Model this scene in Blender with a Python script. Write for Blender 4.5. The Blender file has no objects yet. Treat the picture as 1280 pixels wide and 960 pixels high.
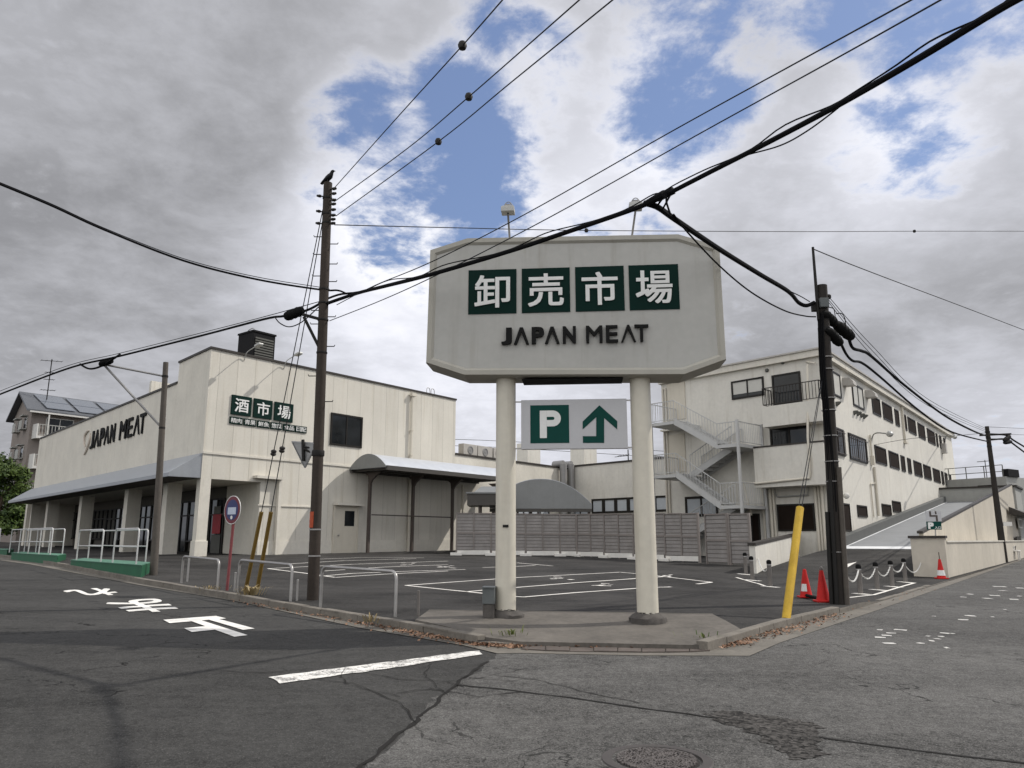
import bpy, bmesh, math, random
from mathutils import Vector, Matrix
scene = bpy.context.scene
COL = scene.collection
rad = math.radians
R = random.Random(7)
Z = Vector((0, 0, 1))

# ---------------------------------------------------------------- camera
FPX, EYE = 950.0, 1.5                     # focal length in photo pixels, eye height (m)
PITCH = math.atan(195 / 950)
cam_d = bpy.data.cameras.new("camera"); cam = bpy.data.objects.new("camera", cam_d); COL.objects.link(cam)
cam_d.sensor_width = 36.0; cam_d.lens = 36.0 * FPX / 1280
cam_d.clip_start = 0.05; cam_d.clip_end = 6000
cam.location = (0, 0, EYE); cam.rotation_euler = (rad(90) + PITCH, 0, 0)
scene.camera = cam

# ---------------------------------------------------------------- light
SUN_AZ, SUN_EL = rad(71.6), rad(43.8)
SUN = Vector((math.sin(SUN_AZ) * math.cos(SUN_EL), math.cos(SUN_AZ) * math.cos(SUN_EL), math.sin(SUN_EL)))
sun_d = bpy.data.lights.new("sun", 'SUN'); sun_d.energy = 3.2; sun_d.angle = rad(0.6); sun_d.color = (1.0, 0.955, 0.885)
sun = bpy.data.objects.new("sun", sun_d); COL.objects.link(sun)
sun.rotation_euler = SUN.to_track_quat('Z', 'Y').to_euler(); sun.location = SUN * 60
scene.view_settings.view_transform = 'Standard'; scene.view_settings.look = 'None'
scene.view_settings.exposure = 0.0; scene.view_settings.gamma = 1.0; scene.view_settings.use_curve_mapping = False
scene.render.engine = 'CYCLES'
scene.cycles.use_denoising = True
scene.cycles.max_bounces = 5; scene.cycles.diffuse_bounces = 3; scene.cycles.glossy_bounces = 2
scene.cycles.caustics_reflective = False; scene.cycles.caustics_refractive = False

def ray(px, py):
    u, v = (px - 640) / FPX, (480 - py) / FPX
    cp, sp = math.cos(PITCH), math.sin(PITCH)
    return Vector((u, cp - v * sp, v * cp + sp))

# ---------------------------------------------------------------- node helpers
class NT:
    def __init__(s, tree): s.t = tree; s.n = tree.nodes; s.l = tree.links
    def add(s, typ, **kw):
        n = s.n.new(typ)
        for k, v in kw.items(): setattr(n, k, v)
        return n
    def put(s, sock, v):
        if isinstance(v, bpy.types.NodeSocket): s.l.new(v, sock)
        elif v is not None: sock.default_value = v
    def math(s, op, a, b=None, c=None, clamp=False):
        n = s.add('ShaderNodeMath', operation=op); n.use_clamp = clamp
        s.put(n.inputs[0], a)
        if b is not None: s.put(n.inputs[1], b)
        if c is not None: s.put(n.inputs[2], c)
        return n.outputs[0]
    def vmath(s, op, a, b=None):
        n = s.add('ShaderNodeVectorMath', operation=op); s.put(n.inputs[0], a)
        if b is not None:
            s.put(n.inputs[3] if op == 'SCALE' else n.inputs[1], b)
        return n.outputs[1] if op in ('DOT_PRODUCT', 'LENGTH', 'DISTANCE') else n.outputs[0]
    def noise(s, vec, scale, detail=4, rough=0.55, dist=0.0, w=None):
        n = s.add('ShaderNodeTexNoise'); s.put(n.inputs['Vector'], vec)
        n.inputs['Scale'].default_value = scale; n.inputs['Detail'].default_value = detail
        n.inputs['Roughness'].default_value = rough; n.inputs['Distortion'].default_value = dist
        return n.outputs['Fac']
    def ramp(s, v, lo, hi, a=0.0, b=1.0, smooth=True):
        n = s.add('ShaderNodeMapRange'); n.interpolation_type = 'SMOOTHSTEP' if smooth else 'LINEAR'
        s.put(n.inputs[0], v); n.inputs[1].default_value = lo; n.inputs[2].default_value = hi
        n.inputs[3].default_value = a; n.inputs[4].default_value = b
        return n.outputs[0]
    def mix(s, f, a, b, mode='MIX'):
        n = s.add('ShaderNodeMix', data_type='RGBA', blend_type=mode)
        s.put(n.inputs[0], f)
        s.put(n.inputs[6], (*a, 1) if isinstance(a, tuple) and len(a) == 3 else a)
        s.put(n.inputs[7], (*b, 1) if isinstance(b, tuple) and len(b) == 3 else b)
        return n.outputs[2]
    def grey(s, v):
        n = s.add('ShaderNodeCombineColor')
        for i in range(3): s.put(n.inputs[i], v)
        return n.outputs[0]
    def scale3(s, vec, sc):
        n = s.add('ShaderNodeMapping'); s.put(n.inputs[0], vec); n.inputs['Scale'].default_value = sc
        return n.outputs[0]

BACK_FILL = 1.0
# ---------------------------------------------------------------- world: physical sky + broken cloud deck
world = bpy.data.worlds.new("World"); scene.world = world; world.use_nodes = True
wt = NT(world.node_tree); wt.n.clear()
geo = wt.add('ShaderNodeTexCoord').outputs['Generated']
sky = wt.add('ShaderNodeTexSky', sky_type='NISHITA'); sky.sun_disc = False
sky.sun_elevation = SUN_EL; sky.sun_rotation = SUN_AZ; sky.dust_density = 0.6; sky.ozone_density = 2.0
sep = wt.add('ShaderNodeSeparateXYZ'); wt.put(sep.inputs[0], geo)
zz = wt.math('ADD', wt.math('MAXIMUM', sep.outputs[2], 0.0), 0.22)
cmb = wt.add('ShaderNodeCombineXYZ')
wt.put(cmb.inputs[0], wt.math('DIVIDE', sep.outputs[0], zz)); wt.put(cmb.inputs[1], wt.math('DIVIDE', sep.outputs[1], zz))
cloudp = cmb.outputs[0]
def lobe(px, py, r_deg, amt):
    """a soft patch of sky around one direction of the compass"""
    d = ray(px, py).normalized()
    dp = wt.vmath('DOT_PRODUCT', geo, tuple(d))
    return wt.ramp(dp, math.cos(rad(r_deg)), math.cos(rad(r_deg * 0.15)), 0.0, amt)
def total(lobes):
    o = None
    for l in lobes: o = l if o is None else wt.math('ADD', o, l)
    return o
n1 = wt.noise(cloudp, 1.5, 10, 0.56, 0.2)
n2 = wt.noise(cloudp, 4.2, 9, 0.62, 0.35)
n3 = wt.noise(cloudp, 1.1, 7, 0.55, 0.3)
n4 = wt.noise(cloudp, 9.0, 7, 0.65, 0.2)
cover = wt.math('ADD', wt.math('MULTIPLY', n1, 0.30), wt.math('ADD', wt.math('MULTIPLY', n2, 0.42), wt.math('MULTIPLY', n4, 0.28)))
cover = wt.math('MULTIPLY', wt.math('SUBTRACT', cover, 0.5), 4.2)
bias = total([lobe(90, 260, 36, 0.55), lobe(330, 90, 13, 0.30), lobe(700, 150, 8, 0.30), lobe(1120, 440, 25, 0.42), lobe(650, 540, 16, 0.40),
              lobe(490, 350, 8, 0.28), lobe(610, 20, 5, .10), lobe(1240, 210, 9, .18), lobe(960, 250, 8, .24), lobe(1010, 130, 4, .12), lobe(900, 60, 4, .12), lobe(760, 30, 5, .10), lobe(1060, 110, 4, .16), lobe(950, 100, 4, .14),
              lobe(505, 225, 11, -0.80), lobe(430, 130, 5, -0.22), lobe(845, 115, 7, -0.30), lobe(1000, 40, 10, -0.16), lobe(1110, 205, 7, -0.36),
              lobe(628, 92, 7, -.48), lobe(545, 395, 4, -0.30), lobe(930, 170, 5, -.14), lobe(1190, 120, 6, -.22)])
dens = wt.math('ADD', wt.math('ADD', cover, bias), 0.13)
mask = wt.ramp(dens, -0.24, 0.26)
belly = wt.ramp(wt.math('ADD', wt.math('MULTIPLY', n3, 0.4), wt.math('ADD', wt.math('MULTIPLY', n2, 0.35), wt.math('MULTIPLY', n4, 0.25))), 0.36, 0.62)
blight = total([lobe(540, 340, 14, 0.26), lobe(420, 350, 10, 0.22), lobe(720, 150, 12, 0.16), lobe(1150, 300, 10, .10), lobe(1050, 250, 10, 0.10), lobe(800, 250, 8, .14), lobe(640, 570, 15, 0.30), lobe(1250, 150, 12, 0.16), lobe(960, 240, 12, 0.10), lobe(1250, 580, 11, .22), lobe(470, 40, 9, .06),
                lobe(60, 60, 22, 0.0), lobe(180, 350, 16, -0.05), lobe(1130, 420, 14, -0.08), lobe(200, 470, 12, .04)])
# added fill: unseen sky behind the camera and overhead brightened to lift shaded walls
back = wt.ramp(wt.vmath('DOT_PRODUCT', geo, tuple(Vector((-0.30, -0.80, 0.42)).normalized())), -0.05, 0.75, 0.0, BACK_FILL)
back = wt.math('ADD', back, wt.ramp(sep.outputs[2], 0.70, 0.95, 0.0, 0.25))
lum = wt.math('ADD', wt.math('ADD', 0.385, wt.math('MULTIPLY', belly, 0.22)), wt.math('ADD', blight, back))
lum = wt.math('ADD', lum, wt.ramp(dens, 0.0, 0.5, 0.19, -0.04))
lum = wt.math('MAXIMUM', lum, 0.2)
ccol = wt.mix(wt.ramp(lum, 0.35, 0.75), (0.945, 0.955, 1.015), (0.945, 0.96, 1.045))
ccol = wt.mix(wt.ramp(lum, 0.85, 1.4), ccol, (1.0, 0.98, 0.945))
ccol = wt.mix(1.0, ccol, wt.grey(lum), 'MULTIPLY')
bg1 = wt.add('ShaderNodeBackground'); wt.put(bg1.inputs[0], wt.mix(0.55, sky.outputs[0], (1.35, 1.8, 3.3))); bg1.inputs[1].default_value = 0.15
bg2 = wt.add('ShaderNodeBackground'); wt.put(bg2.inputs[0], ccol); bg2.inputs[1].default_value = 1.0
mx = wt.add('ShaderNodeMixShader'); wt.put(mx.inputs[0], mask); wt.l.new(bg1.outputs[0], mx.inputs[1]); wt.l.new(bg2.outputs[0], mx.inputs[2])
wo = wt.add('ShaderNodeOutputWorld'); wt.l.new(mx.outputs[0], wo.inputs[0])

# ---------------------------------------------------------------- survey helpers: turn sighted directions into real points on real surfaces
CD, SD = math.cos(rad(37.9)), math.sin(rad(37.9))
D2 = Vector((SD, CD, 0)); N2 = Vector((CD, -SD, 0))           # along the right street / outward normal of walls beside it
A1 = rad(42.9); D1 = Vector((-math.sin(A1), math.cos(A1), 0)); N1 = Vector((-math.cos(A1), -math.sin(A1), 0))
def pq(x, y): return x * D2.x + y * D2.y, x * N2.x + y * N2.y
def xy(p, q): return Vector((p * D2.x + q * N2.x, p * D2.y + q * N2.y, 0))
def H(x, y):
    p, q = pq(x, y)
    p = min(max(p, -20), 110); m = min(max(-q, 0), 150)
    return 0.006 * p + 0.02 * min(m, 30) + 0.007 * max(m - 30, 0)
def sstep(a, b, x):
    t = min(max((x - a) / (b - a), 0), 1); return t * t * (3 - 2 * t)
def lot_off(x, y):
    p, q = pq(x, y)
    c = 1 - sstep(1.3, 2.4, math.hypot(x - CORNER[0], y - CORNER[1]))
    return (0.10 - 0.085 * sstep(16.5, 18.5, p) * sstep(-12, -7.5, q)) * (1 - 0.62 * c)
def G(px, py, off=0.0):
    r = ray(px, py); lo, hi = 0.5, 400.0
    fo = off if callable(off) else (lambda x, y: off)
    f = lambda t: EYE + t * r.z - H(t * r.x, t * r.y) - fo(t * r.x, t * r.y)
    for _ in range(60):
        m = (lo + hi) / 2
        if f(m) > 0: lo = m
        else: hi = m
    p = r * lo; return Vector((p.x, p.y, EYE + p.z))
def D(px, py, Y):
    r = ray(px, py); k = Y / r.y
    return Vector((r.x * k, Y, EYE + r.z * k))
CORNER = (9, 99); _c = G(765, 800, .05); CORNER = (_c.x, _c.y)
class Wall:
    """vertical plane through p0 along d with outward normal n"""
    def __init__(s, p0, d, n): s.p0 = Vector((p0.x, p0.y, 0)); s.d = d; s.n = n
    def hit(s, px, py, off=0.0):
        r = ray(px, py); o = s.p0 + s.n * off
        t = (o.x * s.n.x + o.y * s.n.y) / (r.x * s.n.x + r.y * s.n.y)
        p = r * t
        return (p.x - s.p0.x) * s.d.x + (p.y - s.p0.y) * s.d.y, EYE + p.z
    def pt(s, a, z, off=0.0):
        p = s.p0 + s.d * a + s.n * off; return Vector((p.x, p.y, z))

# ---------------------------------------------------------------- mesh builder
class MB:
    def __init__(s): s.v = []; s.f = []; s.sm = []
    def vs(s, pts):
        i = len(s.v); s.v += [Vector(p) for p in pts]; return i
    def face(s, idx, smooth=False): s.f.append(tuple(idx)); s.sm.append(smooth)
    def poly(s, pts, smooth=False):
        i = s.vs(pts); s.face(range(i, i + len(pts)), smooth)
    def prism(s, pts, ext):
        n = len(pts); i = s.vs(pts); s.vs([Vector(p) + ext for p in pts])
        nrm = Vector((0, 0, 0))
        for k in range(n):
            a, b = Vector(pts[k]), Vector(pts[(k + 1) % n]); nrm += a.cross(b)
        up = nrm.dot(ext) > 0
        bot = list(range(i, i + n)); top = [k + n for k in bot]
        s.face(bot[::-1] if up else bot); s.face(top if up else top[::-1])
        for k in range(n):
            a, b = i + k, i + (k + 1) % n
            s.face((a, b, b + n, a + n) if up else (b, a, a + n, b + n))
        return s
    def vprism(s, pts, z0, z1): return s.prism([Vector((p[0], p[1], z0)) for p in pts], Vector((0, 0, z1 - z0)))
    def box(s, c, ax, ay, az, hx, hy, hz):
        c = Vector(c); a, b, d = ax * hx, ay * hy, az * hz
        return s.prism([c - a - b - d, c + a - b - d, c + a + b - d, c - a + b - d], d * 2)
    def wbox(s, W, a0, a1, n0, n1, z0, z1):
        return s.prism([W.pt(a0, z0, n0), W.pt(a1, z0, n0), W.pt(a1, z0, n1), W.pt(a0, z0, n1)], Vector((0, 0, z1 - z0)))
    def bar(s, a, b, w, h, up=None):
        a, b = Vector(a), Vector(b); d = (b - a).normalized()
        u = up or (Z if abs(d.z) < 0.95 else Vector((1, 0, 0)))
        x = d.cross(u).normalized(); y = x.cross(d).normalized()
        return s.prism([a - x * w / 2 - y * h / 2, a + x * w / 2 - y * h / 2, a + x * w / 2 + y * h / 2, a - x * w / 2 + y * h / 2], b - a)
    def tube(s, pts, r, seg=8, cap=True):
        pts = [Vector(p) for p in pts]; n = len(pts)
        rs = r if isinstance(r, (list, tuple)) else [r] * n
        t0 = (pts[1] - pts[0]).normalized(); ref = Z if abs(t0.z) < 0.9 else Vector((1, 0, 0))
        x = t0.cross(ref).normalized(); i0 = len(s.v)
        for k in range(n):
            t = (pts[min(k + 1, n - 1)] - pts[max(k - 1, 0)]).normalized()
            x = (x - t * x.dot(t)).normalized(); y = t.cross(x)
            for j in range(seg):
                a = 2 * math.pi * j / seg
                s.v.append(pts[k] + (x * math.cos(a) + y * math.sin(a)) * rs[k])
        for k in range(n - 1):
            for j in range(seg):
                a = i0 + k * seg + j; b = i0 + k * seg + (j + 1) % seg
                s.face((a, b, b + seg, a + seg), True)
        if cap:
            s.face([i0 + j for j in range(seg)][::-1]); s.face([i0 + (n - 1) * seg + j for j in range(seg)])
        return s
    def lathe(s, c, prof, seg=16, axis=Z, x=None):
        c = Vector(c); axis = axis.normalized()
        x = x or axis.cross(Vector((1, 0, 0)) if abs(axis.x) < 0.9 else Vector((0, 1, 0))).normalized(); y = axis.cross(x)
        i0 = len(s.v)
        for r, h in prof:
            for j in range(seg):
                a = 2 * math.pi * j / seg
                s.v.append(c + axis * h + (x * math.cos(a) + y * math.sin(a)) * r)
        for k in range(len(prof) - 1):
            for j in range(seg):
                a = i0 + k * seg + j; b = i0 + k * seg + (j + 1) % seg
                s.face((a, b, b + seg, a + seg), True)
        s.face([i0 + j for j in range(seg)][::-1]); s.face([i0 + (len(prof) - 1) * seg + j for j in range(seg)])
        return s
    def build(s, name, mat, parent=None, loc=None, bevel=0.0):
        if parent is not None:
            o0 = parent
            while o0.parent is not None: o0 = o0.parent
            org = o0.location.copy()
        else: org = Vector(loc) if loc is not None else Vector((0, 0, 0))
        me = bpy.data.meshes.new(name)
        me.from_pydata([v - org for v in s.v], [], s.f)
        me.polygons.foreach_set("use_smooth", s.sm)
        me.materials.append(mat); me.update()
        if any(s.sm): me.set_sharp_from_angle(angle=rad(40))
        if bevel:
            bm = bmesh.new(); bm.from_mesh(me)
            bmesh.ops.remove_doubles(bm, verts=bm.verts, dist=1e-5)
            es = [e for e in bm.edges if len(e.link_faces) == 2 and e.calc_face_angle(0) > 0.5]
            bmesh.ops.bevel(bm, geom=es, offset=bevel, segments=2, affect='EDGES', profile=0.6, clamp_overlap=True)
            bm.to_mesh(me); bm.free()
        o = bpy.data.objects.new(name, me); COL.objects.link(o)
        if parent is not None: o.parent = parent
        else: o.location = org
        return o
def thing(name, label, cat, loc, group=None):
    o = bpy.data.objects.new(name, None); COL.objects.link(o); o.empty_display_size = 0.2
    o.location = loc; o['label'] = label; o['category'] = cat
    if group: o['group'] = group
    return o
def tag(o, label, cat, group=None):
    o['label'] = label; o['category'] = cat
    if group: o['group'] = group
    return o
def struct(o): o['kind'] = 'structure'; return o
def copy_tree(o, parent=None):
    c = o.copy(); COL.objects.link(c)
    if parent is not None: c.parent = parent
    for ch in list(o.children): copy_tree(ch, c)
    return c

_txt = {}
def glyphs(body, bold=0.0):
    key = (body, bold)
    if key not in _txt:
        cu = bpy.data.curves.new("t", 'FONT'); cu.body = body; cu.offset = bold; cu.extrude = 0.0; cu.resolution_u = 4
        ob = bpy.data.objects.new("t", cu); COL.objects.link(ob)
        dg = bpy.context.evaluated_depsgraph_get()
        me = bpy.data.meshes.new_from_object(ob.evaluated_get(dg))
        vs = [v.co.copy() for v in me.vertices]; fs = [tuple(p.vertices) for p in me.polygons]
        bpy.data.objects.remove(ob); bpy.data.curves.remove(cu); bpy.data.meshes.remove(me)
        bm = bmesh.new()
        bv = [bm.verts.new(v) for v in vs]
        for f in fs:
            try: bm.faces.new([bv[i] for i in f])
            except ValueError: pass
        bmesh.ops.remove_doubles(bm, verts=bm.verts, dist=1e-5)
        bm.verts.index_update()
        V = [v.co.copy() for v in bm.verts]; Fs = [tuple(v.index for v in f.verts) for f in bm.faces]
        E = [(e.verts[0].index, e.verts[1].index) for e in bm.edges if len(e.link_faces) == 1]
        # keep the winding of the border edges for the side walls
        B = []
        for f in bm.faces:
            for l in f.loops:
                if len(l.edge.link_faces) == 1: B.append((l.vert.index, l.link_loop_next.vert.index))
        bm.free(); _txt[key] = (V, Fs, B)
    return _txt[key]
def add_text(mb, body, fn, x0, x1, y0, y1, depth=0.0, ex=None, bold=0.0):
    """fit the text into the rectangle x0..x1, y0..y1 of the surface map fn(x, y) -> point; depth along ex.
    bold (in em) thickens the strokes by laying shifted copies a fraction of a millimetre apart"""
    V, Fs, B = glyphs(body)
    ax, bx = min(v.x for v in V) - bold, max(v.x for v in V) + bold; ay, by = min(v.y for v in V) - bold, max(v.y for v in V) + bold
    sh = [(0, 0)] if not bold else [(0, 0)] + [(bold * math.cos(k * math.pi / 4) * (1.414 if k % 2 else 1), bold * math.sin(k * math.pi / 4) * (1.414 if k % 2 else 1)) for k in range(8)]
    up = ex if ex is not None else Z
    for n, (sx, sy) in enumerate(sh):
        m = lambda v: fn(x0 + (v.x + sx - ax) / (bx - ax) * (x1 - x0), y0 + (v.y + sy - ay) / (by - ay) * (y1 - y0))
        pts = [m(v) + up * 0.0005 * n for v in V]
        if depth:
            i = mb.vs([p + ex * depth for p in pts]); j = mb.vs(pts)
            for f in Fs: mb.face([i + k for k in f])
            for a, b in B: mb.face((j + a, j + b, i + b, i + a))
        else:
            i = mb.vs(pts)
            for f in Fs: mb.face([i + k for k in f])
    return mb
def add_letters(mb, rows, W, off, s0, s1, z0, z1, depth, bold):
    """separate letters, each fitted to its own share of s0..s1 and all to the same cap height"""
    for ch, f0, f1 in rows:
        if ch == "Λ":
            w = bold * 2.2 + 0.09; a0, a1 = s0 + (s1 - s0) * f0, s0 + (s1 - s0) * f1; t = (a1 - a0) * w * 1.15; m = (a0 + a1) / 2; h = z1 - z0
            pl = [(a0, z0), (a0 + t, z0), (m, z0 + h * .74), (a1 - t, z0), (a1, z0), (m + t * .56, z1), (m - t * .56, z1)]
            mb.prism([W.pt(x, z, off) for x, z in pl], W.n * depth)
        else:
            add_text(mb, ch, lambda u, v: W.pt(u, v, off), s0 + (s1 - s0) * f0, s0 + (s1 - s0) * f1, z0, z1, depth, W.n, bold)
JAPAN = (("J", 0, .142), ("Λ", .170, .372), ("P", .409, .575), ("Λ", .585, .780), ("N", .824, 1))
MEAT = (("M", 0, .265), ("E", .320, .513), ("Λ", .561, .795), ("T", .778, 1))
def spline(pts, n=6):
    pts = [Vector(p) for p in pts]; out = []
    for i in range(len(pts) - 1):
        p0 = pts[max(i - 1, 0)]; p1 = pts[i]; p2 = pts[i + 1]; p3 = pts[min(i + 2, len(pts) - 1)]
        for k in range(n):
            t = k / n
            out.append(0.5 * ((2 * p1) + (p2 - p0) * t + (2 * p0 - 5 * p1 + 4 * p2 - p3) * t * t + (3 * p1 - p0 - 3 * p2 + p3) * t ** 3))
    out.append(pts[-1]); return out
def drape(poly, off, step=None, uv=None):
    """flat polygon (list of xy) laid on the terrain, off metres above it"""
    fo = off if callable(off) else (lambda x, y: off)
    bm = bmesh.new()
    vs = [bm.verts.new((p[0], p[1], 0)) for p in poly]
    f = bm.faces.new(vs)
    f.normal_update()
    if f.normal.z < 0: f.normal_flip()
    cuts = [(N2, 0.0), (N2, -30.0), (D2, -20.0), (D2, 110.0)]
    if step:
        ps = [pq(p[0], p[1]) for p in poly]
        for ax, lo, hi in ((D2, min(a for a, b in ps), max(a for a, b in ps)), (N2, min(b for a, b in ps), max(b for a, b in ps))):
            k = math.floor(lo / step) + 1
            while k * step < hi: cuts.append((ax, k * step)); k += 1
    for ax, d in cuts:
        bmesh.ops.bisect_plane(bm, geom=bm.verts[:] + bm.edges[:] + bm.faces[:], plane_co=ax * d, plane_no=ax, dist=1e-5)
    bmesh.ops.triangulate(bm, faces=bm.faces[:])
    mb = MB(); bm.verts.index_update()
    mb.vs([Vector((v.co.x, v.co.y, H(v.co.x, v.co.y) + fo(v.co.x, v.co.y))) for v in bm.verts])
    for f in bm.faces: mb.face([v.index for v in f.verts], True)
    bm.free(); return mb
def skirt(poly, off, depth, closed=True):
    fo = off if callable(off) else (lambda x, y: off)
    mb = MB(); P = [Vector((p[0], p[1], 0)) for p in poly]; n = len(P)
    for k in range(n if closed else n - 1):
        a, b = P[k], P[(k + 1) % n]; m = max(1, int((b - a).length / .4))
        for j in range(m):
            u, v = a.lerp(b, j / m), a.lerp(b, (j + 1) / m)
            zu, zv = H(u.x, u.y) + fo(u.x, u.y), H(v.x, v.y) + fo(v.x, v.y)
            mb.poly([Vector((u.x, u.y, zu)), Vector((v.x, v.y, zv)), Vector((v.x, v.y, zv - depth)), Vector((u.x, u.y, zu - depth))])
    return mb
def ribbon(pts, w, off, jag=0.0):
    """strip of width w along ground points"""
    fo = off if callable(off) else (lambda x, y: off)
    pts2 = []
    for a, b in zip(pts[:-1], pts[1:]):
        n = max(1, int((Vector(b[:2]) - Vector(a[:2])).length / 0.5))
        for k in range(n): pts2.append(Vector((a[0] + (b[0] - a[0]) * k / n, a[1] + (b[1] - a[1]) * k / n, 0)))
    pts2.append(Vector((pts[-1][0], pts[-1][1], 0)))
    mb = MB(); idx = []
    for k, p in enumerate(pts2):
        t = (pts2[min(k + 1, len(pts2) - 1)] - pts2[max(k - 1, 0)]).normalized(); n = Vector((-t.y, t.x, 0))
        ww = (w[0] + (w[1] - w[0]) * k / (len(pts2) - 1)) if isinstance(w, tuple) else w
        q = []
        for sgn in (-1, 1):
            c = p + n * sgn * (ww / 2 + R.uniform(-jag, jag) * ww); q.append(Vector((c.x, c.y, H(c.x, c.y) + fo(c.x, c.y))))
        idx.append(mb.vs(q))
    for a, b in zip(idx[:-1], idx[1:]): mb.face((a, a + 1, b + 1, b)[::-1], True)
    return mb
# ---------------------------------------------------------------- materials
def new_mat(name):
    m = bpy.data.materials.new(name); m.use_nodes = True
    t = NT(m.node_tree); t.n.clear()
    b = t.add('ShaderNodeBsdfPrincipled'); o = t.add('ShaderNodeOutputMaterial'); t.l.new(b.outputs[0], o.inputs[0])
    return m, t, b, t.add('ShaderNodeNewGeometry').outputs['Position']
def bump(t, b, h, strength, dist=0.02):
    n = t.add('ShaderNodeBump'); n.inputs['Strength'].default_value = strength; n.inputs['Distance'].default_value = dist
    t.put(n.inputs['Height'], h); t.l.new(n.outputs[0], b.inputs['Normal'])
def mat(name, col, rough=0.6, metal=0.0, var=0.12, scale=3.0, streak=0.0, bmp=0.0, spec=None, dirt=(0.55, 0.5, 0.42)):
    m, t, b, P = new_mat(name)
    n = t.math('ADD', t.math('MULTIPLY', t.noise(P, scale, 6), 0.6), t.math('MULTIPLY', t.noise(P, scale * 9, 5), 0.4))
    k = t.ramp(n, 0.3, 0.7, 1 - var, 1 + var, False)
    c = t.mix(1.0, (*col,), t.grey(k), 'MULTIPLY')
    if streak:
        s = t.noise(t.scale3(P, (5.0, 5.0, 0.35)), 1.0, 6, 0.6)
        s2 = t.noise(P, 0.35, 3)
        f = t.math('MULTIPLY', t.ramp(s, 0.5, 0.78), t.ramp(s2, 0.35, 0.7, 0.2, 1.0)); f = t.math('MULTIPLY', f, streak)
        c = t.mix(f, c, t.mix(1.0, c, (*dirt,), 'MULTIPLY'))
    t.put(b.inputs['Base Color'], c); b.inputs['Metallic'].default_value = metal
    t.put(b.inputs['Roughness'], t.ramp(n, 0.3, 0.7, max(rough - 0.08, 0.02), min(rough + 0.08, 1), False))
    b.inputs['Specular IOR Level'].default_value = spec if spec is not None else (0.18 if rough >= 0.45 and metal < 0.2 else 0.4)
    if bmp: bump(t, b, t.noise(P, scale * 12, 6), bmp, 0.01)
    return m
def mat_siding(name, col, org, pitch, depth=0.45):
    """painted vertical wall boards: sealed joints every `pitch` metres along the wall"""
    m, t, b, P = new_mat(name)
    sc = t.vmath('DOT_PRODUCT', t.vmath('SUBTRACT', P, tuple(org)), tuple(D2))
    fr = t.math('FRACT', t.math('DIVIDE', sc, pitch))
    ln = t.math('SUBTRACT', 1.0, t.ramp(t.math('ABSOLUTE', t.math('SUBTRACT', fr, 0.5)), 0.0, 0.022))
    n = t.math('ADD', t.math('MULTIPLY', t.noise(P, 0.6, 6), 0.6), t.math('MULTIPLY', t.noise(P, 14, 5), 0.4))
    c = t.mix(1.0, (*col,), t.grey(t.ramp(n, 0.3, 0.7, 0.90, 1.08, False)), 'MULTIPLY')
    s = t.noise(t.scale3(P, (4.0, 4.0, 0.25)), 1.0, 6, 0.6)
    f = t.math('MULTIPLY', t.ramp(s, 0.48, 0.78), 0.42)
    c = t.mix(f, c, t.mix(1.0, c, (0.72, 0.68, 0.6), 'MULTIPLY'))
    # each board takes the paint a little differently
    wn = t.add('ShaderNodeTexWhiteNoise', noise_dimensions='1D'); t.put(wn.inputs['W'], t.math('FLOOR', t.math('ADD', t.math('DIVIDE', sc, pitch), 0.5)))
    c = t.mix(1.0, c, t.grey(t.ramp(wn.outputs['Value'], 0, 1, 0.94, 1.04, False)), 'MULTIPLY')
    c = t.mix(t.math('MULTIPLY', ln, depth), c, (0.16, 0.14, 0.11))
    t.put(b.inputs['Base Color'], c); b.inputs['Roughness'].default_value = 0.62; b.inputs['Specular IOR Level'].default_value = 0.2
    bump(t, b, t.math('ADD', t.math('MULTIPLY', ln, -1.0), t.math('MULTIPLY', t.noise(P, 40, 4), 0.12)), 0.5, 0.012)
    return m
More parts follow.
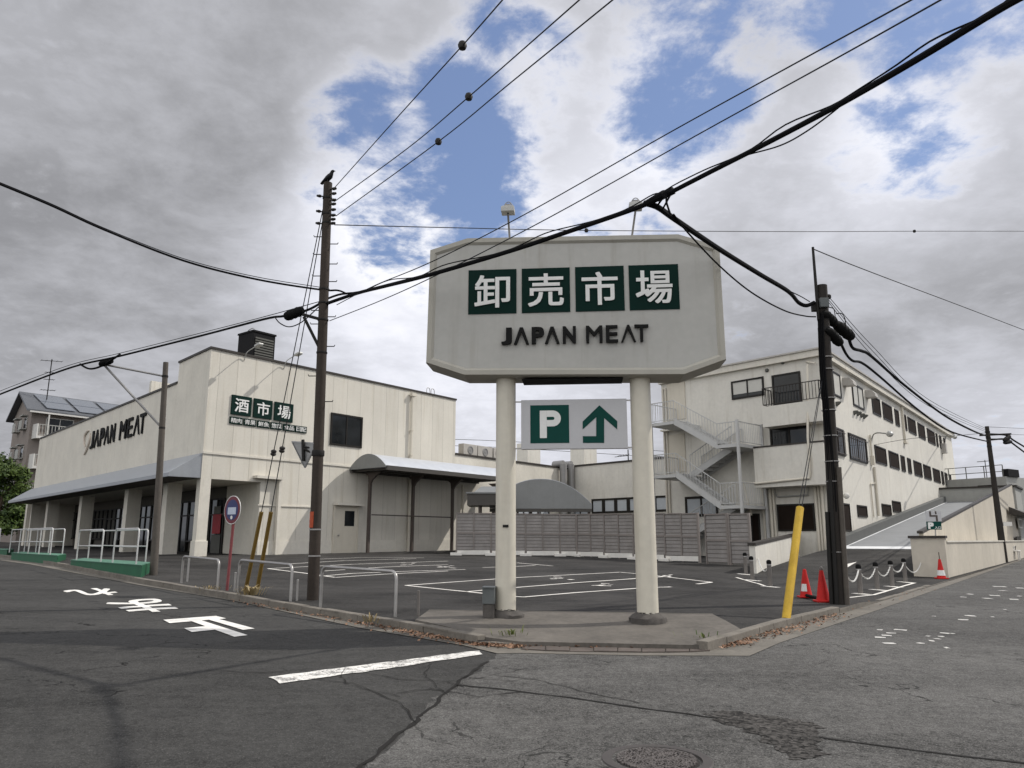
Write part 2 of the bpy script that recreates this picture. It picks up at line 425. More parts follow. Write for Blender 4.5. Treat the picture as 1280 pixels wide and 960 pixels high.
def mat_asphalt(name, col, speck=0.25, crack=0.5, wear=0.25, scale=1.0, crack_scale=0.55, grit=0.22, stone=120):
    m, t, b, P = new_mat(name)
    big = t.noise(P, 0.22 * scale, 5, 0.6, 0.4); mid = t.noise(P, 1.7, 7, 0.65, 0.3); fine = t.noise(P, 85, 3, 0.7)
    vor = t.add('ShaderNodeTexVoronoi'); t.put(vor.inputs['Vector'], P); vor.inputs['Scale'].default_value = stone
    sepc = t.add('ShaderNodeSeparateColor'); t.put(sepc.inputs[0], vor.outputs['Color'])
    k = t.math('ADD', t.ramp(big, 0.3, 0.7, 1 - wear, 1 + wear, False), t.ramp(mid, 0.25, 0.75, -0.16, 0.16, False))
    k = t.math('ADD', k, t.math('MULTIPLY', t.math('SUBTRACT', sepc.outputs[0], 0.5), speck * 1.6))
    k = t.math('ADD', k, t.math('MULTIPLY', t.math('SUBTRACT', fine, 0.5), speck * 1.5))
    # grit that still reads from several metres, and long stains
    k = t.math('ADD', k, t.ramp(t.noise(P, 24, 5, 0.75), 0.3, 0.7, -grit, grit, False))
    k = t.math('ADD', k, t.ramp(t.noise(P, 7.0, 6, 0.7), 0.3, 0.7, -grit * .7, grit * .7, False))
    k = t.math('ADD', k, t.ramp(t.noise(t.scale3(P, (0.25, 1.4, 1.0)), 1.0, 6, 0.65, 0.8), 0.42, 0.72, 0.0, -wear * 0.9))
    k = t.math('MAXIMUM', k, 0.15)
    c = t.mix(1.0, (*col,), t.grey(k), 'MULTIPLY')
    # pale aggregate showing through
    c = t.mix(t.math('MULTIPLY', t.ramp(sepc.outputs[1], 0.93, 0.97), 0.5), c, tuple(min(x * 2.6, 0.4) for x in col))
    # hairline cracking, broken up by a slow mask
    warp = t.add('ShaderNodeTexNoise'); t.put(warp.inputs['Vector'], P); warp.inputs['Scale'].default_value = 1.6; warp.inputs['Detail'].default_value = 6
    wp = t.vmath('ADD', P, t.vmath('SCALE', t.vmath('SUBTRACT', warp.outputs['Color'], (0.5, 0.5, 0.5)), 1.3))
    ve = t.add('ShaderNodeTexVoronoi', feature='DISTANCE_TO_EDGE'); t.put(ve.inputs['Vector'], wp); ve.inputs['Scale'].default_value = crack_scale
    lw = t.ramp(t.noise(P, 3.1, 4), 0.35, 0.7, 0.0, 0.012)
    ln = t.math('LESS_THAN', ve.outputs['Distance'], lw)
    ln = t.math('MULTIPLY', ln, t.ramp(t.noise(P, 0.3, 4), 0.47, 0.6)); ln = t.math('MULTIPLY', ln, crack)
    c = t.mix(ln, c, tuple(x * 0.18 for x in col))
    t.put(b.inputs['Base Color'], c); t.put(b.inputs['Roughness'], t.ramp(mid, 0.3, 0.7, 0.78, 0.95, False))
    b.inputs['Specular IOR Level'].default_value = 0.12
    bump(t, b, t.math('ADD', t.math('MULTIPLY', fine, 0.5), t.math('SUBTRACT', t.math('MULTIPLY', sepc.outputs[0], 0.5), ln)), 0.55, 0.012)
    return m
def mat_paint_worn(name, col, worn=0.5, under=(0.05, 0.05, 0.05)):
    m, t, b, P = new_mat(name)
    n = t.math('ADD', t.math('MULTIPLY', t.noise(P, 9, 7, 0.7), 0.55), t.math('MULTIPLY', t.noise(P, 60, 5, 0.7), 0.45))
    c = t.mix(1.0, (*col,), t.grey(t.ramp(t.noise(P, 4, 6), 0.3, 0.7, 0.8, 1.1, False)), 'MULTIPLY')
    c = t.mix(t.ramp(n, 0.62 - worn * 0.2, 0.72 - worn * 0.2, 0.0, 0.85), c, (*under,))
    t.put(b.inputs['Base Color'], c); b.inputs['Roughness'].default_value = 0.7; b.inputs['Specular IOR Level'].default_value = 0.2
    bump(t, b, n, 0.3, 0.005)
    return m
def mat_glass(name, col=(0.012, 0.014, 0.016), rough=0.06, spec=0.32):
    m, t, b, P = new_mat(name)
    c = t.mix(1.0, (*col,), t.grey(t.ramp(t.noise(P, 1.2, 4), 0.3, 0.7, 0.6, 1.5, False)), 'MULTIPLY')
    t.put(b.inputs['Base Color'], c); b.inputs['Roughness'].default_value = rough; b.inputs['Specular IOR Level'].default_value = spec
    return m
def mat_leaf(name, a, bcol):
    m, t, b, P = new_mat(name)
    wn = t.add('ShaderNodeTexWhiteNoise'); t.put(wn.inputs[0], t.vmath('SNAP', P, (0.3, 0.3, 0.3)))
    f = t.math('ADD', t.math('MULTIPLY', t.noise(P, 0.9, 4), 0.7), t.math('MULTIPLY', wn.outputs['Value'], 0.4))
    t.put(b.inputs['Base Color'], t.mix(t.ramp(f, 0.3, 0.8), (*a,), (*bcol,))); b.inputs['Roughness'].default_value = 0.55; b.inputs['Specular IOR Level'].default_value = 0.2
    return m

CREAM = (0.605, 0.575, 0.508)
M = {
 'road_dark': mat_asphalt("dark_asphalt", (0.050, 0.049, 0.047), 0.30, 1.0, 0.26, grit=.28),
 'road_light': mat_asphalt("weathered_asphalt", (0.092, 0.0895, 0.0855), 0.55, 0.9, 0.26, 1.4, grit=.36),
 'lot': mat_asphalt("lot_asphalt", (0.044, 0.042, 0.040), 0.22, 0.4, 0.42, 1.6, grit=.24),
 'patch': mat_asphalt("open_grade_patch", (0.048, 0.045, 0.042), 1.0, 0.0, 0.3, grit=.5, stone=38),
 'crack': mat("crack_shadow_gap", (0.016, 0.015, 0.014), 0.95, var=0.3, scale=8),
 'concrete': mat("gutter_concrete", (0.15, 0.138, 0.12), 0.9, var=0.30, scale=2.2, bmp=0.5),
 'kerb': mat("kerb_concrete", (0.16, 0.145, 0.125), 0.88, var=0.34, scale=2.6, bmp=0.5),
 'island': mat("island_concrete", (0.120, 0.109, 0.096), 0.9, var=0.36, scale=1.6, bmp=0.5),
 'grate': mat("drain_slab", (0.105, 0.088, 0.078), 0.85, var=0.3, scale=4, bmp=0.4),
 'white_road': mat_paint_worn("road_paint", (0.76, 0.74, 0.70), 0.15, (0.05, 0.06, 0.06)),
 'white_stop': mat_paint_worn("stop_line_paint", (0.74, 0.72, 0.68), 0.72, (0.05, 0.05, 0.05)),
 'white_lot': mat_paint_worn("lot_paint", (0.74, 0.71, 0.66), 0.25, (0.07, 0.07, 0.07)),
 'white_worn': mat_paint_worn("worn_road_paint", (0.55, 0.54, 0.51), 0.55, (0.10, 0.10, 0.10)),
 'cream': mat("cream_render", CREAM, 0.7, var=0.11, scale=0.8, streak=0.5, bmp=0.15),
 'cream_m': mat("cream_masonry", (0.62, 0.597, 0.54), 0.75, var=0.11, scale=0.7, streak=0.6, bmp=0.25),
 'cream_r': mat("tan_ramp_render", (0.50, 0.46, 0.39), 0.8, var=0.13, scale=0.6, streak=0.6, bmp=0.25),
 'cap': mat("dark_coping", (0.045, 0.040, 0.036), 0.5, var=0.2),
 'signboard': mat("sign_panel_paint", (0.42, 0.415, 0.39), 0.5, var=0.09, scale=0.9, streak=0.5),
 'signpole': mat("sign_pole_paint", (0.575, 0.54, 0.455), 0.42, var=0.09, scale=1.0, streak=0.7),
 'green': mat("deep_green_panel", (0.004, 0.020, 0.016), 0.7, var=0.15, scale=3, spec=0.08),
 'green_l': mat("sign_green", (0.008, 0.055, 0.045), 0.7, var=0.12, scale=3, spec=0.1),
 'letter_w': mat("white_lettering", (0.72, 0.72, 0.70), 0.5, var=0.05),
 'letter_b': mat("black_lettering", (0.012, 0.012, 0.012), 0.7, var=0.1, spec=0.1),
 'signrim': mat("sign_rim_paint", (0.39, 0.375, 0.33), 0.5, var=0.06, scale=0.8, streak=0.4),
 'panel_w': mat("pale_grey_panel", (0.48, 0.48, 0.49), 0.45, var=0.04, streak=0.12),
 'awning': mat("galvanised_sheet", (0.30, 0.315, 0.335), 0.5, 0.2, var=0.1, scale=1.5, streak=0.3),
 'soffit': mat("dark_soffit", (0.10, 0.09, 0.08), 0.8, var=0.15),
 'glass': mat_glass("dark_window"),
 'glass_l': mat("frosted_window", (0.42, 0.45, 0.48), 0.22, var=0.08, scale=1.5, spec=0.6),
 'blind': mat("window_blind", (0.50, 0.49, 0.45), 0.5, var=0.06),
 'frame_k': mat("black_window_frame", (0.018, 0.016, 0.014), 0.45, var=0.15),
 'shutter': mat("dark_brown_panel", (0.018, 0.0125, 0.010), 0.9, var=0.25, scale=3, spec=0.08),
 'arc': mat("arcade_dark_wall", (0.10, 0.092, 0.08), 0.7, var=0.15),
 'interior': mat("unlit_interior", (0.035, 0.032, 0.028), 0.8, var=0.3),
 'poster_r': mat("red_poster", (0.34, 0.035, 0.045), 0.5, var=0.2, scale=6),
 'door': mat("painted_door", (0.55, 0.51, 0.43), 0.5, var=0.05, streak=0.2),
 'brown': mat("bronze_steel", (0.085, 0.070, 0.062), 0.5, 0.0, var=0.12),
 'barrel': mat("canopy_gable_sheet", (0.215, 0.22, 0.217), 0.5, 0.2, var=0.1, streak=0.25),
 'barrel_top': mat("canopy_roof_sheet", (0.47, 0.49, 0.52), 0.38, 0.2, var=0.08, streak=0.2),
 'fascia': mat("dark_grey_fascia", (0.075, 0.07, 0.064), 0.5, var=0.12),
 'fence': mat("mauve_slat_board", (0.262, 0.246, 0.235), 0.6, var=0.2, scale=2.0, streak=0.3),
 'fence_p': mat("fence_post_paint", (0.215, 0.192, 0.178), 0.5, var=0.1),
 'base_w': mat("white_base_board", (0.68, 0.66, 0.62), 0.6, var=0.08, streak=0.2),
 'stair': mat("pale_steel_stair", (0.46, 0.46, 0.45), 0.45, 0.1, var=0.08, streak=0.25),
 'pipe': mat("cream_pipe", (0.58, 0.54, 0.46), 0.5, var=0.06),
 'duct': mat("grey_duct", (0.27, 0.265, 0.26), 0.5, 0.3, var=0.12),
 'roof': mat("flat_roof_membrane", (0.22, 0.22, 0.21), 0.9, var=0.2),
 'unit': mat("dark_rooftop_case", (0.014, 0.014, 0.015), 0.8, var=0.2, spec=0.1),
 'ac': mat("ac_case", (0.42, 0.40, 0.37), 0.5, var=0.1, streak=0.3),
 'steel': mat("galvanised_pipe", (0.33, 0.32, 0.31), 0.36, 0.6, var=0.16, scale=5),
 'rail_w': mat("white_rail", (0.46, 0.46, 0.45), 0.4, 0.2, var=0.1),
 'rail_k': mat("black_rail", (0.03, 0.026, 0.024), 0.5, var=0.1),
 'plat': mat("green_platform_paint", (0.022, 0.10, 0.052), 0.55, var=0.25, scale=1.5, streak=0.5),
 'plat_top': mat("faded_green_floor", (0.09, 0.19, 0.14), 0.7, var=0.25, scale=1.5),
 'pole': mat("utility_pole_concrete", (0.048, 0.039, 0.033), 0.85, var=0.30, scale=2.0, streak=0.9, bmp=0.3),
 'pole_g': mat("grey_pole_concrete", (0.095, 0.084, 0.073), 0.85, var=0.25, scale=2.0, streak=0.6, bmp=0.3),
 'pole_d': mat("dark_pole_concrete", (0.032, 0.028, 0.025), 0.8, var=0.30, scale=2.5, streak=0.7, bmp=0.3),
 'iron': mat("dark_iron", (0.020, 0.019, 0.018), 0.7, 0.0, var=0.2),
 'cable': mat("black_cable", (0.009, 0.009, 0.010), 0.8, var=0.2, spec=0.06),
 'wire': mat("grey_wire", (0.022, 0.023, 0.026), 0.7, 0.0, var=0.2),
 'ceramic': mat("insulator_ceramic", (0.025, 0.023, 0.021), 0.5, var=0.2),
 'yellow': mat("yellow_guard", (0.53, 0.345, 0.045), 0.5, var=0.16, scale=4, streak=1.0),
 'ochre': mat("weathered_yellow_guard", (0.145, 0.092, 0.022), 0.5, var=0.2, streak=0.6),
 'black': mat("black_rubber", (0.010, 0.010, 0.010), 0.8, var=0.2, spec=0.06),
 'red': mat("cone_red", (0.46, 0.018, 0.016), 0.5, var=0.22, scale=5, streak=0.6),
 'cone_w': mat("cone_white_band", (0.66, 0.66, 0.64), 0.4, var=0.08),
 'sign_red': mat("traffic_red", (0.12, 0.010, 0.018), 0.4, var=0.1),
 'sign_blue': mat("traffic_blue", (0.014, 0.022, 0.105), 0.4, var=0.1),
 'sign_wb': mat("sign_pale_blue", (0.42, 0.47, 0.56), 0.4, var=0.1),
 'redwhite': mat("faded_red_post", (0.20, 0.058, 0.062), 0.5, var=0.3, scale=5),
 'sign_back': mat("aluminium_back", (0.26, 0.26, 0.26), 0.5, 0.4, var=0.15),
 'orange': mat("orange_reflector", (0.36, 0.07, 0.03), 0.5, var=0.25, scale=12),
 'bollard': mat("bollard_brown", (0.15, 0.138, 0.128), 0.5, var=0.2),
 'chain': mat("white_chain", (0.66, 0.65, 0.62), 0.5, var=0.06),
 'ramp': mat("ramp_deck_grey", (0.235, 0.243, 0.252), 0.75, var=0.14, scale=1.2, streak=0.2),
 'ramp_curb': mat("ramp_curb_grey", (0.115, 0.118, 0.115), 0.8, var=0.16),
 'ramp_line': mat("ramp_white", (0.66, 0.67, 0.68), 0.6, var=0.08),
 'apt': mat("apartment_tile", (0.235, 0.205, 0.185), 0.85, var=0.12, scale=1.0, streak=0.5),
 'apt_roof': mat("slate_roof", (0.10, 0.105, 0.115), 0.5, var=0.15, streak=0.2),
 'apt_white': mat("apartment_trim", (0.55, 0.54, 0.51), 0.6, var=0.08),
 'solar': mat("solar_glass", (0.16, 0.175, 0.20), 0.22, 0.2, var=0.1, spec=0.8),
 'far_wall': mat("far_grey_render", (0.35, 0.35, 0.33), 0.8, var=0.1, streak=0.5),
 'far_dark': mat("far_dark_render", (0.115, 0.115, 0.105), 0.8, var=0.15),
 'iron_cover': mat("cast_iron_cover", (0.022, 0.020, 0.019), 0.8, 0.0, var=0.3, scale=18),
 'iron_stud': mat("worn_iron_studs", (0.13, 0.115, 0.108), 0.5, 0.3, var=0.35, scale=14),
 'iron_ring': mat("cast_iron_ring", (0.075, 0.067, 0.063), 0.55, 0.4, var=0.2, scale=10),
 'leaf': mat_leaf("tree_leaves", (0.020, 0.040, 0.010), (0.070, 0.105, 0.020)),
 'weed': mat_leaf("weed_leaves", (0.05, 0.085, 0.02), (0.14, 0.16, 0.05)),
 'dryleaf': mat_leaf("dry_leaves", (0.13, 0.062, 0.034), (0.30, 0.185, 0.12)),
 'straw': mat_leaf("straw", (0.26, 0.20, 0.10), (0.38, 0.31, 0.18)),
 'bark': mat("bark", (0.08, 0.06, 0.045), 0.9, var=0.3, bmp=0.5),
 'feather': mat("crow_feathers", (0.010, 0.010, 0.012), 0.45, var=0.3),
 'lamp_w': mat("lamp_housing", (0.40, 0.40, 0.38), 0.4, 0.3, var=0.1),
 'logo': mat("logo_tan", (0.50, 0.44, 0.38), 0.5, var=0.05),
 'box_g': mat("grey_cabinet", (0.115, 0.125, 0.125), 0.5, var=0.12),
 'mortar': mat("dark_mortar_collar", (0.085, 0.078, 0.072), 0.95, var=0.35, scale=6, bmp=0.6),
}
# ---------------------------------------------------------------- the ground
def V2(v): return Vector((v[0], v[1], 0))
def extend(a, b, dist):
    a, b = V2(a), V2(b); return b + (b - a).normalized() * dist
ps = [-400, -120, -60, -40, -20] + list(range(-18, 111, 4)) + [110, 160, 260, 500, 1200]
qs = [-1200, -500, -300, -180, -150, -120, -90, -70, -50, -40, -30] + list(range(-28, 0, 4)) + [0, 4, 8, 16, 30, 60, 120, 300, 800]
mb = MB(); mb.vs([Vector((xy(p, q).x, xy(p, q).y, H(*xy(p, q)[:2]))) for p in ps for q in qs])
nq = len(qs)
for i in range(len(ps) - 1):
    for j in range(nq - 1):
        a = i * nq + j; mb.face((a, a + 1, a + nq + 1, a + nq)[::-1], True)
struct(mb.build("road", M['road_dark']))

# survey of the kerb (top outer edge) and the gutter front, from the photo onto the terrain
KT = 0.12
kl = [G(x, y, KT) for x, y in ((90, 707), (172, 722.5), (300, 744), (400, 761), (500, 776.5), (560, 788), (597, 794.5))]
kl0 = extend(kl[1], kl[0], 70)
kr = [G(x, y, KT) for x, y in ((884, 802.5), (930, 789.5), (983, 774), (1049, 758.5))]
kr2 = [G(x, y, 0.02) for x, y in ((1061, 763), (1163, 731.5))]
kr_end = extend(kr[1], kr2[-1], 90)
gl = [G(x, y, 0.006) for x, y in ((90, 715.5), (172, 731), (300, 752.5), (450, 785), (580, 807), (622, 817))]
gl0 = extend(gl[1], gl[0], 70)
gr = [G(x, y, 0.006) for x, y in ((650, 816.5), (800, 819.5), (937, 820), (975, 803.5), (1092, 764.5), (1171, 737))]
gr_end = extend(gr[-2], gr[-1], 90)

# weathered cross road
b0, b1 = G(620, 817.5), G(450, 960)
jn = []
for k in range(1, 120):
    p = V2(b0).lerp(V2(b1), k / 40); d_ = (V2(b1) - V2(b0)).normalized(); jn.append(p + Vector((-d_.y, d_.x, 0)) * (R.uniform(-.03, .03) + .05 * math.sin(k * .21) + .03 * math.sin(k * .77)))
cr = [b0] + gr + [gr_end, xy(150, 30), xy(-60, 30), extend(b0, b1, 30)] + jn[::-1]
struct(drape([V2(p) for p in cr], 0.004).build("cross_road", M['road_light']))
# gutter
gut = [kl0] + kl + [G(640, 800, 0.01), G(884, 805, 0.01)] + kr + kr2 + [kr_end, gr_end] + gr[::-1] + gl[::-1] + [gl0]
struct(drape([V2(p) for p in gut], 0.009).build("gutter", M['concrete']))
# car park surface
lotp = [kl0] + kl + [G(622, 797, .1), G(640, 798.5, 0.1), G(884, 801.5, 0.1)] + kr + kr2 + [kr_end, xy(120, -60), xy(60, -130)]
LOT = lot_off
struct(drape([V2(p) for p in lotp], LOT, 2.0).build("car_park", M['lot']))
# kerb stones: real steps with a top 15 cm wide
def kerb(pts, width, h, name, mtl, inner):
    mb = MB(); rows = []; P = []
    for a, b in zip(pts[:-1], pts[1:]):
        L = (V2(b) - V2(a)).length; n = max(1, round(L / 0.6))
        for k in range(n): P.append(V2(a) + (V2(b) - V2(a)) * k / n)
    P.append(V2(pts[-1]))
    for k in range(len(P) - 1):
        a, b = P[k], P[k + 1]; d = (b - a).normalized(); n = Vector((-d.y, d.x, 0)) * inner
        g = 0.004; a = a + d * g; b = b - d * g; dz = R.uniform(-.006, .006); dn = n * R.uniform(-.006, .006)
        base = [a + dn, b + dn, b + dn + n * width, a + dn + n * width]
        lo = [Vector((p.x, p.y, H(p.x, p.y) - 0.1)) for p in base]; hi = [Vector((p.x, p.y, H(p.x, p.y) + h + dz)) for p in base]
        i = mb.vs(lo + hi)
        mb.face((i + 4, i + 5, i + 6, i + 7) if inner > 0 else (i + 7, i + 6, i + 5, i + 4))
        for q in range(4):
            r = (q + 1) % 4
            mb.face((i + q, i + r, i + r + 4, i + q + 4) if inner > 0 else (i + r, i + q, i + q + 4, i + r + 4))
    return struct(mb.build(name, mtl, bevel=0.012))
kerb([kl0, kl[0]] + kl[1:], 0.15, KT, "kerb", M['kerb'], 1)
kerb(kr, 0.15, KT, "kerb", M['kerb'], 1)
kerb([kl[-1], G(640, 799, .1), G(760, 799.5, .1), G(884, 802, .1)], 0.09, .05, "kerb", M['kerb'], 1)
kerb([kr[-1], kr2[0]], 0.14, 0.085, "kerb", M['kerb'], 1)
kerb([kr2[0], kr2[1]] , 0.12, 0.022, "kerb", M['kerb'], 1)
# concrete island under the sign
isl = [G(x, y, 0.13) for x, y in ((519, 775), (536, 763), (720, 765.5), (891, 768), (925, 785), (884, 800.5), (650, 796), (602, 792))]
struct(drape([V2(p) for p in isl], lambda x, y: LOT(x, y) + .035, 0.5).build("island", M['island']))
struct(skirt(isl, lambda x, y: LOT(x, y) + .035, .16).build("island_side", M['island']))
struct(skirt([kr[-1]] + kr2 + [kr_end], LOT, .1, False).build("car_park_edge", M['concrete']))
mb = ribbon([isl[1], isl[2], isl[3]], 0.05, lambda x, y: LOT(x, y) + .04); struct(mb.build("island_edge", M['kerb']))

# painted markings ------------------------------------------------------------------
rd_up = Vector((-D1.x, -D1.y, 0)); rd_rt = Vector((rd_up.y, -rd_up.x, 0))
def road_glyph(body, corners, mtl, off=0.008, bold=0.03):
    """corners: photo positions of the glyph's bottom-left, bottom-right, top-right, top-left on the road"""
    c = [V2(G(x, y, off)) for x, y in corners]
    def fn(u, v):
        p = c[0] * (1 - u) * (1 - v) + c[1] * u * (1 - v) + c[2] * u * v + c[3] * (1 - u) * v
        return Vector((p.x, p.y, H(p.x, p.y) + off))
    mb = MB(); add_text(mb, body, fn, 0, 1, 0, 1, bold=bold)
    return struct(mb.build("road_marking", mtl))
# "stop" lettering reads for traffic coming towards the junction
road_glyph("止", ((270, 770), (204, 775), (256, 800), (350, 789.5)), M['white_road'], bold=0.05)
road_glyph("ま", ((196, 747.5), (128, 753), (163, 766.5), (228, 763)), M["white_road"], bold=0.014)
road_glyph("れ", ((133, 734.5), (75, 738), (106, 747), (153, 742.5)), M["white_road"], bold=0.024)
sl = [G(x, y, 0.008) for x, y in ((338, 846), (352, 854), (480, 836), (604, 817.5), (598, 813), (470, 829))]
sl2 = []
for a, b in zip(sl, sl[1:] + sl[:1]):
    m = max(2, int((V2(b) - V2(a)).length / .12))
    for k in range(m): sl2.append(V2(a).lerp(V2(b), k / m) + Vector((R.uniform(-.018, .018), R.uniform(-.02, .02), 0)))
struct(drape(sl2, 0.008).build("stop_line", M['white_stop']))

def lot_line(pts, w=0.10):
    return [G(x, y, LOT) for x, y in pts], w
mb = MB()
def add_mb(a, b):
    i = a.vs(b.v)
    for f, s in zip(b.f, b.sm): a.face([i + k for k in f], s)
bay = [((507, 732), (640, 722.5), (775, 715.4)), ((507, 732), (560, 737.5), (600, 741.5), (636, 745.5), (656, 746.6)), ((654, 746.6), (720, 741), (796, 735.7), (890, 728)),
       ((581.6, 740), (640, 735), (760, 725.8), (830, 721)), ((775, 715.4), (830, 721), (890, 728)),
       ((400, 720.5), (440, 717), (500, 714.5), (581.6, 712)), ((335, 711), (380, 716.5), (419, 722)), ((419, 722), (480, 718), (560, 714)),
       ((335, 711), (440, 705.5), (560, 701.5)), ((405, 714), (480, 709), (560, 706)), ((603, 709.5), (640, 708.4), (669.5, 707)), ((646, 703.7), (670, 705.8), (691, 707.6)),
       ((345, 706), (430, 701), (520, 698.5)), ((400, 699), (450, 697.2), (530, 697.4))]
for b in bay:
    pts, w = lot_line(b); add_mb(mb, ribbon(pts, w, lambda x, y: LOT(x, y) + 0.006, 0.06))
struct(mb.build("parking_lines", M['white_lot']))
# worn bay marks (no longer legible)
mb = MB()
for cx, cy, sx in ((702, 723, 15), (755, 731, 20), (511, 705, 13), (556, 709, 14), (833, 720.5, 7)):
    for k in range(7):
        ax = cx + R.uniform(-sx, sx * 0.6); ay = cy + R.uniform(-1.6, 1.6)
        add_mb(mb, ribbon([G(ax, ay, LOT), G(ax + sx * R.uniform(.25, .7), ay - R.uniform(-.5, .6), LOT)], R.uniform(.06, .14), lambda x, y, k=k: LOT(x, y) + 0.006 + 0.0004 * k, 0.3))
struct(mb.build("worn_bay_marks", M['white_lot']))
# worn dashes on the cross road
mb = MB(); d0 = (1060, 720); k = 1 / 5.82
for x0, y0, x1, y1, w in ((195, 443, 275, 448, .13), (245, 430, 318, 434, .12), (278, 412, 350, 416, .12), (335, 388, 428, 395, .13), (210, 390, 250, 393, .12), (255, 488, 345, 490, .15),
                          (590, 470, 628, 472, .13), (625, 455, 668, 456, .10), (655, 438, 700, 440, .10), (668, 412, 738, 418, .11), (565, 435, 595, 438, .1), (512, 490, 545, 486, .1), (700, 520, 732, 521, .13), (745, 416, 775, 420, .1),
                          (800, 315, 875, 320, .17), (848, 287, 926, 290, .17), (818, 152, 862, 154, .22), (865, 130, 912, 133, .2), (985, 162, 1040, 163, .22), (1030, 140, 1105, 143, .28), (1175, 168, 1240, 171, .25),
                          (1055, 75, 1150, 78, .3), (1220, 86, 1280, 88, .3), (1150, 105, 1100, 106, .12), (1230, 145, 1262, 147, .2), (610, 291, 640, 293, .08), (1040, 296, 1065, 297, .1), (1130, 243, 1155, 244, .1)):
    p0, p1 = G(d0[0] + x0 * k, d0[1] + y0 * k, .01), G(d0[0] + x1 * k, d0[1] + y1 * k, .01)
    m = (p0 + p1) / 2; add_mb(mb, ribbon([p0, m, p1], w * 0.9, 0.010, 0.22))
struct(mb.build("worn_road_marking", M['white_worn']))
# white squares under the bollards and the bay edge near the ramp
mb = MB()
for x, y in ((931.5, 718), (940.6, 725.5), (963, 733.5), (1077, 742.5), (1098, 737.5), (1117, 733.5), (1133, 728)):
    a, b = G(x - 10, y - 0.8, LOT), G(x + 10, y + 1.0, LOT); add_mb(mb, ribbon([a, b], 0.22, lambda x, y: LOT(x, y) + .006, .05))
for b in (((1060, 747.5), (1092, 744), (1143, 729)), ((920, 722), (948, 730), (960, 734))):
    pts, w = lot_line(b); add_mb(mb, ribbon(pts, .08, lambda x, y: LOT(x, y) + 0.010, .08))
struct(mb.build("bollard_marking", M['white_lot']))
# patch of open aggregate and the long cracks
pp = [G(x, y) for x, y in ((884, 893), (905, 890), (950, 893), (1000, 902), (1022, 906), (1026, 918), (1018, 932), (1034, 944), (1010, 950), (985, 948), (968, 934), (930, 912), (900, 902))]
pp2 = []
for a, b in zip(pp, pp[1:] + pp[:1]):
    for k in range(6):
        p = V2(a).lerp(V2(b), k / 6); pp2.append(p + Vector((R.uniform(-.05, .05), R.uniform(-.05, .05), 0)))
struct(drape(pp2, 0.008).build("asphalt_patch", M['patch']))
def crack_line(pts, w, wob):
    P = [V2(G(*p)) for p in pts]; out = []
    for a, b in zip(P[:-1], P[1:]):
        n = max(2, int((b - a).length / 0.12))
        for k in range(n): out.append(a.lerp(b, k / n) + Vector((R.uniform(-wob, wob), R.uniform(-wob, wob), 0)))
    out.append(P[-1]); return ribbon(out, w, 0.0085, 0.35)
mb = MB()
for pts, w, wob in ((((572, 857), (640, 864), (720, 874), (800, 886), (900, 899), (935, 904)), .03, .012), (((1020, 922), (1060, 928), (1120, 936), (1200, 946), (1300, 957)), .03, .012),
                    (((608, 828), (575, 852), (553, 870), (520, 902), (487, 930), (445, 966)), .035, .02), (((620, 845), (670, 850), (700, 858), (740, 868), (800, 880)), .012, .02),
                    (((560, 852), (600, 848), (660, 836)), .01, .02), (((500, 866), (540, 862), (575, 868), (600, 872), (650, 866)), .012, .02), (((585, 848), (640, 852), (690, 846)), .008, .02)):
    add_mb(mb, crack_line(pts, w, wob))
struct(mb.build("crack", M['crack']))
mb = MB()
for pts, w, wob in ((((460, 842), (500, 850), (560, 852), (580, 860)), .012, .03), (((380, 848), (440, 855), (500, 880), (520, 905)), .010, .03), (((260, 838), (330, 842), (390, 836)), .012, .03),
                    (((430, 838), (426, 846), (440, 858), (500, 872)), .01, .03), (((540, 830), (530, 845), (560, 870)), .01, .03), (((60, 760), (160, 763), (260, 775)), .012, .03)):
    add_mb(mb, crack_line(pts, w, wob))
struct(mb.build("crack", M['crack']))

# manhole cover: ring, and a cover cast all over with small studs
mc = G(821, 951); rr = (V2(G(890, 951)) - V2(G(752, 951))).length / 2
mh = thing("manhole_cover", "round cast iron manhole cover with studded face in the pale asphalt", "manhole", (mc.x, mc.y, H(mc.x, mc.y)))
zb = H(mc.x, mc.y) + 0.004
b = MB(); n = 48; i = b.vs([Vector((mc.x + math.cos(2 * math.pi * k / n) * r, mc.y + math.sin(2 * math.pi * k / n) * r, zb + dz)) for r, dz in ((rr, 0.0), (rr - .008, .010), (rr - .07, .010), (rr - .075, -.004)) for k in range(n)])
for q in range(3):
    for k in range(n): b.face((i + q * n + k, i + q * n + (k + 1) % n, i + (q + 1) * n + (k + 1) % n, i + (q + 1) * n + k))
b.build("ring", M['iron_ring'], mh)
b = MB(); b.lathe((mc.x, mc.y, zb - .006), [(rr - .09, 0.0), (rr - .09, .006), (rr - .10, .009)], 48); b.build("cover", M['iron_cover'], mh); b = MB()
for k in range(620):
    a = k * 2.39996; r0 = (rr - .11) * math.sqrt(k / 620); c = Vector((mc.x + r0 * math.cos(a), mc.y + r0 * math.sin(a), zb + .003)); s = R.uniform(.010, .017); t = R.uniform(0, 3)
    b.box(c + Vector((0, 0, .003)), Vector((math.cos(t), math.sin(t), 0)), Vector((-math.sin(t), math.cos(t), 0)), Z, s, s * R.uniform(.45, .7), .008)
b.build("stud_pattern", M['iron_stud'], mh)

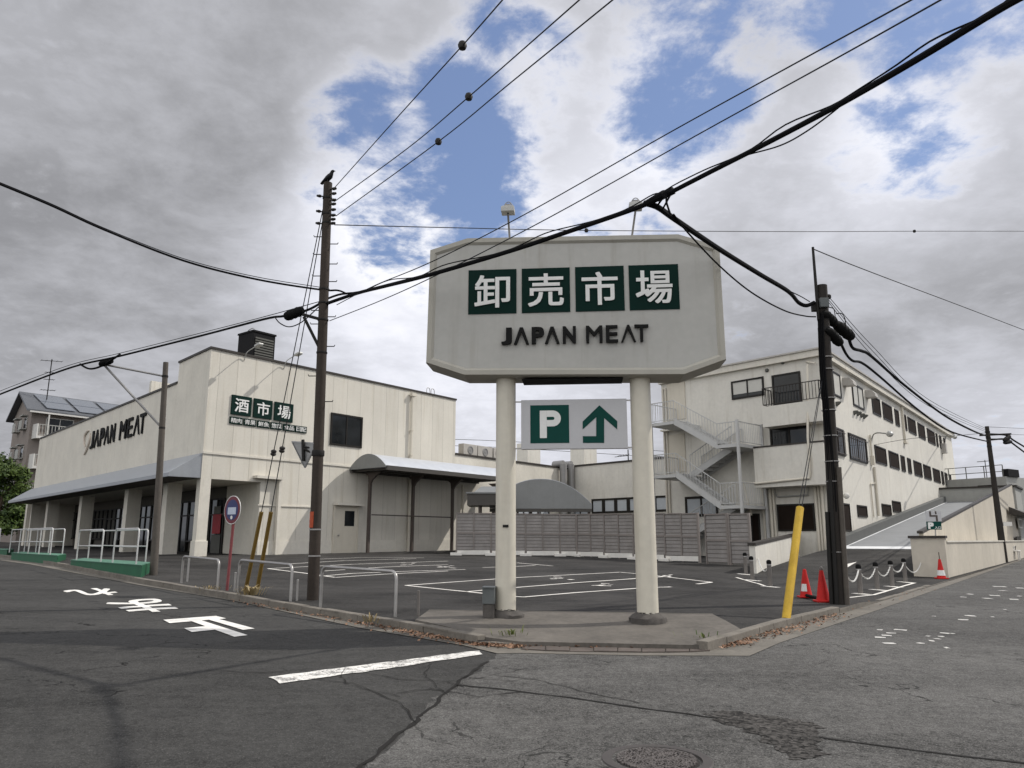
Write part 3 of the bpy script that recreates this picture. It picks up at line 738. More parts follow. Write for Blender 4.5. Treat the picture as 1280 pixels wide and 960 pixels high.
# drain slabs along the curved corner
dl = [G(x, y, .03) for x, y in ((652, 801.5), (682, 800), (712, 799.7), (742, 799.8), (772, 800.3), (802, 801), (832, 802), (862, 803.2), (888, 805))]
df = [G(x, y, .02) for x, y in ((652, 811), (682, 813), (712, 813.8), (742, 814.2), (772, 814.6), (802, 815), (832, 815), (862, 814.5), (888, 813))]
dr = thing("drain_channel", "row of brown slotted drain slabs along the corner kerb below the sign", "drain", dl[4])
for k in range(len(dl) - 1):
    c = [V2(p) for p in (dl[k], dl[k + 1], df[k + 1], df[k])]; m = sum(c, Vector()) / 4
    c = [m + (p - m) * 0.97 for p in c]; b = MB()
    b.prism([Vector((p.x, p.y, H(p.x, p.y) - .02)) for p in c[::-1]], Vector((0, 0, .045 + R.uniform(-.006, .006))))
    b.build("drain_slab", M['grate'], dr, bevel=.006)
# leaf litter and weeds in the gutter
mb = MB()
def leaf(p, s):
    a = R.uniform(0, 6.3); t = R.uniform(-.7, .7); x = Vector((math.cos(a), math.sin(a), t)).normalized(); y = Vector((-math.sin(a), math.cos(a), R.uniform(-.6, .6))).normalized()
    mb.poly([p - x * s, p + y * s * .5, p + x * s * .9, p - y * s * .45])
def litter(line, n, spread, conc=1.0):
    P = [V2(G(x, y, .02)) for x, y in line]
    for _ in range(n):
        f = R.random() * (len(P) - 1); k = int(f); p = P[k].lerp(P[k + 1], f - k) + Vector((R.gauss(0, spread), R.gauss(0, spread), 0))
        leaf(Vector((p.x, p.y, H(p.x, p.y) + R.uniform(.015, .04))), R.uniform(.016, .042))
litter(((520, 789), (560, 797), (600, 804), (640, 806), (655, 806)), 1000, .11)
litter(((600, 803), (645, 806)), 1100, .09)
litter(((890, 808), (930, 800), (985, 786), (1050, 767)), 900, .12)
litter(((655, 806), (760, 808), (885, 808)), 520, .07)
litter(((300, 750), (450, 778), (560, 799)), 520, .12)
litter(((440, 771), (520, 786)), 90, .12); litter(((720, 802), (800, 803), (885, 806)), 80, .08)
litter(((220, 733), (330, 753), (440, 774)), 90, .14); litter(((700, 790), (900, 795)), 50, .25)
litter(((1050, 762), (1160, 735)), 60, .15)
o = mb.build("leaf_litter", M['dryleaf']); o['kind'] = 'stuff'; tag(o, "dry brown leaves gathered in the gutter along the kerb", "leaves")
def weed(px, py, n, h, mtl, lab, off=.1, sp=.12):
    p0 = G(px, py, off); b = MB()
    for _ in range(n):
        a = R.uniform(0, 6.3); r = abs(R.gauss(0, sp)); p = p0 + Vector((math.cos(a) * r, math.sin(a) * r, 0)); l = h * R.uniform(.5, 1.1); w = l * .09
        t = Vector((math.cos(a), math.sin(a), 0)); s = Vector((-t.y, t.x, 0)); m = p + t * l * .35 + Z * l * .7; e = p + t * l * .95 + Z * l * R.uniform(.5, .95)
        b.poly([p - s * w, p + s * w, m + s * w * .8, m - s * w * .8]); b.poly([m - s * w * .8, m + s * w * .8, e])
    tag(b.build("weed", mtl, loc=p0), lab, "weed")
weed(641, 793, 34, .09, M['weed'], "small green weed in the leaf heap left of the drain slabs")
weed(880, 797, 30, .07, M['weed'], "low green weed behind the right end of the drain slabs", sp=.2)
weed(313, 744, 60, .22, M['straw'], "dry straw tuft at the foot of the ochre guy guards", sp=.16)
weed(262, 737, 30, .12, M['straw'], "dry straw tuft by the leftmost guard hoop", sp=.2)
weed(463, 777, 20, .14, M['straw'], "dry grass tuft in the gutter by the rightmost guard hoop", sp=.1)
# ---------------------------------------------------------------- the store on the left
C0 = D(243, 696, 33.0); C0.z = 0
WF = Wall(C0, D1, N1)          # street front
WS = Wall(C0, D2, N2)          # sunlit side
def PS(a, b, org=C0): return V2(org) + D1 * a + D2 * b
gz = lambda a, b: H(*PS(a, b)[:2]) - 0.3
zTop = WS.hit(264.7, 436)[1]; zLow = WF.hit(221, 480)[1]; zC = WS.hit(264, 598.5)[1]; zBelt = WS.hit(253, 565.5)[1]
aT = WF.hit(224.5, 454)[0]; aE = WF.hit(47, 580)[0]
bE = WS.hit(569.5, 520)[0]; bO = WS.hit(326, 602)[0]; bC = WS.hit(264, 600)[0]
print("STORE", zTop, zLow, zC, zBelt, aT, aE, bE, bO, bC)
bK = WS.hit(713, 620)[0]; zAn = WS.hit(600, 572.5)[1]
M['siding'] = mat_siding("cream_siding", CREAM, C0, 0.92)
st = thing("store_building", "cream two storey store with dark green kanji signs and a pillared street front", "store", (C0.x, C0.y, H(C0.x, C0.y)))
def vp(polyab, z0, z1, mb=None, f=PS):
    mb = mb or MB(); return mb.vprism([f(a, b) for a, b in polyab], z0, z1)
def rect(a0, a1, b0, b1): return [(a0, b0), (a1, b0), (a1, b1), (a0, b1)]
# upper front wall (tall part, low part) and the sunlit side wall
b = MB(); vp(rect(0.31, aT, 0, .3), zC, zTop, b); vp(rect(aT, aE, 0, .3), zC, zLow, b); vp(rect(aT - .3, aT, .3, 6), zLow - .3, zTop, b)
vp(rect(.31, aE, .3, bO), zC, zC + .15, b); vp(rect(aE, aE + .3, .0, bE), gz(aE, 0), zLow, b); vp(rect(9.31, aE, bE - .25, bE - .02), 0, zLow - .81, b)
b.build("front_wall", M['cream'], st)
b = MB()
wall = [(0, zC), (bO, zC), (bO, gz(0, bO)), (bE, gz(0, bE)), (bE, zTop), (0, zTop)]
b.prism([WS.pt(s, z) for s, z in wall], D1 * .3)
vp(rect(.0, 6, bE - .25, bE), zAn - .5, zTop, b) if False else None
b.build("side_wall", M['siding'], st)
b = MB(); b.prism([PS(.3, bE - .25).to_3d() + Z * (zAn - .6), PS(9, bE - .25).to_3d() + Z * (zAn - .6), PS(9, bE - .25).to_3d() + Z * zTop, PS(.3, bE - .25).to_3d() + Z * zTop], D2 * .24)
vp(rect(9, 9.3, .4, bE - .3), zLow - 1, zTop - .01, b)
b.build("rear_wall", M['siding'], st)
# low rear range up to the inner corner
b = MB(); b.prism([WS.pt(bE, gz(0, bE)), WS.pt(bK, gz(0, bK)), WS.pt(bK, zAn), WS.pt(bE, zAn)], D1 * .3); b.build("rear_range_wall", M['cream'], st)
b = MB(); vp(rect(.3, 12, bE, bK + 8), zAn - .7, zAn - .5, b); b.build("roof", M['roof'], st)
b = MB(); vp(rect(.3, aE, .3, bE - .27), zLow - 1.0, zLow - .8, b); vp(rect(.3, 9, .3, bE - .26), zTop - .9, zTop - .7, b); b.build("roof", M['roof'], st)
# dark metal parapet caps
b = MB(); vp(rect(-.06, aT + .05, -.06, .36), zTop, zTop + .10, b); vp([(-.06, .36), (.36, .36), (.36, bE + .05), (-.06, bE + .05)], zTop, zTop + .10, b)
vp(rect(aT + .051, aE + .06, -.06, .36), zLow, zLow + .10, b); vp(rect(-.06, .36, bE + .051, bK + .2), zAn, zAn + .12, b)
b.build("parapet_cap", M['cap'], st)
# belt course and plinth on the side wall
b = MB(); b.wbox(WS, 0.0, bE - .02, .002, .05, zBelt - .04, zBelt + .05); b.build("belt_course", M['cream'], st)
b = MB(); b.prism([WS.pt(s, z, .002) for s, z in ((bO + .02, gz(0, bO)), (bE, gz(0, bE)), (bE, H(*PS(0, bE)[:2]) + .72), (bO + .02, H(*PS(0, bO)[:2]) + .72))], N2 * .045); b.build("plinth", M['cream'], st)
# corner column with its taller foot, and the deep piers of the front
b = MB(); vp(rect(0.0, .42, 0.0, bC), gz(0, 0), zC, b); b.build("corner_column", M['cream'], st)
b = MB(); vp(rect(-.05, .47, -.05, bC + .05), gz(0, 0), H(C0.x, C0.y) + .75, b); b.build("column_foot", M['cream'], st, bevel=.02)
for px in (29.5, 55, 96, 152, 200):
    a = WF.hit(px, 655)[0]; b = MB(); vp(rect(a - .6, a, 0.005, .72), gz(a, 0), zC, b); b.build("pier", M['cream'], st)
# arcade back wall with glazing
gl0_, bb = 3.1, bO + .005
a0g = WF.hit(281, 640)[0]
r0 = ray(281, 640); 
# where the glazing starts on the back wall, found on the recessed plane
WB = Wall(PS(0, bO), D1, N1); aG = WB.hit(281, 650)[0]
print("glazing from", aG)
gB = lambda a: H(*PS(a, bO)[:2])
b = MB(); vp(rect(.31, aG, bO, bO + .25), gB(0) - .3, zC, b); b.build("arcade_wall", M['cream'], st)
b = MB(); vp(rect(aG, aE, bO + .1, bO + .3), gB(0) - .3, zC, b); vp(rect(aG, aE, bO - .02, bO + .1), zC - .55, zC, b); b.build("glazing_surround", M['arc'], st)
edges = [aG, aG + 1.7]
bays = [(WB.hit(WF_px, 650)[0]) for WF_px in ()]
a = aG
k = 0
while a < aE - 2.2:
    w = 2.9 if k else 1.75
    z0 = gB(a) + (.0 if k % 2 == 0 else .62); z1 = zC - .56
    f = MB(); nn = 3 if k else 2
    for q in range(nn + 1): f.wbox(WB, a + q * (w - .08) / nn, a + q * (w - .08) / nn + .08, .0, .09, z0, z1)
    for zz_ in (z0, z0 + (1.95 if k % 2 == 0 else 1.35), z1 - .08): f.wbox(WB, a + .08, a + w - .08, .002, .08, zz_, zz_ + .08)
    fr = f.build("shop_window", M['frame_k'], st)
    g = MB(); g.wbox(WB, a + .02, a + w - .02, .01, .04, z0 + .02, z1 - .02); g.build("pane", M['glass'], fr)
    if k == 0:
        p = MB(); p.wbox(WB, a + .28, a + 1.28, .085, .095, gB(a) + 1.05, gB(a) + 2.0); p.build("poster", M['poster_r'], fr)
        p = MB(); p.wbox(WB, a + .35, a + 1.2, .085, .094, gB(a) + 2.03, gB(a) + 2.4); p.build("poster", M['far_dark'], fr); p = MB(); p.wbox(WB, a + .2, a + 1.3, .085, .093, gB(a) + .1, gB(a) + 1.0); p.build("poster", M['far_dark'], fr)
    elif k in (1, 3, 5):
        p = MB(); p.wbox(WB, a + .3, a + .7, .085, .093, z0 + .3, z0 + 1.5); p.build("poster", M['far_wall'], fr); p = MB(); p.wbox(WB, a + 1.2, a + 1.6, .085, .093, z0 + .5, z0 + 1.6); p.build("poster", M['far_wall'], fr)
    a += w + .06; k += 1
# sheet metal awning along the front with closed triangular end
J = 1.35; zAt, zAb = WF.hit(246, 567.5)[1], D(206, 595, C0.y - .68 * J).z
b = MB()
aA0, aA1 = .02, WF.hit(40, 612)[0] + .3
tri = [(0.003, zAt), (J, zAb + .16), (J, zAb), (.003, zAb)]
b.prism([WF.pt(aA0, z, n) for n, z in tri], D1 * (aA1 - aA0)); b.build("awning", M['awning'], st)
b = MB(); b.prism([WF.pt(aA0 + .05, zAb - .012, .05), WF.pt(aA1 - .05, zAb - .012, .05), WF.pt(aA1 - .05, zAb - .012, J - .05), WF.pt(aA0 + .05, zAb - .012, J - .05)], Z * .009); b.build("awning_soffit", M['soffit'], st)
# lettering and emblem on the front
def onwall(W, off): return lambda s, z: W.pt(s, z, off)
def wtext(W, body, px0, px1, zfn, name, mtl, parent, bold=0.0, depth=.06, off=.03, flip=False):
    pass
# front lettering: wall coordinate a grows to the LEFT in the photo, so text runs with decreasing a
fF = lambda off: (lambda u, v: WF.pt(-u, v, off))
s0, zt0 = WF.hit(115.5, 538.5); s1, zt1 = WF.hit(146, 529); s2, _ = WF.hit(152, 527); s3, _ = WF.hit(184, 519)
zb0 = WF.hit(117, 559)[1]; zl = (zt0 + zt1) / 2; hl = .95
zl = WF.hit(150, 527.5)[1]; hl = zl - WF.hit(150, 550.5)[1]
print("lettering", s0, s1, s2, s3, zl, hl)
WFm = Wall(C0, -D1, N1)
b = MB(); add_letters(b, JAPAN, WFm, .02, -s0, -s1, zl - hl, zl, .05, .026); b.build("lettering", M['letter_b'], st); b = MB(); add_letters(b, MEAT, WFm, .02, -s2, -s3, zl - hl, zl, .05, .010); b.build("lettering", M['letter_b'], st)
b = MB()
ctr_s, ctr_z = WF.hit(109.5, 553)
lg = [((107.0, 558.5), (106.2, 552), (107.5, 543.5), (110.5, 539.2), (112, 538.4)), ((105.6, 568.5), (108.5, 564), (112.5, 553), (113.6, 546.5), (113.2, 541.5))]
for cv in lg:
    pts = [WF.pt(*WF.hit(*p), .04) for p in cv]; b.tube(spline(pts, 5), [.03 + .05 * math.sin(math.pi * k / 20) for k in range(21)], 6)
b.build("emblem", M['logo'], st)
# kanji panels on the side wall
def panel_text(W, chars, s0, s1, z0, z1, parent, mp, ml, off=.003, th=.07, bold=.02, fill=.70, name="sign_panel", bevel=0):
    b = MB(); b.wbox(W, s0, s1, off, off + th, z0, z1); o = b.build(name, mp, parent, bevel=bevel)
    t = MB(); n = len(chars); w = (s1 - s0); h = z1 - z0
    if n == 1:
        m = (1 - fill) / 2; add_text(t, chars, onwall(W, off + th + .002), s0 + w * m, s1 - w * m, z0 + h * m, z1 - h * m, .012, W.n, bold)
    else:
        for k, c in enumerate(chars):
            ww = w * .42; c0 = s0 + w * .07 + k * w * .44; add_text(t, c, onwall(W, off + th + .002), c0, c0 + ww, z0 + h * .16, z1 - h * .16, .01, W.n, bold)
    t.build("lettering", ml, o); return o
for ch, x0, y0, x1 in (("酒", 289, 492.5, 314.2), ("市", 316.6, 497, 340), ("場", 342.4, 501.5, 366)):
    s_0, z_1 = WS.hit(x0 + .6, y0 + .8); s_1, _ = WS.hit(x1, y0 + 4)
    if ch == "酒": zT3 = z_1; zB3 = WS.hit(287.5, 517.5)[1]
    panel_text(WS, ch, s_0, s_1, zB3, zT3, st, M['green'], M['letter_w'], bold=.012)
zt6 = WS.hit(287.5, 520.5)[1]; zb6 = WS.hit(286.8, 529.3)[1]
for w2, x0, x1 in (("精肉", 286.5, 302.5), ("青果", 304, 319.5), ("鮮魚", 321.2, 336.5), ("惣菜", 338, 352.2), ("食品", 353.8, 368), ("日配", 369.2, 383.2)):
    panel_text(WS, w2, WS.hit(x0, 525)[0], WS.hit(x1, 528)[0], zb6, zt6, st, M['green'], M['letter_w'], th=.05, bold=.006)
# gooseneck floodlights above the side sign
for px, py in ((305, 446.5), (354.5, 457.5)):
    s, _ = WS.hit(px, py); p = WS.pt(s, zTop + .10, -.05); b = MB()
    tip = WS.pt(s, zTop + .32, 1.0)
    b.tube(spline([WS.pt(s, zTop - .25, .02), WS.pt(s, zTop + .10, .20), WS.pt(s, zTop + .24, .6), tip], 4), .022, 6); la = b.build("wall_lamp", M['lamp_w'], st)
    b = MB(); d = (tip - WS.pt(s, zTop + .24, .6)).normalized(); b.box(tip + d * .12 - Z * .02, D2, d, Z, .13, .18, .05); b.build("lamp_head", M['lamp_w'], la, bevel=.03)
# side window
s0w, z1w = WS.hit(413.6, 515.5); s1w, _ = WS.hit(453, 521); z0w = WS.hit(410, 555.5)[1]
def window(W, s0, s1, z0, z1, parent, panes=2, fw=.06, proud=.05, fm='frame_k', gm='glass', name="window", recess=True, sill=False):
    f = MB()
    for s in ((s0, s0 + fw), (s1 - fw, s1)): f.wbox(W, s[0], s[1], .002, proud, z0, z1)
    for z in ((z0, z0 + fw), (z1 - fw, z1)): f.wbox(W, s0 + fw, s1 - fw, .002, proud, z[0], z[1])
    for k in range(1, panes):
        c = s0 + (s1 - s0) * k / panes; f.wbox(W, c - fw * .4, c + fw * .4, .002, proud - .006, z0 + fw, z1 - fw)
    o = f.build(name, M[fm], parent)
    g = MB(); g.wbox(W, s0 + fw * .5, s1 - fw * .5, .001, proud * .4, z0 + fw * .5, z1 - fw * .5); g.build("pane", M[gm], o)
    if sill: q = MB(); q.wbox(W, s0 - .05, s1 + .05, .003, proud + .05, z0 - .06, z0 - .002); q.build("sill", M['cream'], o)
    return o
window(WS, s0w, s1w, z0w, z1w, st, 2, .09, .06)
# side door with a glazed light and small hood
s0d, _ = WS.hit(417, 660); s1d, _ = WS.hit(444.5, 660); zd = WS.hit(430, 634)[1]; gd = H(*PS(0, s0d)[:2])
b = MB(); b.wbox(WS, s0d, s1d, .05, .085, gd + .02, zd); dd = b.build("door", M['door'], st)
b = MB(); b.wbox(WS, s0d - .1, s0d - .005, .05, .11, gd, zd + .1); b.wbox(WS, s1d + .005, s1d + .1, .05, .11, gd, zd + .1); b.wbox(WS, s0d - .005, s1d + .005, .05, .11, zd + .005, zd + .1); b.build("door_frame", M['door'], dd)
b = MB(); b.wbox(WS, WS.hit(429.5, 648)[0], WS.hit(441.5, 648)[0], .0855, .09, WS.hit(435, 657.7)[1], WS.hit(435, 638.7)[1]); b.build("pane", M['glass'], dd)
b = MB(); b.lathe(WS.pt(s0d + .22, gd + .98, .085), [(.03, 0), (.02, .03), (.045, .05), (.045, .08), (.02, .1)], 10, N2); b.build("handle", M['steel'], dd)
b = MB(); b.wbox(WS, WS.hit(416, 630)[0], WS.hit(450, 631)[0], .047, .38, WS.hit(430, 632)[1], WS.hit(430, 629.8)[1] + .03); b.build("door_hood", M['cream'], st)
# hood over the arcade opening, service pipe beside it, and the conduit
s0h, zh = WS.hit(316.5, 594.5); s1h, _ = WS.hit(349, 597)
b = MB(); b.wbox(WS, s0h, s1h, .003, .34, zh - .12, zh); b.build("opening_hood", M['cream'], st)
b = MB(); s, z = WS.hit(344.5, 632); b.wbox(WS, s - .02, s + .14, .048, .22, gz(0, s), zh - .12); b.build("pilaster", M['cream'], st)
b = MB(); s2_, _ = WS.hit(389, 634); b.wbox(WS, WS.hit(322, 632)[0], s - .03, .003, .05, z - .03, z + .03); b.wbox(WS, s + .15, s2_, .003, .05, z - .03, z + .03); b.build("conduit", M['cream'], st)
# rainwater pipe with hopper and shoe
s, z = WS.hit(513.5, 494); b = MB()
b.tube([WS.pt(s + .05, z - .02, .14), WS.pt(s, z - .3, .14), WS.pt(s, gd + .45, .14), WS.pt(s - .12, gd + .18, .22), WS.pt(s - .2, gd + .02, .34)], .075, 8); dp = b.build("downpipe", M['pipe'], st)
b = MB(); b.wbox(WS, s - .12, s + .22, .051, .26, z - .08, z + .10); b.build("hopper", M['pipe'], dp)
b = MB()
for k in range(5): b.wbox(WS, s - .1, s + .1, .05, .23, gd + 1.2 + k * 1.4, gd + 1.26 + k * 1.4)
b.build("bracket", M['pipe'], dp)
s, z = WS.hit(577, 606); b = MB(); b.tube([WS.pt(s, z, .12), WS.pt(s, gz(0, s), .12)], .06, 8); b.tube([WS.pt(s - .6, z - .2, .12), WS.pt(s + .8, z - .2, .12)], .03, 6); b.build("downpipe", M['pipe'], st)

# cooling case on the roof
sU0, _ = WS.hit(301, 447); sU1, _ = WS.hit(341, 455)
cU = PS(1.6, 3.0); 
WU = Wall(PS(1.5, 0), D2, N2)
u0, _ = WU.hit(315.5, 435); u1, zu0 = WU.hit(342.5, 452); zu1 = WU.hit(316, 414)[1]
un = thing("rooftop_unit", "black louvred cooling case on the roof above the dark kanji panels", "cooling unit", WU.pt((u0 + u1) / 2, zTop - .7, -.6))
b = MB(); b.wbox(WU, u0, u1, -1.3, 0, zTop - .69, zu1); b.build("case", M['unit'], un, bevel=.03)
b = MB()
for k in range(9): b.wbox(WU, u0 + .12, u1 - .12, .002, .05, zTop + .35 + k * (zu1 - zTop - .55) / 9, zTop + .35 + (k + .6) * (zu1 - zTop - .55) / 9)
b.build("louvre", M['far_dark'], un)
b = MB(); b.wbox(WU, u0 - .03, u1 + .03, -1.34, .04, zu1 + .002, zu1 + .09); b.build("lid", M['unit'], un)
b = MB(); q = WU.pt(u0 + .2, zu1 + .09, -.9); b.tube(spline([q, q + Z * .12 - D1 * .2, q + Z * .13 - D1 * .7, q - D1 * .9], 4), .02, 6); b.build("pipe_hoop", M['steel'], un)

# loops of a roof ladder and cables by the rear end of the tall wall
b = MB()
for px in (541, 546.5):
    s, _ = WS.hit(px, 490); q = WS.pt(s, zTop, -.5); b.tube(spline([q, q + Z * .45, q + Z * .55 + D2 * .12, q + Z * .45 + D2 * .26, q + D2 * .28], 4), .02, 6)
b.build("roof_ladder_hoop", M['steel'], st)
# three condensers on the low roof
proto = None
for i, (x0, x1, lab) in enumerate(((579.5, 596.5, "grey condenser with dark side on the low roof, leftmost of the three"), (597.5, 615.5, "grey condenser with a round fan on the low roof, middle of the three"), (617.5, 628, "grey condenser on the low roof half behind the left sign pole"))):
    Wa = Wall(PS(.9, 0), D2, N2); s0_, _ = Wa.hit(x0, 566); s1_, _ = Wa.hit(x1, 566); zt_ = Wa.hit(600, 557)[1]; z0_ = zAn - .5
    ac = thing("air_conditioner", lab, "air conditioner", Wa.pt((s0_ + s1_) / 2, z0_, -.2), "condensers on the low roof")
    b = MB(); b.wbox(Wa, s0_, s1_, -.45, 0, z0_ + .15, zt_); b.wbox(Wa, s0_ + .05, s0_ + .15, -.45, 0, z0_, z0_ + .15); b.wbox(Wa, s1_ - .15, s1_ - .05, -.45, 0, z0_, z0_ + .15); b.build("case", M['ac'], ac, bevel=.02)
    c = Wa.pt((s0_ + s1_) / 2, (zt_ + zAn) / 2 + .1, .002); b = MB(); b.lathe(c, [(.27, 0), (.27, .02), (.22, .03), (.21, .004), (.08, .004), (.07, .02)], 18, N2); b.build("fan_grille", M['duct'], ac)

# ---------------------------------------------------------------- first barrel canopy along the side wall
sA, zg = WS.hit(436, 590); jut = 2.75; Lc = 10.2
zE = D(481, 582, (WS.pt(sA, 0, jut)).y).z; rise = .68
cn = thing("arched_canopy", "long arched canopy on brown cantilever posts beside the side door", "canopy", WS.pt(sA, H(*WS.pt(sA, 0)[:2]), 1.0))
arc = [(n_, zE + rise * (1 - ((n_ - jut / 2) / (jut / 2)) ** 2)) for n_ in [jut * k / 14 for k in range(15)]]
b = MB(); prof = arc + [(n_, z - .05) for n_, z in arc[::-1]]
b.prism([WS.pt(sA + .04, z, n_ + .02) for n_, z in prof], D2 * Lc); b.build("roof", M['barrel_top'], cn)
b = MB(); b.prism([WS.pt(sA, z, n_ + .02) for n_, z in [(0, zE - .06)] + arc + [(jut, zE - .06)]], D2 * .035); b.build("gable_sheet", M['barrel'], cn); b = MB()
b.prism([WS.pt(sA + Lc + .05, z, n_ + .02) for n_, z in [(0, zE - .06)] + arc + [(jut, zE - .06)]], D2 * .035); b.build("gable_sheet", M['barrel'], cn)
b = MB(); b.wbox(WS, sA + .04, sA + Lc, jut - .02, jut + .10, zE - .20, zE + .02); b.wbox(WS, sA + .04, sA + Lc, .08, .18, zE - .20, zE - .05)
for k in range(12): b.wbox(WS, sA + .3 + k * Lc / 12, sA + .38 + k * Lc / 12, .19, jut - .03, zE - .16, zE - .07)
b.build("eave_beam", M['fascia'], cn)
po = .75
WP = Wall(WS.pt(0, 0, po), D2, N2)
for px in (459.5, 514.5, 564.5, 617.5):
    s, _ = WP.hit(px, 690); g = H(*WP.pt(s, 0)[:2]); b = MB()
    b.wbox(WP, s - .07, s + .07, -.07, .07, g - .1, zE - .75)
    b.prism([WP.pt(s - .06, z, n_) for n_, z in ((-.07, zE - .75), (.07, zE - .75), (.2, zE - .55), (.75, zE - .18), (.75, zE - .165), (-.45, zE - .165), (-.12, zE - .35))], D2 * .12)
    b.build("post", M['brown'], cn)
s0_, z_ = WP.hit(463, 643.5); s1_, _ = WP.hit(565, 646); b = MB(); b.wbox(WP, s0_, s1_, .072, .12, z_ - .03, z_ + .03); b.build("rail", M['brown'], cn)
# ---------------------------------------------------------------- the three storey block on the right: frames
M0 = D(1045, 690, 36.0); M0.z = 0
ML = Wall(M0, D2, N2)                     # long street side
MF = Wall(M0, D1, N1)                     # end facing the car park
def PM(a, b): return V2(M0) + D1 * a + D2 * b
zR = MF.hit(1018, 438.5)[1]; bR = ML.hit(1190.5, 560)[0]; aL = MF.hit(829.5, 560)[0]
K = PS(0, bK)                             # inner corner of store and rear range
print("BLOCK", zR, bR, aL, "K", K, "bK", bK)
# rear range (low wall joining both)
WA = Wall(K, -D1, N1)
an = thing("rear_range", "low cream rear range joining the store to the three storey block", "building", (K.x, K.y, H(K.x, K.y)))
sAn, zA2 = WA.hit(789, 577); sAe = WA.hit(838, 600)[0] + 3
b = MB(); b.wbox(WA, .01, sAe, -.3, 0, H(K.x, K.y) - .4, zA2); b.build("wall", M['cream_m'], an)
b = MB(); b.wbox(WA, -.05, sAe, -.36, .06, zA2 + .003, zA2 + .12); b.build("parapet_cap", M['cap'], an)
b = MB(); b.wbox(WA, .3, sAe, -8, -.31, zA2 - .6, zA2 - .4); b.build("roof", M['roof'], an)
s0_, z1_ = WA.hit(740, 624); s1_, _ = WA.hit(836, 624); z0_ = WA.hit(760, 641.5)[1]
n_ = 6
for k in range(n_):
    a0 = s0_ + (s1_ - s0_) * k / n_; a1 = s0_ + (s1_ - s0_) * (k + 1) / n_ - .01
    window(WA, a0, a1, z0_, z1_, an, 1, .13, .07, 'frame_k', 'glass_l')
s0_, z1_ = WA.hit(716, 632); s1_, _ = WA.hit(737, 632)
for px0, px1 in ((714, 738),): window(WA, WA.hit(px0, 640)[0], WA.hit(px1, 640)[0], z0_ - .25, z0_ + .35, an, 2, .12, .07, 'frame_k', 'glass_l')
wS2 = [(646, 662), (663, 686)]
for px0, px1 in wS2: window(WS, WS.hit(px0, 640)[0], WS.hit(px1, 640)[0], WS.hit(660, 647)[1], WS.hit(660, 635)[1], an, 2, .12, .07, 'frame_k', 'glass_l')
for px, w in ((699, .45), (709, .38)):
    s, z = WS.hit(px, 585); p = WS.pt(s, z + .25, .35); b = MB(); b.tube([p, p - Z * (z - H(K.x, K.y))], w * .6, 10); b.tube([p + Z * .02, p - D1 * -.9 + Z * .02], w * .6, 10); b.build("duct", M['duct'], an)
for px0, px1, yb, dpt in ((646, 659.5, 580, -3), (713, 730, 582, -4)):
    s0_, _ = WA.hit(px0, 570, dpt); s1_, zt_ = WA.hit(px1, 553, dpt); b = MB(); b.wbox(WA, s0_, s1_, dpt - 1.5, dpt, zA2 - .4, zt_); b.build("roof_block", M['cream_m'], an)
s, z = WA.hit(785, 562, -.8); b = MB(); q = WA.pt(s, zA2 - .4, -.8); b.tube([q, WA.pt(s, z, -.8)], .04, 6)
for k in range(4): b.tube([WA.pt(s, z - .4, -.8) - D1 * -(.2 + .25 * k), WA.pt(s, z - .4, -.8) - D1 * -(.2 + .25 * k) + D2 * .5 + Z * .15], .02, 5)
b.tube([WA.pt(s, z - .42, -.8), WA.pt(s, z - .42, -.8) + D1 * 1.2], .02, 5); tag(b.build("roof_antenna", M['iron'], loc=q), "small black aerial on the roof of the low rear range", "antenna")

# second barrel canopy seen gable on, behind the slat fence
Yb = 41.5; g0 = D(612, 634, Yb); g1 = D(740, 637.5, Yb); pk = D(676, 599, Yb)
c2 = thing("barrel_canopy", "wide grey barrel canopy with a plain rounded gable behind the slat fence", "canopy", ((g0.x + g1.x) / 2, Yb + 2, H((g0.x + g1.x) / 2, Yb)))
xm = (g0.x + g1.x) / 2; hw = (g1.x - g0.x) / 2; z0_ = (g0.z + g1.z) / 2
pr = []
n_ = 20
for k in range(n_ + 1):
    t = -1 + 2 * k / n_; pr.append(Vector((xm + hw * t, Yb, z0_ + (pk.z - z0_) * (1 - abs(t) ** 2.2) * .86 + (pk.z - z0_) * .14)))
pr = [Vector((xm - hw, Yb, z0_))] + pr + [Vector((xm + hw, Yb, z0_))]
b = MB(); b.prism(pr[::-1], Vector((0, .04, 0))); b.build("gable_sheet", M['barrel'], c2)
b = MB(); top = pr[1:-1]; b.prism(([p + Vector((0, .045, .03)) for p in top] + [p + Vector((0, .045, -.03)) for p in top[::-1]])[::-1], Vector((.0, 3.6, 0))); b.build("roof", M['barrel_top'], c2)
b = MB(); b.box((xm, Yb + .06, z0_ - .09), Vector((1, 0, 0)), Vector((0, 1, 0)), Z, hw, .05, .085); b.build("tie_beam", M['fascia'], c2)
for fx in (-.94, -.05, .94):
    for fy in (.15, 3.5):
        b = MB(); b.box((xm + hw * fx, Yb + fy, (z0_ - .18 + H(xm, Yb) - .3) / 2), Vector((1, 0, 0)), Vector((0, 1, 0)), Z, .06, .06, (z0_ - .18 - H(xm, Yb) + .3) / 2); b.build("post", M['brown'], c2)
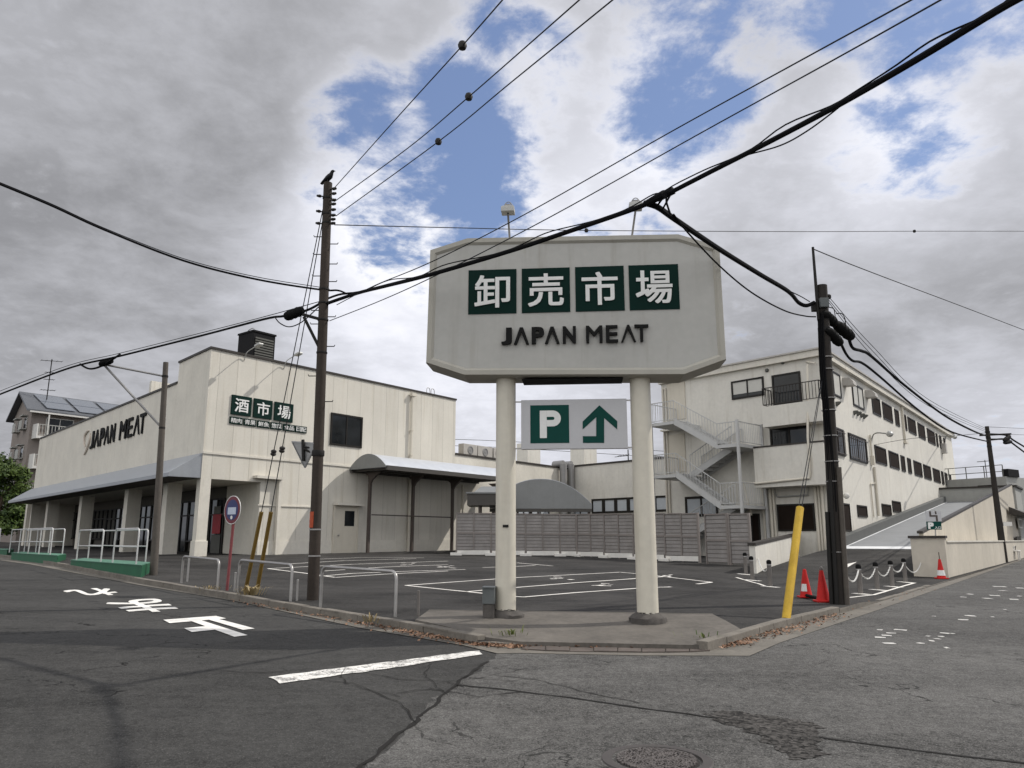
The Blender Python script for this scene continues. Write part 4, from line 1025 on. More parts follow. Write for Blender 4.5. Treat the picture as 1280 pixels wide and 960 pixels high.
# flat canopy between the two
Yf = 40.0; p0 = D(584, 617, Yf); p1 = D(632, 616, Yf); zb_ = D(600, 631.5, Yf).z
fc = thing("flat_canopy", "flat canopy with a deep dark grey fascia left of the barrel canopy", "canopy", ((p0.x + p1.x) / 2, Yf + 1, H(p0.x, Yf)))
b = MB(); b.prism([Vector((p0.x, Yf, zb_)), Vector((p1.x, Yf, zb_)), Vector((p1.x, Yf, p0.z)), Vector((p0.x, Yf, p0.z))], Vector((0, 2.4, 0))); b.build("fascia", M['fascia'], fc)
b = MB(); b.prism([Vector((p0.x - .06, Yf - .06, p0.z + .003)), Vector((p1.x, Yf - .06, p0.z + .003)), Vector((p1.x, Yf - .06, p0.z + .08)), Vector((p0.x - .06, Yf - .06, p0.z + .08))], Vector((0, 2.5, 0)));
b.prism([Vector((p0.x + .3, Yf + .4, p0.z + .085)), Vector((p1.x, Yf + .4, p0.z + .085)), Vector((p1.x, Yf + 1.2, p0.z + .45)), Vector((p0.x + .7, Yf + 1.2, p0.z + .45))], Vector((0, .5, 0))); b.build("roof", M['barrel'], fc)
px_ = D(599, 690, Yf + .3)
for y in (.3, 2.0): b = MB(); b.box((px_.x, Yf + y, (zb_ + .4) / 2), Vector((1, 0, 0)), Vector((0, 1, 0)), Z, .06, .06, (zb_ - .4) / 2); b.build("post", M['brown'], fc)

# ---------------------------------------------------------------- slat fence
def fence_line(px0, y0, px1, y1, n, h0, h1, label, gate=False, gap=.28):
    a, bb = G(px0, y0, LOT), G(px1, y1, LOT); d = V2(bb) - V2(a); L = d.length; d.normalize(); n_ = Vector((d.y, -d.x, 0))
    W = Wall(a, d, n_)
    f = thing("slat_fence" if not gate else "slat_gate", label, "fence" if not gate else "gate", W.pt(L / 2, H(*W.pt(L / 2, 0)[:2])), "mauve slat fence panels")
    for k in range(n):
        s0, s1 = L * k / n, L * (k + 1) / n; gz0 = H(*W.pt((s0 + s1) / 2, 0)[:2]) + .09
        hh = h0 + (h1 - h0) * (k + .5) / n
        b = MB(); m = 11; pw = .055
        zb, zt = gz0 + gap, gz0 + hh
        for q in range(m):
            z0 = zb + (zt - zb) * q / m; z1 = zb + (zt - zb) * (q + 1) / m - .028; dn = R.uniform(-.004, .004)
            b.wbox(W, s0 + pw, s1 - .004, -.012 + dn, .012 + dn, z0, z1)
        b.build("slat_panel", M['fence'], f)
        b = MB(); zm = zb + (zt - zb) * .46; b.wbox(W, s0 + pw, s1 - .004, .02, .05, zm - .04, zm + .04); b.wbox(W, s0 + pw, s1 - .004, -.015, .05, zt + .002, zt + .05); b.wbox(W, s0 + pw, s1 - .004, -.03, -.016, zb - .02, zt); b.build("rail", M['fence_p'], f)
        b = MB(); b.wbox(W, s0, s0 + pw - .004, -.04, .056, gz0 - .3, zt + .06); b.build("post", M['fence_p'], f)
        if gap > .15 and k % 2 == 0:
            b = MB(); b.wbox(W, s0 + pw + .02, min(s0 + 2 * (s1 - s0), L) - .03, .058, .075, gz0 + .04, zb - .03); b.build("base_board", M['base_w'], f)
            b = MB(); c = W.pt(s0 + .02, gz0 + .03, .03); b.box(c, W.d, W.n, Z, .28, .16, .11); b.build("footing", M['base_w'], f, bevel=.02)
    b = MB(); b.wbox(W, L - .05, L + .04, -.04, .056, H(bb.x, bb.y) - .2, zt + .06); b.build("post", M['fence_p'], f)
    return W
WFe = fence_line(569.5, 694, 721, 695.5, 7, 2.0, 2.0, "shaded mauve slat fence run under the canopies left of the lit run")
fence_line(722, 695.5, 875, 703.5, 8, 2.02, 2.02, "sunlit mauve slat fence run behind the parking bays")
fence_line(884, 704.5, 912, 706.3, 1, 1.98, 1.98, "narrow mauve slat gate leaf right of the dark gap", True, .1)
fence_line(914, 706.5, 940, 708.0, 1, 1.98, 1.98, "last mauve slat panel beside the bollards", True, .1)

# ---------------------------------------------------------------- three storey block
bl = thing("apartment_block", "cream three storey block with dark panelled windows and an outside stair", "building", (M0.x, M0.y, H(M0.x, M0.y)))
gm = 0.0
b = MB(); b.vprism([PM(0, 0), PM(aL, 0), PM(aL, bR), PM(0, bR)], gm, zR - .32); b.build("wall", M['cream_m'], bl)
b = MB(); b.vprism([PM(-.22, -.22), PM(aL + .1, -.22), PM(aL + .1, bR + .2), PM(-.22, bR + .2)], zR - .318, zR); b.build("eave", M['cream'], bl)
b = MB(); b.vprism([PM(-.3, -.3), PM(aL + .12, -.3), PM(aL + .12, bR + .26), PM(-.3, bR + .26)], zR + .002, zR + .08); b.build("roof_edge", M['ac'], bl)
# long side openings: rows of dark panels
r3t = ML.hit(1091, 495)[1]; r3b = ML.hit(1091, 516.5)[1]; r2t = ML.hit(1094, 556.5)[1]; r2b = ML.hit(1094, 578)[1]
k75 = 1 / 7.5
rows3 = [((440, 405), (517, 455)), ((540, 460), (628, 515)), ((655, 525), (692, 548)), ((735, 572), (762, 590)), ((778, 600), (850, 645)), ((872, 655), (935, 690)), ((960, 710), (1030, 752)), ((1044, 770), (1058, 778)), ((1076, 788), (1094, 800)), ((1116, 812), (1130, 822))]
for (x0, y0), (x1, y1) in rows3:
    s0_, _ = ML.hit(1030 + x0 * k75, 440 + y0 * k75); s1_, _ = ML.hit(1030 + x1 * k75, 440 + y1 * k75)
    window(ML, s0_, s1_, r3b, r3t, bl, 1, .07, .05, 'frame_k', 'shutter')
rows2 = [((468, 42), (572, 75)), ((600, 92), (690, 128)), ((713, 138), (748, 150)), ((775, 160), (806, 172)), ((834, 185), (907, 215)), ((925, 220), (992, 245)), ((1015, 257), (1078, 282)), ((1094, 288), (1112, 293)), ((1127, 300), (1148, 308)), ((1166, 312), (1184, 320))]
for (x0, y0), (x1, y1) in rows2:
    s0_, _ = ML.hit(1030 + x0 * k75, 550 + y0 * k75); s1_, _ = ML.hit(1030 + x1 * k75, 550 + y1 * k75)
    window(ML, s0_, s1_, r2b, r2t, bl, 1, .07, .05, 'frame_k', 'shutter')
# glazed windows nearer the corner
for px0, px1, z0_, z1_ in ((1033, 1050.5, r3b - .12, r3t + .05), (1065, 1077.5, r3b - .12, r3t + .05), (1041, 1056, r2b - .22, r2t + .12), (1062, 1083, r2b - .25, r2t + .1)):
    yy = 490 if z0_ > r3b - 1 else 570
    window(ML, ML.hit(px0, yy)[0], ML.hit(px1, yy)[0], z0_, z1_, bl, 2, .08, .06, 'frame_k', 'blind' if yy == 490 else 'glass')
for px in (1062, 1083):
    s, _ = ML.hit(px, 570)
for px0, px1 in ((1041, 1056), (1062, 1083)):
    s0_, s1_ = ML.hit(px0, 570)[0], ML.hit(px1, 570)[0]; b = MB()
    for k in range(9): s = s0_ + (s1_ - s0_) * (k + .5) / 9; b.wbox(ML, s - .012, s + .012, .1, .12, r2b - .2, r2t + .05)
    for z in (r2b - .15, r2t - .1): b.wbox(ML, s0_, s1_, .121, .14, z, z + .03)
    b.build("window_grille", M['brown'], bl)
# ground floor openings
for (x0, y0, x1, y1) in ((160, 585, 255, 858), (305, 603, 405, 728), (536, 592, 632, 718), (634, 563, 722, 683)):
    s0_, z1_ = ML.hit(1030 + x0 * k75, 550 + (y0 + 4) * k75); s1_, z0_ = ML.hit(1030 + x1 * k75, 550 + y1 * k75)
    window(ML, s0_, s1_, z0_, z1_, bl, 1, .07, .05, 'frame_k', 'shutter')
# half round vent hoods, small vents, globe lamp, pipes
for px, py in ((1055, 478.5), (1083, 493.5)):
    s, z = ML.hit(px, py); b = MB(); pts = [ML.pt(s - .3, z - .18, .0)] + [ML.pt(s - .3 , z - .18 + .4 * math.sin(t * math.pi / 12), .5 - .5 * (1 - math.cos(t * math.pi / 12))) for t in range(0, 7)][::1]
    pr = [(0.003, z - .2), (.55, z - .2), (.52, z + .0), (.4, z + .14), (.2, z + .2), (.003, z + .22)]
    b.prism([ML.pt(s - .32, zz_, n_) for n_, zz_ in pr], D2 * .64); b.build("vent_hood", M['ac'], bl)
for x, y in ((280, 570), (312, 580), (344, 597), (372, 608), (115, 487)):
    s, z = ML.hit(1030 + x * k75, 440 + y * k75); b = MB(); b.prism([ML.pt(s - .12, zz_, n_) for n_, zz_ in ((.003, z - .12), (.22, z + .05), (.22, z + .10), (.003, z + .1))], D2 * .24); b.build("vent_cowl", M['far_dark'], bl)
s, z = ML.hit(1051.5, 620); b = MB(); b.lathe(ML.pt(s, z, .0), [(.04, 0), (.04, .08), (.08, .12), (.14, .18), (.15, .25), (.12, .33), (.05, .38)], 14, N2); b.build("globe_lamp", M['apt_white'], bl)
b = MB(); s, z = ML.hit(1086, 548); s2_, z2_ = ML.hit(1092, 622)
b.tube([ML.pt(s, z + .2, .08), ML.pt(s, z - 1.4, .08)], .05, 6); b.wbox(ML, s - .12, s + .12, .004, .2, z - 1.5, z - 1.0); b.tube([ML.pt(s + .3, z - 1.6, .08), ML.pt(s + .3, z - 4.3, .08)], .07, 6)
b.tube([ML.pt(s - .8, z - 2.6, .06), ML.pt(s - .8, z - 4.4, .06)], .035, 6); b.tube([ML.pt(s - .8, z - 2.6, .06), ML.pt(s + .2, z - 2.5, .06)], .035, 6); b.build("wall_pipe", M['pipe'], bl)
b = MB(); s, z = ML.hit(1125, 505); b.wbox(ML, s - .05, s + .10, .003, .14, r3b - .9, zR - .33); b.wbox(ML, s - .2, s + .3, .003, .2, r3b - 1.0, r3b - .88); b.build("wall_pipe", M['pipe'], bl)
b = MB(); s, z = ML.hit(1177, 560); b.wbox(ML, s - .3, s + .3, .003, .35, z - .45, z + .35); b.build("outdoor_unit", M['ac'], bl)
# street lamps bracketed off the wall
for (px, py), (qx, qy), w in (((1087, 549), (1111, 542.5), 1.0), ((1180, 547), (1193, 546), 1.0)):
    s, z = ML.hit(px, py); a = ML.pt(s, z, .02); tip = ML.pt(ML.hit(qx, qy, 2.6)[0], ML.hit(qx, qy, 2.6)[1], 2.6)
    b = MB(); b.tube(spline([a - Z * .5, a + N2 * .15 + Z * .15, a.lerp(tip, .45) + Z * .22, tip], 5), .035, 6); lp = b.build("street_lamp", M['duct'], bl)
    d = (tip - a); d.z = 0; d.normalize(); b = MB(); b.lathe(tip - d * .1 + Z * .0, [(.05, 0), (.11, .15), (.15, .4), (.13, .65), (.05, .78)], 10, (d - Z * .1).normalized()); b.build("lamp_head", M['lamp_w'], lp)
# car park end: windows
s0_, z1_ = MF.hit(954.5, 472); s1_, z0_ = MF.hit(915.5, 500); o = window(MF, s0_, s1_, MF.hit(916, 500)[1], MF.hit(916, 477)[1], bl, 2, .09, .06, 'frame_k', 'blind')
b = MB(); b.wbox(MF, s0_ + .06, s1_ - .06, .03, .05, MF.hit(916, 500)[1] + .05, MF.hit(916, 494)[1]); b.build("lower_light", M['glass'], o)
window(MF, MF.hit(1001.5, 480)[0], MF.hit(965.5, 480)[0], MF.hit(966, 508)[1], MF.hit(966, 469.5)[1], bl, 1, .09, .06, 'frame_k', 'glass')
window(MF, MF.hit(1012, 545)[0], MF.hit(963, 545)[0], MF.hit(963, 562)[1], MF.hit(963, 535.5)[1], bl, 2, .10, .06, 'frame_k', 'glass')
window(MF, MF.hit(1019, 645)[0], MF.hit(972, 645)[0], MF.hit(975, 664)[1], MF.hit(975, 630.5)[1], bl, 1, .08, .05, 'frame_k', 'shutter')
window(MF, MF.hit(950, 650)[0], MF.hit(939, 650)[0], H(*PM(3, 0)[:2]), MF.hit(945, 642)[1], bl, 1, .08, .05, 'frame_k', 'shutter')
window(MF, MF.hit(898, 632)[0], MF.hit(857, 632)[0], MF.hit(860, 646)[1], MF.hit(860, 621)[1], bl, 2, .13, .06, 'frame_k', 'glass_l')
for py in (563, 523): pass
# stair doors on the two upper floors
for py in (523, 588):
    s1_, z0_ = MF.hit(836, py + 3); s0_, _ = MF.hit(858, py); b = MB(); b.wbox(MF, s0_, s1_, .002, .05, z0_, z0_ + 2.1); b.build("door", M['door'], bl)
    b = MB(); b.wbox(MF, s0_ - .3, s1_ + .15, .003, .45, z0_ + 2.3, z0_ + 2.4); b.build("door_hood", M['cream'], bl)
# balconies wrapping the corner: solid lower parapets
def balcony(px0, pytop, pybot, out, slab):
    W = Wall(M0 + N1 * out, D1, N1); s1_, zt_ = W.hit(px0, pytop); _, zb_ = W.hit(px0, pybot); return s1_, zt_, zb_
s1_, zt_, zb_ = balcony(941.5, 560.5, 610, 1.15, 0); o2 = 1.15
b = MB(); b.wbox(MF, -.35, s1_, o2 - .14, o2, zb_, zt_); b.wbox(MF, s1_ - .14, s1_, .01, o2 - .142, zb_, zt_); b.wbox(MF, -.35, -.21, .01, o2 - .142, zb_, zt_); b.wbox(MF, -.2, s1_ - .15, .01, o2 - .145, zb_ + .003, zb_ + .16); bc = b.build("balcony", M['cream_m'], bl)
b = MB(); b.wbox(MF, -.38, s1_ + .03, o2 - .17, o2 + .03, zt_ + .002, zt_ + .07); b.build("balcony_cap", M['cap'], bc)
b = MB(); q = [MF.pt(s1_ + .6, zb_ - 1.3, o2 * .6), MF.pt(s1_ + .62, zb_ + .3, o2 + .05), MF.pt(s1_ - .1, zb_ + .2, o2 + .06), MF.pt(.4, zb_ + .32, o2 + .06), MF.pt(.36, zb_ + .5, o2 + .06), MF.pt(.34, zt_ + .3, o2 + .05), MF.pt(.5, zR - .7, .3)]
b.tube(q, .055, 8); b.build("downpipe", M['pipe'], bl)
s1_, zt_, zb_ = balcony(952, 509, 534.5, .95, 0); o3 = .95
b = MB(); b.wbox(MF, -.3, s1_, o3 - .12, o3, zb_, zt_); b.wbox(MF, s1_ - .12, s1_, .01, o3 - .122, zb_, zt_); b.wbox(MF, -.3, -.18, .01, o3 - .122, zb_, zt_); b.wbox(MF, -.17, s1_ - .13, .01, o3 - .125, zb_ + .003, zb_ + .15); bc3 = b.build("balcony", M['cream_m'], bl)
zr_ = MF.hit(960, 484.5, .95)[1]; b = MB()
def railing(b, pts, h, pitch=.13, r=.014, top=.03, low=.1):
    for a, c in zip(pts[:-1], pts[1:]):
        a, c = Vector(a), Vector(c); L = (V2(c) - V2(a)).length
        b.bar(a + Z * h, c + Z * h, top * 1.6, top * 1.4); b.bar(a + Z * low, c + Z * low, top, top)
        n = max(1, int(L / pitch))
        for k in range(n + 1):
            p = a.lerp(c, k / n); b.bar(p + Z * low, p + Z * h, r * (2.4 if k in (0, n) else 1.6), r * (2.4 if k in (0, n) else 1.6))
rp = [MF.pt(s1_ - .06, zt_, .05), MF.pt(s1_ - .06, zt_, o3 - .06), MF.pt(-.24, zt_, o3 - .06), MF.pt(-.24, zt_, .05)]
railing(b, rp, max(zr_ - zt_, .8), .16, .014); b.build("balcony_railing", M['rail_k'], bc3)
# ground floor pipes below the balcony
for k, px in enumerate((957, 961.5, 966, 970, 1023, 1027, 1031)):
    s, _ = MF.hit(px, 650); b = MB(); b.tube([MF.pt(s, zb_ - 1.5 - .15, .1), MF.pt(s, H(*PM(s, 0)[:2]) - .1, .1)], .06 if k % 2 else .08, 8); b.build("downpipe", M['pipe'], bl)
b = MB(); s0_, z_ = MF.hit(973, 621); s1__, _ = MF.hit(1011, 620); b.tube([MF.pt(s0_ + .2, z_ + .35, .1), MF.pt(s0_, z_, .1), MF.pt(s1__, z_ + .02, .1), MF.pt(s1__ - .05, z_ + .4, .1)], .04, 6); b.build("wall_pipe", M['far_wall'], bl)
b = MB()
for px in (832, 835.5): s, _ = MF.hit(px, 560); b.tube([MF.pt(s, zR - .6, .08), MF.pt(s, H(*PM(s, 0)[:2]) - .1, .08)], .05, 6)
b.build("downpipe", M['pipe'], bl)
for px, py in ((959, 463), (978.5, 453)): s, z = MF.hit(px, py); b = MB(); b.lathe(MF.pt(s, z, 0.0), [(.1, 0), (.1, .06), (.05, .12)], 10, N1); b.build("vent_cowl", M['far_dark'], bl)
s, z = MF.hit(1008, 452); b = MB(); b.tube([MF.pt(s, z, .02), MF.pt(s - .6, z - .25, .4)], .05, 6); b.build("overflow_pipe", M['pipe'], bl)

# ---------------------------------------------------------------- outside steel stair
O1, O2 = 1.25, 2.5                       # inner / outer flight edges from the wall
WO = Wall(M0 + N1 * O2, D1, N1)
a3l, z3 = WO.hit(842, 526); aTop, _ = WO.hit(812, 526); a3r, zm3 = WO.hit(897, 556.5); aEnd, _ = WO.hit(923.5, 556.5)
a2l, z2 = WO.hit(845, 592.5); a2r, zm2 = WO.hit(901, 632)
print("STAIR", a3l, aTop, a3r, aEnd, z3, zm3, z2, zm2)
aL_ = (a3l + a2l) / 2; aR_ = (a3r + a2r) / 2; aTop = max(aTop, aL_ + 1.1)
sr = thing("steel_staircase", "pale grey steel outside staircase zigzagging up the end of the cream block", "staircase", MF.pt((aL_ + aR_) / 2, H(*PM((aL_ + aR_) / 2, 0)[:2]), 1.3))
def landing(a0, a1, n0, n1, z): b = MB(); b.wbox(MF, a0, a1, n0, n1, z - .16, z); b.build("landing", M['stair'], sr)
def flight(a0, z0, a1, z1, n0, n1, railside):
    d = Vector((0, 0, 0)); n = max(3, round(abs(z1 - z0) / .19)); b = MB()
    for k in range(n):
        f0, f1 = k / n, (k + 1) / n; sa = a0 + (a1 - a0) * f0; sb = a0 + (a1 - a0) * f1; z = z0 + (z1 - z0) * (f0 + .5 / n)
        b.wbox(MF, min(sa, sb), max(sa, sb), n0 + .05, n1 - .05, z - .03, z)
        zz_ = z0 + (z1 - z0) * f0
        b.wbox(MF, sa - .01, sa + .01, n0 + .052, n1 - .052, min(z, z0 + (z1 - z0) * (f0 - .5 / n)) + .002, max(z, z0 + (z1 - z0) * (f0 - .5 / n)) - .032)
    b.build("tread", M['stair'], sr)
    for nn in (n0 + .025, n1 - .025):
        b = MB(); b.prism([MF.pt(a0, z0 - .2, nn - .02), MF.pt(a1, z1 - .2, nn - .02), MF.pt(a1, z1 + .13, nn - .02), MF.pt(a0, z0 + .13, nn - .02)], N1 * .04); b.build("stringer", M['stair'], sr)
    b = MB()
    for nn in railside: railing(b, [MF.pt(a0, z0, nn), MF.pt(a1, z1, nn)], 1.08, .16, .012, .028, .16)
    b.build("handrail", M['stair'], sr)
for zu, zm in ((z3, zm3), (z2, zm2)):
    landing(aL_, aTop, .06, O2, zu); landing(aEnd, aR_, .06, O2, zm)
    flight(aL_ - .005, zu, aR_ + .005, zm, O1 + .05, O2, (O2 - .03,))
    b = MB(); railing(b, [MF.pt(aL_, zu, O2 - .03), MF.pt(aTop - .03, zu, O2 - .03), MF.pt(aTop - .03, zu, .1)], 1.08, .16, .012, .028); b.build("handrail", M['stair'], sr)
    b = MB(); railing(b, [MF.pt(aR_, zm, O2 - .03), MF.pt(aEnd + .03, zm, O2 - .03), MF.pt(aEnd + .03, zm, .1)], 1.08, .16, .012, .028); b.build("handrail", M['stair'], sr)
flight(aR_ + .005, zm3, aL_ - .005, z2, .06, O1 - .05, (O1 - .08, .1))
gS = H(*PM(aL_, 0)[:2]) + .1
flight(aR_ + .005, zm2, aR_ + .005 + (aL_ - aR_) * (zm2 - gS) / (zm3 - z2), gS, .06, O1 - .05, (O1 - .08,))
for a_, n_ in ((aEnd + .02, O2 + .02), (aTop - .1, O2 + .02), (aEnd + .02, .2)):
    b = MB(); zt_ = (z3 if a_ > aR_ + .3 and n_ > 1 and a_ > aL_ else zm3 + 1.15); b.wbox(MF, a_ - .06, a_ + .06, n_ - .06, n_ + .06, gS - .3, zt_); b.build("post", M['stair'], sr)

# ---------------------------------------------------------------- ramp up to the deck
Q0 = G(1185, 722, 0.02); Q0 = V2(Q0)
latR = (Q0 - V2(M0)).dot(N2)
WR = Wall(V2(M0) + N2 * latR, D2, N2); tq = (Q0 - V2(M0)).dot(D2)
# deck line: starts at the white band
latD = latR - 1.15
tb = None
WD = Wall(V2(M0) + N2 * (latD), D2, N2)
# slope measured along the foot of the block
t0_, zc0 = ML.hit(1056, 684, .45); t1_, zc1 = ML.hit(1192, 624, .45)
gr_ = (zc1 - zc0) / (t1_ - t0_)
print("RAMP", latR, tq, "slope", gr_, t0_, zc0, t1_, zc1)
rz = lambda t: zc0 + gr_ * (t - t0_)
tf = t0_ - .6
print("foot", tf, rz(tf), latD, H(*WD.pt(tf, 0)[:2]))
tEnd = t1_ + 3
b = MB(); b.prism([WD.pt(t, z, 0) for t, z in ((tf, rz(tf) - .6), (tEnd, -.2), (tEnd, rz(tEnd)), (tf, rz(tf)))], -N2 * (latD - .01)); struct(b.build("ramp", M['ramp']))
b = MB(); tw = WD.hit(1145, 691, 0)[0]
tw0 = ML.hit(1100, 694, latD * .5)[0]; tw1 = ML.hit(1100, 686.5, latD * .5)[0]
b.prism([WD.pt(t, rz(t) + .006, 0.0) for t in (tf + .02, tf + .9)] + [WD.pt(t, rz(t) + .006, -latD + .3) for t in (tf + .9, tf + .02)], Z * .004); struct(b.build("ramp_band", M['ramp_line']))
b = MB(); b.prism([ML.pt(t, z, .03) for t, z in ((max(tf, -1), rz(max(tf, -1)) + .0), (t1_ + 1, rz(t1_ + 1) + .0), (t1_ + 1, rz(t1_ + 1) + .42), (max(tf, -1), rz(max(tf, -1)) + .42))], N2 * .35); struct(b.build("ramp_kerb", M['ramp_curb']))
b = MB(); b.prism([ML.pt(t, rz(t) + .007, .40) for t in (max(tf, -1), t1_ + 1)] + [ML.pt(t, rz(t) + .007, .50) for t in (t1_ + 1, max(tf, -1))], Z * .004); struct(b.build("ramp_line", M['ramp_line']))
# asphalt apron rising from the car park to the foot of the deck
la, lb = G(946, 717, LOT), G(1034, 690.5, LOT)
ap_n = 10; b = MB(); rows = []
f0, f1 = V2(la) - N2 * .3, V2(WD.pt(tq + .1, 0, .2)); f1 = f1 + N2 * max(0, latD + .2 - (f1 - V2(M0)).dot(N2)); e0_, e1_ = V2(WD.pt(tf, 0, -latD + .01)), V2(WD.pt(tf, 0, .2))
for k in range(ap_n + 1):
    row = []
    for j in range(9):
        p = f0.lerp(f1, j / 8).lerp(e0_.lerp(e1_, j / 8), k / ap_n); g = H(p.x, p.y) + LOT(p.x, p.y) + .006; w = (k / ap_n); w = w * w * (3 - 2 * w) * .6 + w * .4
        row.append(Vector((p.x, p.y, g + (rz(tf) - .012 - g) * w)))
    rows.append(b.vs(row))
for k in range(ap_n):
    for j in range(8): b.face((rows[k] + j, rows[k] + j + 1, rows[k + 1] + j + 1, rows[k + 1] + j), True)
struct(b.build("ramp_apron", M['lot']))
from mathutils.bvhtree import BVHTree
bvh = BVHTree.FromPolygons(b.v, b.f); ah = []
for x, y in ((1048, 716), (1071, 702.5), (1046, 708)):
    h_, _, _, _ = bvh.ray_cast(Vector((0, 0, EYE)), ray(x, y)); ah.append((h_ if h_ is not None else G(x, y, LOT)) + Z * .006)
b = MB(); b.poly(ah); struct(b.build("ramp_arrow", M['white_lot']))
# right hand parapet wall of the ramp
tp0, zp0 = WD.hit(1148, 667); tp1, zp1 = WD.hit(1241, 616.5); tp2, zp2 = WD.hit(1262, 606.5)
rw = thing("ramp_wall", "tan rendered parapet wall rising along the car ramp with dark coping", "wall", WD.pt((tp0 + tp1) / 2, H(*WD.pt(tp0, 0)[:2])))
print("ramp wall", tp0, zp0, tp1, zp1, tp2, zp2)
b = MB(); b.prism([WD.pt(t, z, .01) for t, z in ((tp0, -.2), (tp2, -.2), (tp2, zp2), (tp0, zp0))], N2 * .15); b.build("wall", M['cream_r'], rw)
b = MB(); b.prism([WD.pt(t, z, -.03) for t, z in ((tp0 - .1, zp0 + .003), (tp2, zp2 + .003), (tp2, zp2 + .09), (tp0 - .1, zp0 + .09))], N2 * .20); b.build("coping", M['cap'], rw)
fl, zf = WR.hit(1184.5, 673)
tl = tp0 + .2
# front return block with dark coping
e0 = WR.pt(tq, 0, .02); dfr = None
e1 = V2(e0) - N2 * 1.03; dd_ = (V2(e1) - V2(e0)).normalized(); Lb = (V2(e1) - V2(e0)).length; nb = Vector((-dd_.y, dd_.x, 0)); nb = nb if nb.y < 0 else -nb
WBk = Wall(e0, dd_, nb); zfb = WBk.hit(1180, 673)[1]
b = MB(); b.wbox(WBk, 0, Lb, -.30, 0, -.2, zfb); b.build("front_wall", M['cream_r'], rw)
b = MB(); b.wbox(WBk, -.04, Lb + .06, -.34, .05, zfb + .003, zfb + .09); b.build("coping", M['cap'], rw)
print("BLOCK e0", e0, "e1", e1, "nb", nb, "Lb", Lb, "zfb", zfb, "gnd", H(e0.x, e0.y))
pa, pb_ = V2(e0) - nb * .28 + dd_ * .01, V2(e1) - nb * .28 - dd_ * .01
pts = [pa, V2(WR.pt(tq + 34, 0)), V2(WD.pt(tq + 34, 0, .17)), V2(WD.pt(tp0 + .8, 0, .165)), pb_]
z1p = 1.42
b = MB(); b.vprism(pts[::-1], -.2, z1p); b.build("lower_wall", M['cream_r'], rw)
b = MB(); b.wbox(WR, tq + .34, tq + 34, -.12, .05, z1p + .003, z1p + .06); b.build("ledge", M['cream'], rw)
# left low wall of the ramp entry
la, lb = G(946, 717, LOT), G(1034, 690.5, LOT); dl_ = (V2(lb) - V2(la)).normalized(); nl_ = Vector((dl_.y, -dl_.x, 0)); WL = Wall(la, dl_, nl_)
zl0 = WL.hit(946, 682)[1]; sl1, zl1 = WL.hit(1033, 661); 
lw = thing("entry_wall", "low sloping cream wall with dark coping between the slat panel and the ramp", "wall", WL.pt(sl1 / 2, H(*WL.pt(sl1 / 2, 0)[:2])))
ex = 2.2; sl2 = sl1 + ex; zl2 = zl1 + (zl1 - zl0) / sl1 * ex
b = MB(); b.prism([WL.pt(t, z, 0) for t, z in ((0, 0), (sl2, 0), (sl2, zl2), (0, zl0))], -nl_ * .2); b.build("wall", M['cream_m'], lw)
b = MB(); b.prism([WL.pt(t, z, .03) for t, z in ((-.05, zl0 + .003), (sl2, zl2 + .003), (sl2, zl2 + .10), (-.05, zl0 + .10))], -nl_ * .27); b.build("coping", M['cap'], lw)

# parking sign at the ramp
Wsg = Wall(D(1168, 660, e0.y + .9), Vector((1, 0, 0)), Vector((0, -1, 0)))
rs = thing("ramp_sign", "small green P sign with a grey hooked arrow panel above it on the ramp wall", "sign", Wsg.pt(0, zfb + .1))
sx0, sz1 = Wsg.hit(1157.5, 652); sx1, sz0 = Wsg.hit(1176.8, 662)
b = MB(); b.tube([Wsg.pt(Wsg.hit(1169.3, 671)[0], zfb - .1, -.02), Wsg.pt(Wsg.hit(1169.3, 640)[0], Wsg.hit(1169, 638)[1], -.02)], .02, 6); b.build("post", M['steel'], rs)
b = MB(); b.wbox(Wsg, sx0, sx1, .002, .03, sz0, sz1); gp = b.build("parking_panel", M['green_l'], rs)
b = MB(); w_ = sx1 - sx0; h_ = sz1 - sz0; add_text(b, "P", onwall(Wsg, .032), sx0 + w_ * .07, sx0 + w_ * .46, sz0 + h_ * .08, sz1 - h_ * .1, .006, Wsg.n, .06); add_text(b, "入口", onwall(Wsg, .032), sx0 + w_ * .52, sx1 - w_ * .05, sz0 + h_ * .08, sz0 + h_ * .40, .006, Wsg.n, .02); b.build("lettering", M['letter_w'], gp)
ux0, uz1 = Wsg.hit(1156.5, 639); ux1, _ = Wsg.hit(1175.5, 640); b = MB(); b.wbox(Wsg, ux0, ux1, .002, .025, sz1 + .01, uz1); up_ = b.build("arrow_panel", M['panel_w'], rs)
b = MB(); w_ = ux1 - ux0; h_ = uz1 - sz1
for a0, a1, c0, c1 in ((.22, .34, .45, 1.0), (.343, .62, .45, .62), (.623, .75, .0, .62), (.60, .70, .70, 1.0)): b.wbox(Wsg, ux0 + w_ * a0, ux0 + w_ * a1, .026, .032, sz1 + .012 + (h_ - .012) * c0, sz1 + .012 + (h_ - .012) * c1 - .004)
b.build("arrow", M['brown'], up_)

